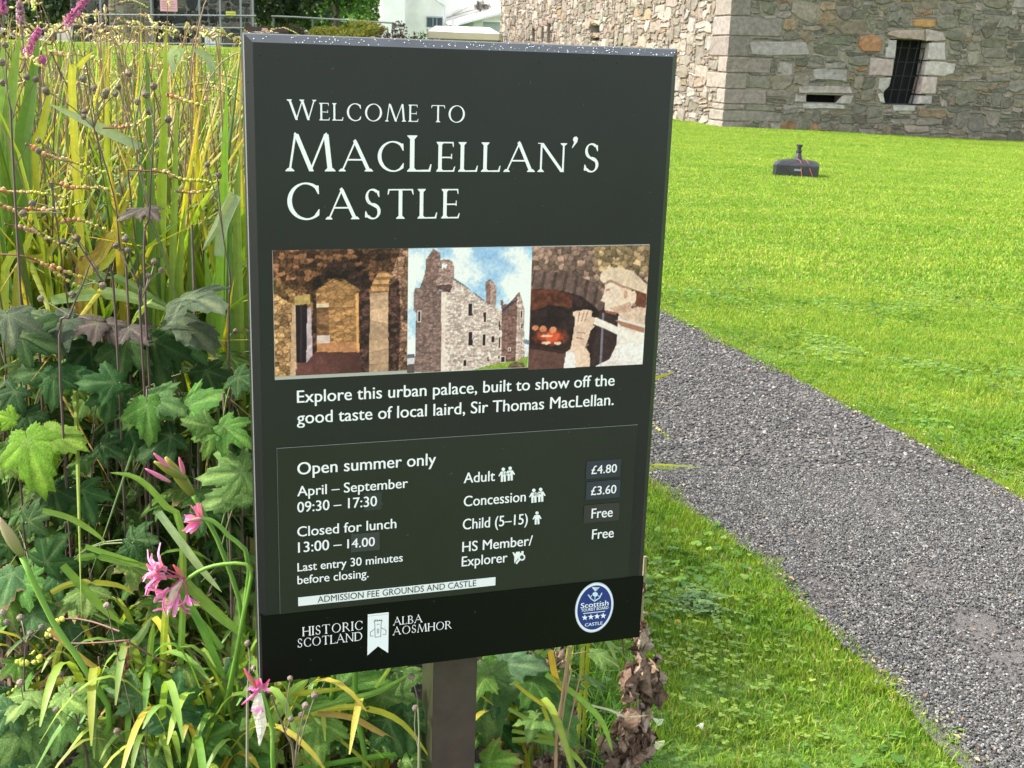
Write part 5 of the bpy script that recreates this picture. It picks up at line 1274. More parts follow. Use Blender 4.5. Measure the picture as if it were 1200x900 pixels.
for _ in range(130):
    u, v = rd.uniform(.02, SW - .02), rd.uniform(.03, SH - .02); L_ = rd.uniform(.001, .005); a = rd.uniform(0, 3.14)
    w_ = rd.uniform(.0002, .0005); du, dv = math.cos(a) * L_, math.sin(a) * L_; d = FD + .0022
    mb.poly([S(u, v, d), S(u + du, v + dv, d), S(u + du - math.sin(a) * w_, v + dv + math.cos(a) * w_, d), S(u - math.sin(a) * w_, v + math.cos(a) * w_, d)], jc((.14, .15, .14), .4))
part(mb, 'scratches', m_print, sign, kind='stuff')
# ================================================================ PLANTS
m_blade = colmat('blade_leaf', rough=.5, trans=.42, rand=.22, hue=.018, grain=.16, gscale=45)
m_leaf = colmat('lobed_leaf', rough=.62, trans=.32, rand=.2, hue=.015, grain=.28, gscale=35, veins=True, bump=.5, spec=.12)
m_stem = colmat('stem', rough=.6, rand=.15)
m_petal = colmat('petal', rough=.5, trans=.35, rand=.08)
m_dry = colmat('dry_leaf', rough=.85, trans=.15, grain=.3, gscale=60, rand=.12, bump=.6, bscale=120)
def soil_z(x, y): return ground_z(x, y) + (bed_h(x, y) if inpoly(x, y, BEDP) else 0)
YG = [(.20, .27, .028), (.30, .32, .03), (.13, .22, .02), (.25, .32, .03), (.09, .18, .02), (.36, .34, .04), (.16, .26, .025), (.05, .12, .015), (.07, .15, .018), (.08, .14, .03), (.14, .24, .02)]
def blade_cols(c, n, r, tipbrown=.5):
    tip = (.42, .27, .08) if r.random() < tipbrown else c; out = []
    for j in range(n):
        t = j / (n - 1); cc = mixc(mixc((c[0] * .8, c[1] * .85, c[2]), c, min(1, t * 2)), tip, max(0, (t - .8) / .2) * .9); out.append(cc)
    return out
def blade_w(w_, n, base=.55):
    return [w_ * (base + (1 - base) * min(1, 3 * j / (n - 1))) * (1 - max(0, (j / (n - 1) - .5) / .5) ** 2.2) + .0004 for j in range(n)]
def sword(mb, base, h_, lean, az, w_, col, r, bend=2.2, n=9, tipbrown=.4, kink=0):
    pts = []
    for j in range(n):
        t = j / (n - 1); out = lean * h_ * t ** bend; z = h_ * (t - .45 * lean * t ** 3)
        if kink and t > .7: z -= kink * h_ * (t - .7) ** 1.2 * 1.6; out += kink * h_ * (t - .7) * .8
        pts.append(Vector(base) + Vector((math.cos(az) * out, math.sin(az) * out, z)))
    sa = az + 1.57 + r.uniform(-.7, .7)
    mb.ribbon(pts, blade_w(w_, n), (math.cos(sa), math.sin(sa), 0), blade_cols(col, n, r, tipbrown), fold=.18)
def pod_stalk(mb_stem, mb_pod, pts, beads, r, size=.0046, cols=None, start=.35, stemcol=(.16, .09, .05), two=True):
    sp = spline(pts, 22); mb_stem.tube(sp, [.0022 - .0014 * j / 21 for j in range(22)], stemcol, n=4)
    L_ = len(sp); cols = cols or [(.42, .17, .05), (.48, .36, .16), (.40, .38, .07), (.22, .30, .05)]
    for k in range(beads):
        if r.random() < .1: continue
        t = start + (1 - start) * k / max(1, beads - 1); s_ = t * (L_ - 1); j = min(int(s_), L_ - 2); p = sp[j].lerp(sp[j + 1], s_ - j)
        d = (sp[j + 1] - sp[j]).normalized(); sd = d.cross(Vector((0, 0, 1))).normalized() * (1 if k % 2 else -1) * (1 if two else 0)
        up = Vector((0, 0, 1)); q = (k / max(1, beads - 1)) * (len(cols) - 1); qi = min(int(q), len(cols) - 2); c = mixc(cols[qi], cols[qi + 1], q - qi)
        sz = size * (1.15 - .5 * t) * r.uniform(.65, 1.2); sd = sd * r.uniform(.2, 1.5); up = Vector((0, 0, r.uniform(-.6, 1.6)))
        mb_pod.ball(p + sd * sz * .85 + up * sz * .5, sz, jc(c, .18, r), sq=1.1, axis=d + up * .6 + sd * .5, seg=6, rings=4)
# ---- montbretia clumps: prototypes, then copies
def make_clump(seed, hmin, hmax, nl, lab):
    r = random.Random(seed); t_ = thing('montbretia', (0, 0, 0), lab, 'plant', 'montbretia clumps massed at the back of the bed')
    for k in range(nl):
        mb = MB(); a = r.uniform(0, 6.28); b_ = (math.cos(a) * r.uniform(0, .09), math.sin(a) * r.uniform(0, .05), -.02)
        sword(mb, b_, r.uniform(hmin, hmax), r.uniform(.05, .5), r.uniform(0, 6.28), r.uniform(.013, .026), jc(r.choice(YG), .2, r), r, kink=r.choice([0, 0, 0, .5, .9]))
        local(mb, 'leaf', m_blade, t_)
    for k in range(2):
        mb = MB(); pd = MB(); az = r.uniform(0, 6.28); h_ = hmax * r.uniform(.82, 1.02); L_ = r.uniform(.16, .3); ux, uy = math.cos(az), math.sin(az)
        pts = [Vector((0, 0, 0)), Vector((ux * .05, uy * .05, h_ * .6)), Vector((ux * .12, uy * .12, h_ * .93)), Vector((ux * (.16 + L_ * .5), uy * (.16 + L_ * .5), h_)), Vector((ux * (.16 + L_), uy * (.16 + L_), h_ - r.uniform(-.01, .07)))]
        sc_ = r.random()
        pod_stalk(mb, pd, pts, 22, r, size=.0046, start=.7, stemcol=(.22, .13, .07), cols=[(.36, .24, .08), (.42, .38, .12), (.40, .44, .09), (.26, .36, .05)] if sc_ < .7 else [(.36, .24, .14), (.42, .33, .20), (.4, .36, .2)])
        st_ = local(mb, 'seed_stalk', m_stem, t_); local(pd, 'seed_pods', m_stem, st_)
    return t_
LABS = ['tall yellow green montbretia clump with arching seed stalks at the back of the bed']
protos = [make_clump(50 + k, 1.1, 1.55, 8, LABS[0]) for k in range(5)]
spots = []
tries = 0
while len(spots) < 54 and tries < 6000:
    tries += 1
    y = 2.9 + (rng.random() ** 1.4) * 4.2; px = rng.uniform(-60, 290); q = P(px, 300, y); x = q.x
    if not inpoly(x, y, BEDP): continue
    if any((x - a) ** 2 + (y - b_) ** 2 < (.14 + .03 * y) ** 2 for a, b_ in spots): continue
    spots.append((x, y))
spots.sort(key=lambda p: p[1])
used = set()
for k, (x, y) in enumerate(spots):
    pi = k % 5; o = protos[pi]
    if pi in used: kp = k % 5 == 0; o = copy_tree(o, keep=lambda ch: kp or not ch.name.startswith('seed_stalk'))
    used.add(pi)
    o.location = (x, y, soil_z(x, y)); o.rotation_euler = (0, 0, rng.uniform(0, 6.28)); s_ = rng.uniform(.93, 1.1) * (1.0 + .035 * (3 - y) * .6); o.scale = (s_, s_, s_ * (1.0 + .02 * max(0, y - 3)))
# dense background foliage of the same mass: nobody could count it
mb = MB(); sm = MB()
r = random.Random(77)
for _ in range(6800):
    y = 2.75 + r.random() ** .9 * 5.2; px = r.uniform(-90, 292) if y < 5 else r.uniform(-90, 300); x = P(px, 300, y).x
    if not inpoly(x, y, BEDP): continue
    h_ = r.uniform(.8, 1.60) * (1 + .008 * (y - 3)); sword(mb, (x, y, soil_z(x, y)), h_, r.uniform(.05, .75) * (.45 if y < 3.1 else 1), r.uniform(0, 6.28), r.uniform(.012, .027), jc(r.choice(YG), .25, r), r, n=6, kink=r.choice([0, 0, .6, 1.0]) * (.3 if y < 3.1 else 1))
for _ in range(330):      # blades that have flopped over towards the front
    y = r.uniform(2.8, 3.5); px = r.uniform(-60, 288); x = P(px, 300, y).x
    sword(mb, (x, y, soil_z(x, y)), r.uniform(.95, 1.3), r.uniform(.55, .95), r.choice([r.uniform(0, 3.14), r.uniform(-.5, .3), r.uniform(2.9, 3.6)]), r.uniform(.013, .024), jc(r.choice(YG), .25, r), r, n=9, bend=2.8, kink=r.choice([0, .3]))
for _ in range(420):      # thin reddish brown stems
    y = r.uniform(2.8, 5.5); px = r.uniform(-60, 290); x = P(px, 300, y).x; z0 = soil_z(x, y); h_ = r.uniform(.9, 1.45); a_, b2 = r.uniform(-.22, .22), r.uniform(-.1, .1)
    sm.tube(spline([(x, y, z0 + .3), (x + a_ * .4, y + b2, z0 + h_ * .75), (x + a_, y + b2, z0 + h_)], 5), .0017, jc(r.choice([(.16, .08, .05), (.26, .17, .08), (.10, .06, .045)]), .2, r), n=3, cap=False)
for _ in range(150):
    y = 2.9 + r.random() * 4.6; px = r.uniform(-90, 285); x = P(px, 300, y).x
    if not inpoly(x, y, BEDP): continue
    az = r.uniform(0, 6.28); ux, uy = math.cos(az), math.sin(az); h_ = r.uniform(1.25, 1.52); L_ = r.uniform(.08, .2); z0 = soil_z(x, y)
    pts = [Vector((x, y, z0 + .5)), Vector((x + ux * .05, y + uy * .05, z0 + h_ * .93)), Vector((x + ux * (.05 + L_ * .5), y + uy * (.05 + L_ * .5), z0 + h_)), Vector((x + ux * (.05 + L_), y + uy * (.05 + L_), z0 + h_ - r.uniform(-.02, .05)))]
    sp = spline(pts, 9); sm.tube(sp, .002, (.26, .16, .09), n=3)
    for k in range(9):
        t = .55 + .45 * k / 8; p = sp[min(8, int(t * 8))].lerp(sp[min(8, int(t * 8) + 1)], t * 8 - int(t * 8)); c = mixc((.42, .28, .12), (.46, .46, .12), k / 8); d = Vector((r.uniform(-1, 1), r.uniform(-1, 1), r.uniform(0, 1.2))).normalized() * .011
        sm.ball(p + d * .5, .0038, jc(c, .25, r), sq=2.6, axis=d, seg=4, rings=3)
tag(mb.build('montbretia_foliage', m_blade, smooth=False), 'dense mass of yellow green sword leaves filling the back of the bed', 'foliage', kind='stuff')
tag(sm.build('montbretia_seed_heads', m_stem), 'tangle of tiny pinkish and yellow seed pods over the sword leaves', 'seed heads', kind='stuff')

# ---- single blades that stand out, traced from base to tip
def hero_blade(root, pts, depth, w_px, col, r, n=12, side=None, fold=.12, tipbrown=0, ground=True, matr=None, base_w=.7, name='leaf', label=None, parent=None):
    W_ = []
    for k, (x, y) in enumerate(pts):
        d = depth if not isinstance(depth, (list, tuple)) else depth[0] + (depth[1] - depth[0]) * k / (len(pts) - 1)
        W_.append(P(x, y, d))
    if ground:
        b_ = W_[0].copy(); b_.z = soil_z(b_.x, b_.y) - .02; mid = W_[0].copy(); mid.z = (W_[0].z + b_.z) / 2
        W_ = [b_, mid] + W_; n += 4
    sp = spline(W_, n); w_ = w_px / F * (depth if not isinstance(depth, (list, tuple)) else depth[0])
    mb = MB(); mb.ribbon(sp, blade_w(w_, n, base_w), side or (1, 0, 0), blade_cols(col, n, r, tipbrown), fold=fold)
    return part(mb, name, matr or m_blade, parent or root, label=label)
rh = random.Random(21)
def hero_root(name, px, Y, label, cat='plant', group=None):
    b_ = P(px, 400, Y); b_.z = soil_z(b_.x, b_.y); return thing(name, b_, label, cat, group)
BG, MG, DGc, PALE = (.16, .27, .03), (.10, .19, .03), (.055, .12, .022), (.30, .38, .20)
h1 = hero_root('montbretia', 190, 2.75, 'tallest bright green sword leaved clump, its leaf tip rising in front of the railings', group=None)
for pts, w_, c in (([(186, 420), (188, 300), (192, 160), (195, 26)], 13, (.22, .36, .03)), ([(178, 420), (179, 300), (175, 150), (171, 50)], 11, MG), ([(203, 400), (203, 300), (206, 190), (207, 112)], 9, (.18, .30, .04)),
                   ([(165, 360), (164, 260), (168, 170)], 11, DGc), ([(215, 420), (210, 330), (217, 240)], 13, BG), ([(228, 420), (224, 330), (222, 265)], 11, MG), ([(196, 400), (190, 330), (184, 245)], 14, MG), ([(262, 350), (255, 300), (250, 250)], 14, BG)):
    hero_blade(h1, pts, 2.72, w_, c, rh)
h2 = hero_root('montbretia', 265, 2.7, 'broad upright green clump beside the left edge of the sign with one pale bent leaf')
for pts, w_, c in (([(258, 420), (260, 300), (263, 200), (266, 95)], 13, (.20, .33, .03)), ([(270, 400), (268, 300), (272, 210)], 12, MG), ([(250, 430), (246, 350), (240, 290)], 12, BG), ([(280, 350), (278, 250), (281, 180)], 11, (.2, .3, .05))):
    hero_blade(h2, pts, 2.68, w_, c, rh)
hero_blade(h2, [(256, 300), (262, 262), (277, 226), (256, 262), (237, 294)], 2.6, 14, PALE, rh, ground=False, label='pale bent sword leaf')
h3 = hero_root('montbretia', 25, 2.8, 'broad bladed dark green sword clump at the far left edge')
for pts, w_, c in (([(28, 200), (35, 120), (46, 42)], 20, (.13, .23, .03)), ([(10, 220), (14, 110), (24, 38)], 17, (.17, .27, .04)), ([(2, 200), (2, 110), (4, 45)], 14, (.2, .3, .05)), ([(40, 210), (50, 150), (62, 92)], 13, (.3, .34, .03))):
    hero_blade(h3, pts, 2.85, w_, c, rh)
h4 = hero_root('montbretia', 120, 2.7, 'montbretia clump with pale lying leaves and one orange streaked leaf')
for pts, w_, c, g_ in (([(165, 172), (135, 158), (110, 146), (56, 121)], 12, PALE, False), ([(60, 352), (110, 344), (150, 348), (205, 366)], 15, (.30, .42, .14), False), ([(80, 350), (120, 322), (170, 345), (215, 372)], 11, (.2, .34, .08), False),
                       ([(100, 335), (118, 300), (136, 276)], 16, (.46, .33, .05), True), ([(108, 345), (128, 305), (140, 285)], 12, (.36, .38, .04), True), ([(92, 330), (110, 300), (128, 270)], 9, (.40, .18, .12), True),
                       ([(250, 84), (243, 66), (226, 58)], 9, PALE, False), ([(205, 85), (200, 64), (212, 57), (207, 78)], 8, PALE, False), ([(20, 330), (55, 300), (72, 270)], 11, (.34, .38, .04), True), ([(5, 330), (30, 290), (40, 262)], 10, (.3, .36, .04), True),
                       ([(110, 330), (140, 260), (160, 200)], 8, (.4, .38, .05), True), ([(85, 115), (92, 80), (110, 60)], 9, (.45, .42, .04), True)):
    hero_blade(h4, pts, 2.7 if g_ else 2.62, w_, c, rh, ground=g_, n=10)
h5 = hero_root('montbretia', 742, 2.75, 'sword leaves poking out past the right edge of the sign over the gravel')
h5.location = P(735, 860, 2.72).x, 2.62, 0; BASES[h5.name] = Vector(h5.location)
hero_blade(h5, [(700, 560), (745, 452), (768, 443), (791, 436)], 2.55, 6, (.40, .42, .03), rh)
hero_blade(h5, [(690, 620), (740, 552), (768, 545), (822, 548)], 2.5, 6, (.36, .42, .06), rh)
hero_blade(h5, [(690, 640), (735, 560), (765, 549), (795, 551)], 2.52, 5, (.30, .38, .05), rh)
mb = MB(); pd = MB(); pod_stalk(mb, pd, [Vector(h5.location), P(715, 560, 2.55), P(745, 492, 2.52), P(785, 515, 2.5)], 26, rh, size=.0042, start=.7); st_ = part(mb, 'seed_stalk', m_stem, h5); part(pd, 'seed_pods', m_stem, st_)

# ---- bead-like seed stalks traced over the left bed
def bead_stalk(root, pts, depth, beads, start=.25, size=.0050, cols=None, stemcol=(.20, .10, .06), name='seed_stalk'):
    W_ = [P(x, y, depth + .03 * k) for k, (x, y) in enumerate(pts)]; mb = MB(); pd = MB()
    pod_stalk(mb, pd, W_, beads, rh, size=size, start=start, cols=cols, stemcol=stemcol)
    st_ = part(mb, name, m_stem, root); part(pd, 'seed_pods', m_stem, st_)
OR = [(.45, .16, .05), (.50, .34, .14), (.46, .44, .05), (.26, .36, .05)]
PK = [(.45, .2, .12), (.52, .36, .22), (.44, .42, .10)]
hs = hero_root('montbretia', 60, 2.5, 'montbretia clump with orange to yellow beaded seed stalks reaching over dark leaves')
def to_ground(root, px, py, Y):
    p = P(px, py, Y); g_ = Vector((p.x, p.y + .1, soil_z(p.x, p.y + .1))); mb = MB(); mb.tube(spline([g_, (g_ + p) / 2 + Vector((0, .04, 0)), p], 7), .002, (.13, .07, .05), n=4); part(mb, 'stalk_base', m_stem, root)
for pts, dp, nb_, s_ in (([(-20, 225), (0, 240), (25, 252), (47, 272), (70, 285)], 2.5, 30, .15), ([(-15, 222), (10, 225), (50, 227), (95, 237)], 2.55, 28, .1), ([(-30, 298), (20, 299), (47, 307), (75, 327), (97, 338)], 2.45, 26, .45), ([(30, 300), (65, 314), (87, 322), (110, 331)], 2.5, 18, .25),
                         ([(60, 214), (87, 220), (125, 222), (152, 239)], 2.55, 24, .2), ([(70, 262), (90, 258), (112, 265), (147, 276)], 2.55, 22, .15), ([(15, 243), (45, 246), (70, 245), (97, 236)], 2.6, 22, .2), ([(30, 168), (60, 184), (87, 191), (135, 206)], 2.5, 34, .1), ([(150, 199), (190, 202), (212, 210), (252, 214)], 2.5, 30, .15),
                         ([(5, 262), (30, 268), (45, 275), (80, 291)], 2.52, 20, .2), ([(205, 224), (225, 226), (252, 222)], 2.6, 12, .3), ([(120, 150), (150, 148), (178, 137)], 2.6, 14, .3), ([(195, 110), (215, 118), (240, 125)], 2.65, 16, .1)):
    bead_stalk(hs, pts, dp, nb_, s_, cols=OR if rh.random() < .7 else PK)
for px, py in ((-20, 225), (-30, 298), (60, 214), (15, 243), (150, 199)): to_ground(hs, px, py, 2.55)
hs2 = hero_root('montbretia', 150, 2.0, 'montbretia seed stalks with yellow and rust beads near the bottom left corner')
RB = (.15, .06, .045)
bead_stalk(hs2, [(150, 752), (185, 772), (216, 782), (245, 802), (262, 820), (282, 838)], 1.98, 34, .42, .0046, [(.42, .40, .10), (.44, .44, .06), (.24, .36, .04)], (.22, .10, .08))
bead_stalk(hs2, [(152, 750), (120, 753), (75, 753), (55, 742)], 2.0, 5, .75, .005, [(.40, .2, .1), (.5, .48, .1)], RB)
bead_stalk(hs2, [(150, 758), (148, 776), (136, 812), (100, 853), (80, 872), (58, 896)], 1.96, 30, .15, .0048, [(.28, .07, .04), (.42, .20, .10), (.48, .28, .14), (.42, .44, .05)], (.3, .1, .08))
bead_stalk(hs2, [(140, 740), (105, 728), (75, 726), (55, 745), (35, 770)], 2.0, 18, .5, .0056, [(.5, .5, .08), (.46, .46, .1), (.34, .42, .06)], RB)
bead_stalk(hs2, [(62, 760), (40, 776), (20, 778), (5, 790), (-10, 800)], 2.0, 22, .15, .006, [(.44, .46, .06), (.26, .38, .04)], RB)
bead_stalk(hs2, [(60, 775), (30, 800), (10, 812), (-8, 830)], 2.02, 18, .3, .0056, [(.30, .40, .04), (.22, .34, .04)], RB)
bead_stalk(hs2, [(58, 790), (42, 812), (22, 822), (2, 838)], 1.99, 16, .3, .0052, [(.38, .40, .06), (.22, .34, .04)], RB)
mb = MB(); p = P(150, 752, 1.98); mb.tube(spline([Vector((p.x - .02, p.y + .05, soil_z(p.x, p.y) - .02)), P(140, 830, 2.0), p], 8), .003, RB, n=5); part(mb, 'stalk_base', m_stem, hs2)

# ---- Japanese anemone: lobed leaves
AG = [(.042, .10, .016), (.058, .13, .02), (.032, .08, .013), (.075, .155, .024)]
LIME = (.17, .33, .03); MIDG = (.08, .18, .03); BLUEG = (.06, .145, .05); GREY = (.085, .115, .065); PURP = (.10, .082, .068); PALEG = (.115, .22, .06)
def leaf_local(col, r, lobes=5, size=1.0, droop=.25, edge=None, spread=115, nring=(0.3, .6, .86, 1.0), elong=1.0):
    """palmate leaf with its stalk end at the origin and its tip along +Y"""
    mb = MB(); cen = Vector((0, .12, 0)); nA = 54
    if lobes == 3: angs, lens, wd = [0, -62, 62], [1, .72, .72], 38
    elif lobes == 1: angs, lens, wd = [0], [1], 48
    else: angs, lens, wd = [0, -52, 52, -108, 108], [1, .86, .84, .6, .58], 30
    lens = [l_ * r.uniform(.92, 1.08) for l_ in lens]
    tooth = [r.uniform(.6, 1.3) for _ in range(nA + 1)]
    def rad(a):
        best = .34
        for aa, l_ in zip(angs, lens):
            d = abs((a - aa + 180) % 360 - 180)
            f_ = max(0, 1 - d / (wd * 1.5)); best = max(best, l_ * (f_ ** .72) * (1.0 if lobes > 1 else 1))
        back = abs(a) > 150
        return best * (1 - .55 * max(0, (abs(a) - 140) / 40))
    vi = [mb.vert(cen, mixc(col, (.3, .36, .15), .25))]
    rows_ = []
    for k in range(nA):
        a = -176 + 352 * k / (nA - 1); R_ = rad(a)
        tt = 1 + (.075 if k % 2 else -.075) * tooth[k]
        dn = min(abs((a - aa + 180) % 360 - 180) for aa in angs); vein = dn < 3.6
        row = []
        for rr_ in nring:
            q = R_ * rr_ * (tt if rr_ == 1.0 else 1 + (tt - 1) * .3)
            x, y = math.sin(R(a)) * q, math.cos(R(a)) * q * elong
            z = -droop * (q ** 2) + .05 * (1 if not vein else -.6) * q * min(1, dn / 14) + .035 * nz(x * 3.5 + r.seedv, y * 3.5) - .05 * max(0, rr_ - .85) * 3
            c = mixc(col, (min(1, col[0] * 1.9 + .05), min(1, col[1] * 1.6 + .05), col[2] * 1.5 + .03), .55) if vein and rr_ < .95 else col
            if k % 3 == 1 and .3 < rr_ < 1: c = (c[0] * .8, c[1] * .82, c[2] * .8)
            if rr_ == 1.0: c = edge or (col[0] * .9, col[1] * .88, col[2] * .9)
            row.append(mb.vert(Vector((x, y + .12, z)) , c))
        rows_.append(row)
    for k in range(nA - 1):
        a, b_ = rows_[k], rows_[k + 1]; mb.f.append((vi[0], b_[0], a[0]))
        for j in range(len(nring) - 1): mb.f.append((a[j], b_[j], b_[j + 1], a[j + 1]))
    mb.v = [tuple(Vector(v) * size) for v in mb.v]
    return mb
class RR(random.Random):
    seedv = 0.0
def rr(seed): q = RR(seed); q.seedv = seed * 1.37; return q
def orient(pos, tipdir, normal):
    """matrix placing a leaf: +Y to the tip, +Z to the normal"""
    y = Vector(tipdir).normalized(); z = Vector(normal); z = (z - y * z.dot(y)).normalized(); x = y.cross(z)
    m_ = Matrix((x, y, z)).transposed().to_4x4(); m_.translation = Vector(pos); return m_
def place_leaf(root, mb, mat4, m_, petiole_to=None, name='leaf', label=None, pet_col=(.12, .15, .05), pw=.0016):
    M4 = mat4.copy()
    mb.v = [tuple(M4 @ Vector(v)) for v in mb.v]
    o = part(mb, name, m_, root, smooth=True, label=label)
    if petiole_to is not None:
        p0 = M4.translation; p1 = Vector(petiole_to); mid = (p0 + p1) / 2 + Vector((0, 0, .03)); pm_ = MB(); pm_.tube(spline([p1, mid, p0], 7), pw, pet_col, n=4); part(pm_, 'leaf_stalk', m_stem, root)
    return o
# prototypes
def make_anemone(seed, h_, nl, size, pal, lab, group, name='japanese_anemone'):
    r = rr(seed); t_ = thing(name, (0, 0, 0), lab, 'plant', group)
    mb = MB(); mb.tube(spline([(0, 0, -.02), (r.uniform(-.03, .03), r.uniform(-.03, .03), h_ * .5), (r.uniform(-.05, .05), r.uniform(-.05, .05), h_ * .92)], 8), [.0045 - .0003 * k for k in range(8)], (.09, .06, .045), n=5); local(mb, 'stem', m_stem, t_)
    for k in range(nl):
        az = k * 2.4 + r.uniform(-.4, .4); z = h_ * r.uniform(.3, 1.0); L_ = r.uniform(.05, .16) * (1.2 - z / h_ * .5); rad_ = L_
        b_ = Vector((0, 0, z - .06)); p = Vector((math.cos(az) * rad_, math.sin(az) * rad_, z)); out = Vector((math.cos(az), math.sin(az), 0))
        tip = (out + Vector((0, 0, r.uniform(-.9, -.1)))).normalized(); nrm = (Vector((0, 0, 1)) + out * r.uniform(.2, .9))
        c = jc(r.choice(pal), .2, r); lb = leaf_local(c, r, r.choice([5, 5, 3]), size * r.uniform(.75, 1.2), edge=(.3, .2, .1) if r.random() < .12 else None)
        mb = lb; M4 = orient(p, tip, nrm); mb.v = [tuple(M4 @ Vector(v)) for v in mb.v]; local(mb, 'leaf', m_leaf, t_)
        mb = MB(); mb.tube(spline([b_, (b_ + p) / 2 + Vector((0, 0, .02)), p], 5), .0015, (.10, .10, .04), n=4); local(mb, 'leaf_stalk', m_stem, t_)
    return t_
GA = 'leafy anemone plants in the middle of the bed'; GB = 'leafy anemone plants low at the front of the bed'
pa_ = [make_anemone(300 + k, .78, 11, .075, AG, 'dark green lobed anemone plant in the shaded middle of the bed', GA) for k in range(4)]
pb_ = [make_anemone(330 + k, .42, 9, .07, [MIDG, BLUEG, (.12, .22, .05), AG[3], PALEG], 'lighter green lobed anemone plant low at the front of the bed', GB) for k in range(3)]
ORD = ['first', 'second', 'third', 'fourth', 'fifth', 'sixth', 'seventh', 'eighth', 'ninth']
def place(protos_, spots_, sc0=1.0, labs=None):
    used_ = set()
    for k, (x, y, s_) in enumerate(spots_):
        i = k % len(protos_); o = protos_[i]
        if i in used_: o = copy_tree(o)
        used_.add(i); o['label'] = labs[k] if labs else o['label']; o.location = (x, y, soil_z(x, y)); o.rotation_euler = (0, 0, rng.uniform(0, 6.28)); q = s_ * sc0; o.scale = (q, q, q)
sp_ = []
for row, (Y, y0, n_) in enumerate(((2.62, 0, 9), (2.48, 0, 9), (2.34, 0, 8))):
    for k in range(n_):
        px = -35 + 335 * (k + rng.uniform(.2, .8)) / n_; yy = Y + rng.uniform(-.05, .05); q = P(px, 480, yy); sp_.append((q.x, yy, (1.03, .95, .82)[row] * rng.uniform(.92, 1.06)))
place(pa_, sp_, labs=['dark lobed anemone, %s row of the shaded middle bed, %s from left' % (w_, ORD[k]) for w_, n_ in (('back', 9), ('second', 9), ('front', 8)) for k in range(n_)])
sp_ = []
for Y, n_, lo, hi, s0 in ((2.22, 6, -40, 300, 1.05), (2.1, 5, -30, 300, .85), (2.35, 4, 300, 500, .95), (2.28, 3, 560, 650, .95), (2.2, 3, 300, 480, .8)):
    for k in range(n_):
        px = lo + (hi - lo) * (k + rng.uniform(.2, .8)) / n_; q = P(px, 800, Y); sp_.append((q.x, Y + rng.uniform(-.04, .04), s0 * rng.uniform(.9, 1.1)))
place(pb_, sp_, labs=['low lighter green anemone %s, %s from left' % (w_, ORD[k]) for w_, n_ in (('behind the pink flowers', 6), ('in the bottom left foreground', 5), ('behind the black band left of the post', 4), ('behind the drooping leaves right of the post', 3), ('in front, between the sign corner and the post', 3)) for k in range(n_)])
# plants whose leaves can be told apart in the picture
def img_leaf(root, px, py, Y, ang, size_px, col, lobes=5, tilt=.5, edge=None, stalk=None, label=None, droop=.25, elong=1.0, seed=None):
    """leaf whose stalk end stands at a photo position; ang 0 = tip to the right, 90 = tip down"""
    r = rr(seed or int(px * 7 + py * 3)); pos = P(px, py, Y); sz = size_px / F * Y
    right = Vector((1, 0, 0)); down = Vector((0, -.25, -1)).normalized(); a = R(ang)
    tip = right * math.cos(a) + down * math.sin(a) + Vector((0, -.25 - .3 * tilt, .0))
    nrm = Vector((r.uniform(-.15, .15), -1, .35 + tilt))
    lb = leaf_local(jc(col, .1, r), r, lobes, sz, droop=droop, edge=edge, elong=elong)
    b_ = root.location.copy(); to = Vector((b_.x, b_.y, pos.z * .82)) if stalk is None else P(*stalk)
    return place_leaf(root, lb, orient(pos, tip, nrm), m_leaf, to, label=label)
def stem_up(root, px, py, Y, c=(.09, .06, .045), w_=.003):
    p = P(px, py, Y); b_ = root.location; mb = MB(); mb.tube(spline([b_, (b_ + p) / 2 + Vector((.01, 0, 0)), p], 8), w_, c, n=5); part(mb, 'stem', m_stem, root)
D1, D2g = (.024, .066, .016), (.036, .092, .022)
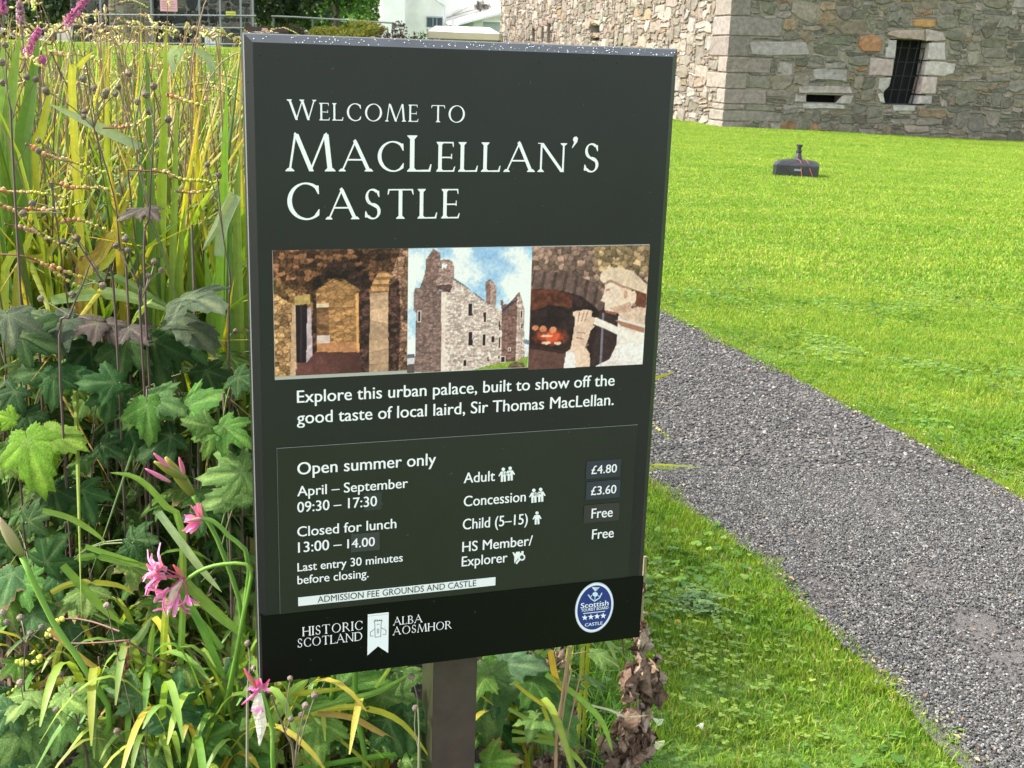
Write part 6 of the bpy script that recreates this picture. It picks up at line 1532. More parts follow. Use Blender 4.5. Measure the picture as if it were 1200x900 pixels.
HL = {
 'dark anemone plant at the left edge with a hanging three part leaf': (45, 2.3, [(64, 434, 90, 40, D2g, 3), (66, 434, 178, 36, D2g, 1), (68, 435, 5, 38, D2g, 1), (20, 392, 10, 52, D1, 5), (8, 365, 60, 46, GREY, 5), (30, 480, 60, 30, D1, 5), (20, 455, 120, 34, D1, 5)]),
 'anemone plant with one large lime green leaf at the left edge': (20, 2.22, [(30, 508, 66, 66, LIME, 3), (52, 505, 8, 42, (.16, .28, .03), 1), (60, 512, 80, 34, LIME, 3), (18, 492, 200, 24, LIME, 3), (62, 568, 68, 44, D1, 5), (95, 570, 60, 42, D2g, 5), (0, 540, 20, 30, (.13, .22, .04), 3)]),
 'anemone plant with paired mid green leaves left of the sign': (165, 2.28, [(172, 468, 80, 46, MIDG, 3), (174, 466, 10, 44, (.09, .18, .05), 3), (170, 470, 130, 34, MIDG, 3), (132, 452, 95, 40, D2g, 5), (140, 448, 185, 42, D2g, 3), (216, 478, 330, 48, MIDG, 3), (222, 482, 20, 32, MIDG, 5), (150, 500, 60, 36, D1, 5), (205, 508, 150, 44, D1, 5), (118, 520, 20, 30, D1, 5)]),
 'anemone plant with broad dark leaves under the seed stalks': (120, 2.4, [(150, 395, 100, 52, D2g, 5), (110, 402, 130, 50, D1, 5), (178, 392, 70, 56, D2g, 5), (200, 400, 20, 42, D2g, 5), (85, 372, 160, 58, GREY, 5), (58, 370, 180, 50, (.09, .14, .06), 5), (128, 428, 80, 38, D1, 5), (240, 430, 60, 40, D1, 5)]),
 'anemone plant with grey and purple tinged leaves beside the sign': (225, 2.38, [(212, 348, 352, 66, GREY, 3), (206, 374, 12, 58, GREY, 1), (120, 378, 178, 46, PURP, 3), (124, 376, 40, 34, PURP, 3), (150, 384, 10, 36, PURP, 3), (170, 243, 20, 24, PURP, 3), (168, 246, 170, 26, PURP, 3), (160, 372, 300, 30, (.25, .33, .08), 1)]),
 'anemone plant half hidden by the left edge of the sign with a pale rough leaf': (262, 2.14, [(290, 552, 176, 50, PALEG, 5), (290, 578, 172, 46, PALEG, 1), (258, 498, 20, 40, MIDG, 5), (252, 502, 110, 34, MIDG, 5), (248, 500, 200, 30, (.10, .18, .04), 3), (275, 440, 20, 34, D2g, 5)]),
 'dark toothed anemone plant behind the pink flower heads': (60, 2.12, [(52, 664, 300, 46, D1, 5), (62, 672, 10, 40, D1, 5), (20, 684, 350, 42, MIDG, 5), (10, 690, 80, 46, MIDG, 5), (34, 718, 20, 36, BLUEG, 5), (14, 640, 200, 34, D2g, 5), (30, 612, 330, 36, D1, 5), (150, 632, 350, 36, D2g, 5), (156, 636, 100, 26, D2g, 5), (78, 730, 60, 36, BLUEG, 3)]),
 'pale veined anemone plant in the bottom left corner': (60, 1.95, [(28, 856, 170, 50, PALEG, 5), (34, 858, 60, 40, PALEG, 5), (76, 834, 100, 54, PALEG, 5), (112, 848, 70, 46, (.14, .25, .06), 5), (70, 812, 20, 40, (.15, .26, .07), 5), (14, 826, 120, 40, BLUEG, 5), (100, 884, 40, 44, MIDG, 5), (40, 890, 90, 40, PALEG, 5), (5, 880, 60, 40, BLUEG, 5)]),
 'blue green anemone plant with a cupped upright leaf left of the sign\'s bottom corner': (200, 1.97, [(206, 828, 275, 44, BLUEG, 5), (204, 842, 160, 40, BLUEG, 5), (208, 838, 20, 44, BLUEG, 5), (168, 818, 200, 40, (.11, .2, .08), 5), (238, 868, 320, 46, MIDG, 5), (150, 870, 60, 50, MIDG, 5), (228, 884, 60, 50, MIDG, 5), (275, 852, 20, 48, MIDG, 5), (180, 884, 110, 40, (.12, .22, .06), 5), (288, 890, 40, 40, MIDG, 5)]),
 'anemone plant with a hanging toothed leaf below the black band': (370, 2.04, [(374, 836, 92, 60, (.13, .24, .05), 3), (362, 824, 340, 26, MIDG, 3), (395, 800, 340, 60, MIDG, 5), (440, 812, 10, 62, (.10, .19, .05), 5), (452, 838, 60, 46, D2g, 5), (478, 830, 80, 50, D2g, 5), (400, 862, 30, 26, D1, 5), (472, 888, 350, 44, (.20, .34, .09), 5), (325, 862, 200, 26, (.30, .40, .08), 3), (326, 880, 120, 22, (.30, .40, .08), 3), (352, 882, 40, 20, (.30, .40, .08), 3)]),
 'anemone plant with long drooping leaves right of the brown post': (612, 2.18, [(574, 784, 88, 74, (.10, .20, .06), 3), (586, 778, 350, 50, (.13, .22, .10), 5), (612, 792, 46, 84, (.13, .24, .06), 1), (570, 776, 330, 30, MIDG, 3), (584, 846, 100, 36, D2g, 5), (590, 866, 30, 30, D2g, 5), (625, 796, 20, 30, MIDG, 3), (655, 790, 80, 46, (.1, .2, .05), 3), (566, 850, 120, 30, MIDG, 5), (640, 830, 60, 46, (.12, .22, .07), 1)]),
}
for lab, (px, Y, lv) in HL.items():
    b_ = P(px, 700, Y + .08); b_.z = soil_z(b_.x, b_.y); t_ = thing('japanese_anemone', b_, lab, 'plant')
    stem_up(t_, px, min(l_[1] for l_ in lv) + 20, Y + .06)
    for k, (x, y, a, s_, c, lo) in enumerate(lv): img_leaf(t_, x, y, Y + .012 * (k % 4), a, s_ * 1.12, c, lo, tilt=(1.9 if y < 385 else .25 + .3 * (k % 3) / 2), elong=1.0 if lo > 1 else 1.1)
b_ = P(590, 800, 2.1); b_.z = soil_z(b_.x, b_.y); t_ = thing('japanese_anemone', b_, 'green leaf with a browned crinkled edge beside the foot of the post', 'plant')
img_leaf(t_, 566, 893, 2.08, 340, 52, (.14, .28, .04), 3, edge=(.24, .08, .05)); stem_up(t_, 566, 893, 2.1)

# ---- round seed heads on branching wiry stems
def seed_plant(lab, root_px, Y, nodes, heads, col=(.085, .05, .045), group=None, hc=(.17, .135, .095)):
    """nodes: photo positions up the main stem; heads: (x, y, node index)"""
    b_ = P(*root_px, Y); b_.z = soil_z(b_.x, b_.y); t_ = thing('anemone_seed_stalk', b_, lab, 'plant', group)
    N_ = [P(x, y, Y) for x, y in nodes]; mb = MB(); mb.tube(spline([b_] + N_, 10 + 2 * len(N_)), [.0026] * (6 + len(N_)) + [.0016] * (4 + len(N_)), col, n=5); part(mb, 'stem', m_stem, t_)
    for (x, y, k, *d_) in heads:
        n0 = N_[k]; p = P(x, y, Y + rh.uniform(-.04, .04)); mb = MB(); mid = n0.lerp(p, .5) + Vector((rh.uniform(-.006, .006), 0, rh.uniform(-.004, .008)))
        mb.tube(spline([n0, mid, p], 6), .0011, mixc(col, (.18, .16, .09), .5), n=4); st_ = part(mb, 'branch', m_stem, t_)
        mb = MB(); mb.ball(p, rh.uniform(.0058, .0078) * (Y / 2.4) ** .5, jc(hc, .2, rh), seg=8, rings=6, jit=.07); part(mb, 'seed_head', m_dry, st_)
seed_plant('seed stalk with a cluster of round heads left of the tallest sword leaf', (172, 300), 2.35, [(170, 345), (175, 250), (178, 190), (181, 158)], [(175, 131, 3), (197, 140, 3), (171, 111, 3), (180, 101, 3), (161, 119, 2), (151, 86, 1), (139, 102, 1)])
seed_plant('seed stalk with scattered round heads in the middle of the yellow leaves', (140, 400), 2.4, [(150, 350), (140, 290), (134, 232), (110, 150)], [(97, 92, 3), (124, 108, 3), (135, 110, 3), (123, 112, 3), (110, 103, 3), (99, 131, 3), (98, 137, 3), (45, 165, 2), (53, 106, 3)])
seed_plant('dark branching seed stalk leaning left over the montbretia beads', (130, 400), 2.3, [(135, 360), (120, 330), (95, 290), (72, 250)], [(45, 37 + 140, 3), (74, 283, 2), (27, 250, 3), (38, 238, 3), (90, 279, 1), (112, 314, 1)])
seed_plant('short seed stalk with five round heads in front of the grey leaf', (170, 420), 2.3, [(165, 380), (166, 350), (160, 330)], [(150, 293, 2), (181, 307, 1), (189, 317, 1), (174, 323, 1), (147, 280, 2), (136, 288, 2)])
seed_plant('seed stalk at the left edge with three small heads', (10, 300), 2.4, [(16, 200), (14, 140), (10, 115)], [(4, 97, 2), (6, 53, 2), (2, 73, 2), (31, 90, 1), (42, 93, 1), (55, 108, 0)])
seed_plant('pair of dark stems crossing in front of the dark anemone leaves', (70, 470), 2.22, [(70, 430), (82, 370), (96, 335), (105, 310)], [(48, 350, 1), (120, 335, 2), (85, 345, 2)])
seed_plant('seed stalk beside the sign with small pale heads', (262, 430), 2.45, [(268, 400), (270, 330), (262, 280), (255, 210)], [(256, 206, 3), (276, 388, 0), (243, 193, 2), (255, 405, 0)])
PB = (.22, .18, .13)
seed_plant('seed stalk with grey brown heads at the left edge above the green beads', (30, 900), 2.0, [(30, 850), (28, 790), (30, 755)], [(3, 718, 2), (24, 724, 2), (8, 729, 2), (36, 742, 2), (49, 735, 2), (24, 800, 0)], hc=PB)
seed_plant('two headed seed stalk in front of the yellow leaves at bottom left', (110, 940), 1.95, [(104, 900), (92, 850), (84, 820)], [(71, 790, 2), (89, 823, 1), (88, 810, 2), (66, 832, 1)], hc=PB)
seed_plant('wiry seed stalk with one round head right of the bottom left leaves', (175, 950), 1.93, [(172, 900), (170, 870)], [(172, 847, 1), (125, 710, 0), (137, 857, 0)], hc=PB)
seed_plant('seed stalk whose round head overlaps the bottom left corner of the sign', (340, 950), 1.78, [(345, 900), (334, 858), (318, 815)], [(340, 795, 1), (358, 827, 0), (341, 843, 1), (353, 838, 0), (369, 815, 0)], hc=PB, col=(.12, .09, .06))
seed_plant('seed stalk with pale heads hanging beside the left edge of the sign', (285, 900), 1.85, [(290, 830), (292, 790)], [(290, 754, 1), (297, 783, 1)], hc=PB, col=(.2, .18, .12))
seed_plant('slim pale seed stalk just left of the brown post', (490, 950), 1.97, [(491, 880), (490, 830)], [(482, 793, 1), (487, 830, 0)], hc=PB, col=(.22, .22, .12))
# tall stray wiry stems in the montbretia
for k, (x0, y0, x1, y1) in enumerate(((120, 330, 105, 120), (60, 300, 80, 150), (225, 200, 226, 40), (235, 120, 232, 30), (30, 260, 55, 130))): pass

# ---- nerines: strap leaves and pink flowers
NG = [(.17, .30, .03), (.24, .36, .045), (.12, .24, .03), (.30, .38, .05), (.20, .33, .06)]
def strap(mb, base, L_, lean, az, w_, col, r, n=12, droop=1.0):
    pts = []; up = L_ * r.uniform(.55, .75)
    for j in range(n):
        t = j / (n - 1); pts.append(Vector(base) + Vector((math.cos(az) * lean * L_ * t ** 1.4, math.sin(az) * lean * L_ * t ** 1.4, up * math.sin(min(3.1, t * (1.75 + droop * .5))))))
    ws = [w_ * (.8 + .2 * min(1, 4 * j / (n - 1))) * (1 - max(0, (j / (n - 1) - .82) / .18) ** 2 * .8) for j in range(n)]
    mb.ribbon(pts, ws, (math.cos(az + 1.57), math.sin(az + 1.57), .1), [mixc(c_, (.40, .36, .05), .0) for c_ in [col] * n], fold=-.10)
def make_nerine(seed, lab, group):
    r = random.Random(seed); t_ = thing('nerine', (0, 0, 0), lab, 'plant', group)
    for k in range(12):
        mb = MB(); c = jc(r.choice(NG), .15, r)
        if r.random() < .09: c = (.44, .38, .05)
        strap(mb, (r.uniform(-.04, .04), r.uniform(-.03, .03), -.01), r.uniform(.42, .62), r.uniform(.2, .62), r.uniform(0, 6.28), r.uniform(.010, .017), c, r, droop=r.uniform(.2, 1.5)); local(mb, 'leaf', m_blade, t_)
    return t_
pn_ = [make_nerine(400 + k, 'clump of arching bright green strap leaves at the front of the bed', 'strap leaved nerine clumps along the front of the bed') for k in range(4)]
sp_ = []
for Y, n_, lo, hi in ((2.28, 6, 40, 310), (2.12, 5, 90, 320), (2.0, 3, 160, 300), (2.3, 3, 310, 480), (2.16, 2, 320, 470), (2.3, 2, 570, 640), (2.42, 1, 640, 660)):
    for k in range(n_):
        px = lo + (hi - lo) * (k + rng.uniform(.3, .7)) / n_; q = P(px, 800, Y); sp_.append((q.x, Y, rng.uniform(.88, 1.12)))
place(pn_, sp_, labs=['arching strap leaf clump %s, %s from left' % (w_, ORD[k]) for w_, n_ in (('behind the pink flower heads', 6), ('under the pink flower heads', 5), ('in the bottom left foreground', 3), ('behind the sign corner left of the post', 3), ('just in front, left of the post', 2), ('right of the post beside the drooping leaves', 2), ('by the dark soil near the withered stalk', 1)) for k in range(n_)])
hn = {}
def hroot(px, Y, lab):
    b_ = P(px, 860, Y); b_.z = soil_z(b_.x, b_.y); return thing('nerine', b_, lab, 'plant')
PINK, DPINK, LPINK = (.66, .17, .48), (.56, .07, .26), (.80, .48, .70)
def floret(root, c, axis_, r, size=.032, n=6, col=PINK, openn=.8):
    """one lily-like flower of six narrow curling petals"""
    ax = Vector(axis_).normalized(); u = ax.orthogonal().normalized(); v = ax.cross(u); fl = None
    for k in range(n):
        a = k * 6.283 / n + r.uniform(-.2, .2); o_ = u * math.cos(a) + v * math.sin(a); L_ = size * r.uniform(.85, 1.15); mb = MB(); pts = []
        for j in range(8):
            t = j / 7; pts.append(Vector(c) + ax * (L_ * (t - .55 * t * t * openn)) + o_ * (L_ * (.12 * t + .75 * openn * t ** 2.2)) + Vector((0, 0, .05 * L_ * math.sin(t * 9 + a))))
        cc = jc(mixc(col, LPINK, r.uniform(0, .5)), .12, r); sd = ax.cross(o_)
        mb.ribbon(pts, [.0062 * (.55 + .9 * math.sin(min(3.0, .35 + 2.5 * j / 7))) for j in range(8)], sd, [mixc(cc, (.8, .62, .7), .35 if j < 2 else 0) for j in range(8)], fold=.3)
        fl = part(mb, 'petal', m_petal, root)
def bud(root, base, tip, w_, c0, c1, name='bud'):
    b_, t_ = Vector(base), Vector(tip); mb = MB(); n = 8
    mb.tube([b_.lerp(t_, k / n) for k in range(n + 1)], [w_ * (.25 + math.sin(math.pi * min(.97, .12 + .86 * k / n))) * .8 for k in range(n + 1)], [mixc(c0, c1, k / n) for k in range(n + 1)], n=7); return part(mb, name, m_petal, root, smooth=True)
def scape(root, pts, Y, w_px=6, col=(.13, .27, .03)):
    W_ = [P(x, y, Y) for x, y in pts]; b_ = root.location; mb = MB()
    if pts[0][1] < 895: W_ = [Vector((W_[0].x * .4 + b_.x * .6, W_[0].y + .03, max(b_.z, W_[0].z - .3)))] + W_
    mb.tube(spline([b_] + W_, 16), w_px / F * Y / 2, col, n=7); part(mb, 'flower_stalk', m_stem, root, smooth=True)
def pole_leaf(root, pts, Y, w_px, col, **k): return hero_blade(root, pts, Y, w_px, col, rh, ground=False, base_w=.9, fold=-.1, **k)
rp_ = random.Random(9)
n1 = hroot(235, 2.06, 'nerine with the largest drooping pink flower head left of the sign')
scape(n1, [(290, 700), (292, 664), (262, 661), (236, 668), (218, 680)], 2.0, 5)
hd = P(216, 676, 2.0)
for (dx, dy, dz, s_) in ((-1, -.3, .2, .058), (-1, .1, -.1, .06), (-.9, -.4, -.7, .05), (-.3, -.2, -1, .054), (-1, -.2, .55, .05), (.2, -.3, -1, .03)):
    mb = MB(); ax = Vector((dx, dy, dz)).normalized(); st_end = hd + ax * .034; mb.tube([hd, st_end], .0014, DPINK, n=5); part(mb, 'flower_tube', m_petal, n1); floret(n1, st_end, ax, rp_, s_)
bud(n1, hd, P(203, 662, 1.99), .0045, (.5, .42, .2), (.7, .12, .2)); 
mb = MB(); mb.ribbon([hd, P(205, 690, 1.99), P(200, 706, 1.985), P(196, 722, 1.98)], [.004, .015, .013, .002], (1, .2, 0), (.62, .50, .42), fold=.15); part(mb, 'papery_bract', m_dry, n1)
n2 = hroot(250, 2.08, 'nerine with two half opened pink flowers close beside the sign')
scape(n2, [(292, 668), (268, 628), (250, 611), (238, 608)], 2.02, 6); c2 = P(236, 609, 2.02)
for (dx, dy, dz, s_) in ((-1, -.2, .12, .034), (-.8, -.3, -.7, .038), (-.3, 0, 1, .034)): floret(n2, c2, (dx, dy, dz), rp_, s_, n=4, openn=.12, col=DPINK if dz > .5 else PINK)
bud(n2, P(240, 607, 2.02), P(218, 611, 2.0), .0035, (.6, .5, .35), (.62, .3, .35))
scape(n2, [(285, 740), (262, 650), (240, 604), (226, 580)], 2.05, 6); 
bud(n2, P(226, 580, 2.04), P(194, 536, 2.02), .011, (.22, .30, .05), (.42, .36, .08), 'flower_sheath'); bud(n2, P(218, 562, 2.03), P(181, 541, 2.0), .008, (.25, .33, .06), (.38, .36, .08), 'flower_sheath')
for a_, b2 in (((200, 565), (170, 549)), ((198, 548), (180, 531)), ((216, 556), (210, 536))): bud(n2, P(*a_, 2.0), P(*b2, 1.99), .0042, (.62, .3, .42), (.66, .18, .40))
n3 = hroot(20, 2.05, 'nerine with a closed green and pink bud at the left edge')
scape(n3, [(128, 850), (102, 788), (62, 728), (26, 652)], 1.98, 8); bud(n3, P(26, 652, 1.98), P(-2, 606, 1.97), .0105, (.26, .33, .08), (.55, .45, .30), 'flower_sheath')
n4 = hroot(325, 1.95, 'nerine with a pink and white wilting flower at the sign\'s bottom left corner')
scape(n4, [(320, 900), (318, 850), (306, 808)], 1.8, 6); c4 = P(305, 806, 1.8)
floret(n4, c4, (-1, -.3, -.35), rp_, .022, n=3, openn=.3); floret(n4, c4, (-.25, 0, 1), rp_, .02, n=3, openn=.1, col=DPINK); floret(n4, c4, (.8, .1, .1), rp_, .022, n=3, openn=.5, col=DPINK); floret(n4, c4 - Vector((.002, .005, .028)), (-.1, -.3, -1), rp_, .022, n=5, openn=.6)
mb = MB(); mb.ribbon([P(303, 812, 1.795), P(302, 830, 1.79), P(306, 850, 1.79), P(304, 874, 1.79)], [.009, .022, .019, .002], (1, .1, 0), (.72, .66, .56), fold=.12); part(mb, 'papery_bract', m_dry, n4)
bud(n4, P(308, 806, 1.8), P(283, 826, 1.79), .003, (.7, .3, .5), (.66, .12, .38)); bud(n4, P(300, 806, 1.8), P(286, 783, 1.8), .004, (.5, .3, .15), (.62, .08, .18))
n5 = hroot(405, 2.12, 'pair of thick green flower stalks rising behind the black band')
scape(n5, [(380, 900), (386, 850), (391, 790), (392, 740)], 2.05, 7, (.10, .24, .02)); scape(n5, [(427, 900), (421, 850), (416, 800), (420, 740)], 2.03, 8, (.10, .24, .02))
n6 = hroot(330, 2.05, 'strap leaves arching across between the sign and the brown post')
for pts, w_, c in (([(330, 850), (392, 830), (440, 832), (475, 850), (505, 890)], 9, (.44, .46, .05)), ([(372, 836), (410, 840), (440, 855), (470, 872)], 9, (.5, .34, .09)), ([(318, 850), (340, 815), (362, 796)], 13, (.24, .38, .07)), ([(355, 835), (400, 822), (440, 812), (480, 790)], 9, (.16, .28, .05)), ([(330, 905), (420, 890), (470, 884), (500, 892)], 8, (.14, .30, .03)), ([(320, 815), (360, 812), (410, 806)], 8, (.40, .42, .04)), ([(393, 862), (420, 885), (440, 905)], 5, (.34, .38, .04)), ([(440, 806), (452, 790), (460, 776)], 5, (.3, .42, .06))):
    pole_leaf(n6, pts, 2.02, w_, c)
n7 = hroot(640, 2.3, 'strap leaves curling down over the dark soil right of the post')
for pts, w_, c in (([(640, 790), (676, 815), (705, 845), (718, 882)], 8, (.22, .34, .06)), ([(600, 868), (640, 868), (668, 880), (690, 905)], 9, (.32, .46, .07)), ([(600, 856), (640, 864), (660, 876)], 6, (.26, .38, .05)), ([(596, 830), (630, 850), (655, 872)], 6, (.24, .34, .06)), ([(645, 762), (650, 790), (658, 810)], 8, (.5, .36, .04)), ([(602, 800), (625, 818), (650, 835)], 5, (.44, .34, .05)), ([(636, 828), (642, 845), (640, 856)], 5, (.44, .42, .06)), ([(690, 826), (715, 832), (735, 840), (760, 838)], 3, (.55, .55, .40))):
    pole_leaf(n7, pts, 2.12, w_, c)
n8 = hroot(200, 2.0, 'nerine leaves sweeping left in bright arcs in front of the dark leaves')
for pts, w_, c in (([(205, 900), (215, 640), (190, 590), (160, 560), (128, 554)], 9, (.26, .42, .06)), ([(60, 695), (80, 685), (107, 682), (140, 686), (158, 697)], 8, (.42, .44, .05)), ([(74, 662), (95, 685), (120, 712), (146, 733)], 12, (.22, .36, .05)), ([(90, 655), (115, 652), (150, 660), (178, 662)], 9, (.17, .30, .04)), ([(100, 640), (130, 650), (165, 662), (205, 680)], 8, (.22, .34, .05)), ([(218, 682), (235, 700), (262, 725), (292, 750)], 15, (.25, .40, .07)), ([(210, 690), (232, 725), (250, 765), (268, 806)], 11, (.17, .32, .05)), ([(186, 600), (210, 632), (234, 664), (260, 694)], 11, (.36, .46, .22)),
                   ([(95, 892), (118, 830), (140, 775), (165, 745), (178, 722)], 13, (.26, .36, .13)), ([(0, 825), (40, 805), (70, 798), (108, 795), (135, 806)], 9, (.46, .42, .04)), ([(190, 790), (193, 730), (196, 700)], 9, (.36, .42, .04)), ([(172, 812), (176, 760), (180, 730)], 8, (.24, .36, .05)), ([(260, 760), (236, 730), (218, 712)], 9, (.15, .28, .04)), ([(60, 820), (66, 770), (76, 745)], 8, (.32, .38, .05)), ([(222, 835), (232, 850), (245, 875)], 16, (.55, .36, .06)), ([(225, 815), (240, 850), (262, 880)], 9, (.5, .38, .05)),
                   ([(50, 598), (80, 606), (105, 620), (125, 636)], 8, (.14, .26, .04)), ([(250, 830), (275, 780), (292, 740)], 10, (.16, .28, .04)), ([(60, 738), (95, 770), (125, 790)], 9, (.52, .34, .10))):
    pole_leaf(n8, pts, 2.04, w_, c)

# ---- pink flower spikes at the far left
m_spk = colmat('spike_flower', rough=.6, trans=.3)
for lab, pts, Y in (('pink flower spike slanting up to the top edge at the far left', [(48, 130), (62, 48), (82, 22), (103, -4)], 2.95), ('pink flower spike fading downwards below the slanting one', [(10, 150), (26, 82), (36, 56), (46, 34)], 2.9),
                    ('short pink flower spike tip low among the yellow leaves', [(40, 140), (45, 84), (50, 68)], 2.95), ('pink flower spike cut by the top left corner', [(2, 90), (4, 30), (2, -6)], 3.1), ('faded mauve flower spike near the top left corner', [(30, 90), (26, 45), (23, 2)], 3.3)):
    W_ = [P(x, y, Y) for x, y in pts]; b_ = Vector((W_[0].x, W_[0].y, soil_z(W_[0].x, W_[0].y))); t_ = thing('purple_loosestrife', b_, lab, 'flower'); sp = spline([b_] + W_, 40)
    mb = MB(); mb.tube(sp, .0024, (.12, .08, .05), n=4); part(mb, 'stem', m_stem, t_); mb = MB(); fade = 'faded' in lab
    i0 = 40 - int(30 * 1 / (1 + len(W_)) * (2.2 if len(W_) > 3 else 1.2))
    for _ in range(330):
        s_ = rh.uniform(i0, 38.9); j = int(s_); p = sp[j].lerp(sp[j + 1], s_ - j); tt = (s_ - i0) / (39 - i0); d = Vector((rh.gauss(0, 1), rh.gauss(0, 1), rh.gauss(0, 1))).normalized(); c = jc((.50, .15, .38) if not fade else (.42, .25, .33), .3, rh); rr_ = .011 * (1 - .5 * tt)
        if math.sin(s_ * 2.4) < -.75: continue
        q = p + d * rr_; e_ = d.orthogonal().normalized() * .0035; f_ = d.cross(e_); mb.poly([q - e_, q + f_, q + e_, q - f_ + d * .003], c)
    part(mb, 'flower_spike', m_spk, t_)

# ---- withered plant at the right edge of the bed
def crumple(root, pos, size, r, col, hang=True):
    n = 7; mb = MB(); az = r.uniform(0, 6.28); s0 = r.uniform(0, 99)
    ux = Vector((math.cos(az), math.sin(az), 0)); dn = Vector((r.uniform(-.3, .3), r.uniform(-.3, .3), -1)).normalized() if hang else Vector((r.uniform(-1, 1), r.uniform(-1, 1), -.4)).normalized()
    nr_ = ux.cross(dn).normalized()
    for i in range(n):
        for j in range(n):
            a, b_ = i / (n - 1), j / (n - 1) - .5; wid = math.sin(math.pi * min(.98, a * .9 + .08)) * .5 * (1 + .35 * nz(a * 9, s0))
            p = Vector(pos) + dn * size * a + ux * size * b_ * wid
            k = 9.0; p += nr_ * size * .30 * nz(a * 3.1 + s0, b_ * 4.3, s0) * 1.8 + ux * size * .2 * nz(a * 4 + s0, b_ * 4, 7) + nr_ * size * .35 * math.cos(b_ * 7 + s0) * a * .6
            mb.vert(p, jc(mixc(col, (col[0] * .5, col[1] * .45, col[2] * .45), max(0, nz(a * 5, b_ * 5, s0) + .2)), .08, r))
    for i in range(n - 1):
        for j in range(n - 1): q = i * n + j; mb.f.append((q, q + 1, q + n + 1, q + n))
    part(mb, 'dry_leaf', m_dry, root, smooth=True)
rw = random.Random(12); BR = [(.24, .15, .10), (.33, .22, .15), (.15, .085, .055), (.46, .35, .27), (.38, .27, .2)]
def withered(lab, px0, pts, Y, blobs, stemc=(.26, .22, .12), rad=None):
    b_ = P(px0, 930, Y); b_.z = soil_z(b_.x, b_.y); t_ = thing('withered_plant', b_, lab, 'plant'); W_ = [P(x, y, Y) for x, y in pts]
    mb = MB(); mb.tube(spline([b_] + W_, 14), .0032, stemc, n=6); part(mb, 'stem', m_stem, t_)
    for (x, y, n_, sp_x, sp_y, sz) in blobs:
        for _ in range(int(n_ * 1.5)): crumple(t_, P(x + rw.gauss(0, sp_x), y + rw.gauss(0, sp_y), Y + rw.uniform(-.03, .03)), sz / F * Y * rw.uniform(.65, 1.3), rw, rw.choice(BR))
withered('tall stalk of brown shrivelled leaves just right of the sign\'s bottom corner', 746, [(748, 880), (747, 820), (749, 770), (752, 715), (756, 652)], 2.22,
         [(755, 690, 4, 2, 16, 13), (753, 726, 6, 3, 8, 22), (738, 790, 8, 6, 8, 34), (760, 778, 8, 5, 9, 38), (766, 792, 5, 4, 8, 34), (742, 836, 9, 8, 7, 38), (750, 850, 7, 9, 8, 34), (735, 874, 8, 10, 6, 36), (750, 740, 5, 4, 6, 24)])
withered('second shrivelled brown stalk lying low beside the soil', 660, [(655, 880), (662, 820), (667, 765)], 2.2, [(660, 850, 7, 6, 7, 24), (640, 880, 8, 12, 6, 28), (650, 768, 4, 8, 6, 16), (672, 835, 3, 4, 6, 18)])
withered('thin straw coloured stalks crossing in front of the drooping leaf', 655, [(652, 870), (660, 810), (668, 757)], 2.1, [(655, 868, 3, 4, 4, 16)], (.34, .22, .12))
mb = MB(); t_ = [o for o in bpy.data.objects if o.get('label', '').startswith('thin straw')][0]
for (x0, y0, x1, y1) in ((660, 882, 681, 786), (655, 850, 670, 784), (656, 870, 664, 800)): mb = MB(); mb.tube([P(x0, y0, 2.1), P(x1, y1, 2.09)], .0016, (.36, .24, .13), n=4); part(mb, 'stalk', m_stem, t_)
# dead leaves lying in the bed shade
dl = MB(); r = random.Random(4)
for _ in range(900):
    x, y = r.uniform(-1.6, .35), r.uniform(1.6, 3.3)
    if not inpoly(x, y, BEDP): continue
    z = soil_z(x, y) + r.uniform(.004, .05); a = Vector((r.gauss(0, 1), r.gauss(0, 1), r.gauss(0, .5))).normalized() * r.uniform(.01, .035); b_ = a.orthogonal().normalized() * a.length * .5; c = jc(r.choice([(.16, .09, .05), (.10, .06, .04), (.24, .16, .08)]), .3, r); p = Vector((x, y, z)); dl.poly([p - a, p - b_, p + a, p + b_ + Vector((0, 0, .006))], c)
tag(dl.build('dead_leaves', m_dry), 'brown dead leaves littering the soil under the plants', 'dead leaves', kind='stuff')
# loose grass at the edge of the bed and rank grass behind the withered stalk
gb = MB(); r = random.Random(6)
for _ in range(2600):
    t = r.random(); j = r.random() * 3.9; k = int(j); a = Vector((*BEDP[1 + k], 0)).lerp(Vector((*BEDP[2 + k], 0)), j - k); x = a.x + r.gauss(-.015, .045); y = a.y + r.gauss(0, .03); h_ = r.uniform(.03, .11); az = r.uniform(0, 6.28)
    sword(gb, (x, y, soil_z(x, y) - .005), h_, r.uniform(.2, .9), az, r.uniform(.0022, .0042), jc(r.choice([(.12, .27, .02), (.2, .33, .03), (.09, .2, .02)]), .2, r), r, n=4, tipbrown=0)
tag(gb.build('edge_grass', m_blade), 'longer ragged grass along the edge of the flower bed', 'grass', kind='stuff')
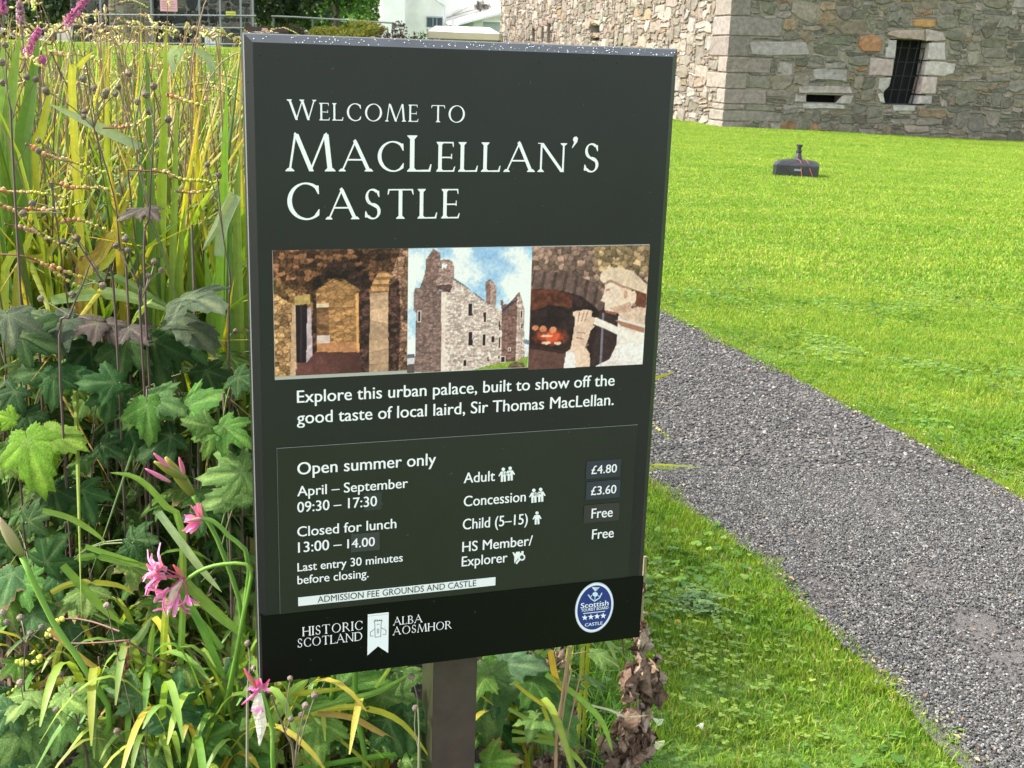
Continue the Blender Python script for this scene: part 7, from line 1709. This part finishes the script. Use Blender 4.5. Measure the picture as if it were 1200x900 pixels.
# clover and small weeds along both verges
cv = MB(); r = random.Random(16)
def clover(x, y, z, s_, c):
    for q in range(3):
        an = q * 2.09 + r.uniform(-.3, .3); cx, cy = x + math.cos(an) * s_, y + math.sin(an) * s_; tl_ = r.uniform(-.3, .3)
        cv.poly([(cx + s_ * .95 * math.cos(k * 1.047 + an), cy + s_ * .95 * math.sin(k * 1.047 + an), z + tl_ * s_ * math.cos(k * 1.047)) for k in range(6)], jc(c, .18, r))
for _ in range(900):
    j = 4 + r.random() * 3.6; k = int(j); a = Vector((*PATH_R[k], 0)).lerp(Vector((*PATH_R[k + 1], 0)), j - k); x = a.x + .04 + abs(r.gauss(0, .10)); y = a.y + r.gauss(0, .05)
    if nz(x * 2.5, y * 2.5, 8) < -.12: continue
    clover(x, y, ground_z(x, y) + r.uniform(.012, .03), r.uniform(.003, .005), r.choice([(.16, .30, .07), (.12, .24, .06), (.22, .35, .08)]))
for _ in range(340):
    x, y = r.gauss(.60, .14), r.gauss(3.0, .25)
    if not in_lawn(x, y): continue
    clover(x, y, r.uniform(.012, .03), r.uniform(.0032, .0062), r.choice([(.26, .38, .05), (.30, .42, .07), (.2, .32, .06)]))
for _ in range(130):
    x, y = r.gauss(.58, .035), r.gauss(3.32, .05); clover(x, y, r.uniform(.02, .04), r.uniform(.004, .0075), (.17, .28, .09))
tag(cv.build('clover', m_grass), 'clover patches along the verges of the gravel path', 'clover', kind='stuff')
# dandelion and fallen petals
p = G(794, 728, .03); t_ = thing('dandelion', (p.x, p.y, 0), 'single yellow flower in the grass right of the withered stalk', 'flower')
mb = MB()
for k in range(22):
    a = k * .2856; rr_ = .009 if k % 2 else .006; mb.poly([p, p + Vector((math.cos(a) * rr_, math.sin(a) * rr_, .002)), p + Vector((math.cos(a + .25) * rr_, math.sin(a + .25) * rr_, .002 if k % 2 else .005))], (.75, .50, .02))
part(mb, 'flower_head', m_petal, t_); mb = MB(); mb.tube([(p.x, p.y, 0), p], .0012, (.15, .25, .05)); part(mb, 'stem', m_stem, t_)
for k, (x, y, lab, c) in enumerate(((820, 851, 'small white fallen petal on the grass', (.75, .72, .62)), (770, 872, 'pale yellow crumpled leaf at the bed edge', (.52, .54, .30)), (772, 845, 'whitish green young leaf beside the withered stalk', (.45, .52, .38)), (711, 796, 'silvery round leaf beside the soil', (.40, .52, .42)))):
    p = G(x, y, .03); mb = MB(); s_ = (.009, .018, .014, .014)[k]; mb.poly([p + Vector((s_ * math.cos(a) * (1 + .3 * math.sin(a * 3)), s_ * math.sin(a), .006 * math.sin(a * 2 + k))) for a in [i * .6283 for i in range(10)]], c)
    c0 = sum((Vector(v) for v in mb.v), Vector()) / 10; mb.v.append(tuple(c0 + Vector((0, 0, .006)))); mb.c.append(c); mb.f = [(i, (i + 1) % 10, 10) for i in range(10)]
    tag(mb.build('fallen_petal' if k == 0 else 'small_leaf', m_leaf, smooth=True), lab, 'petal' if k == 0 else 'leaf')
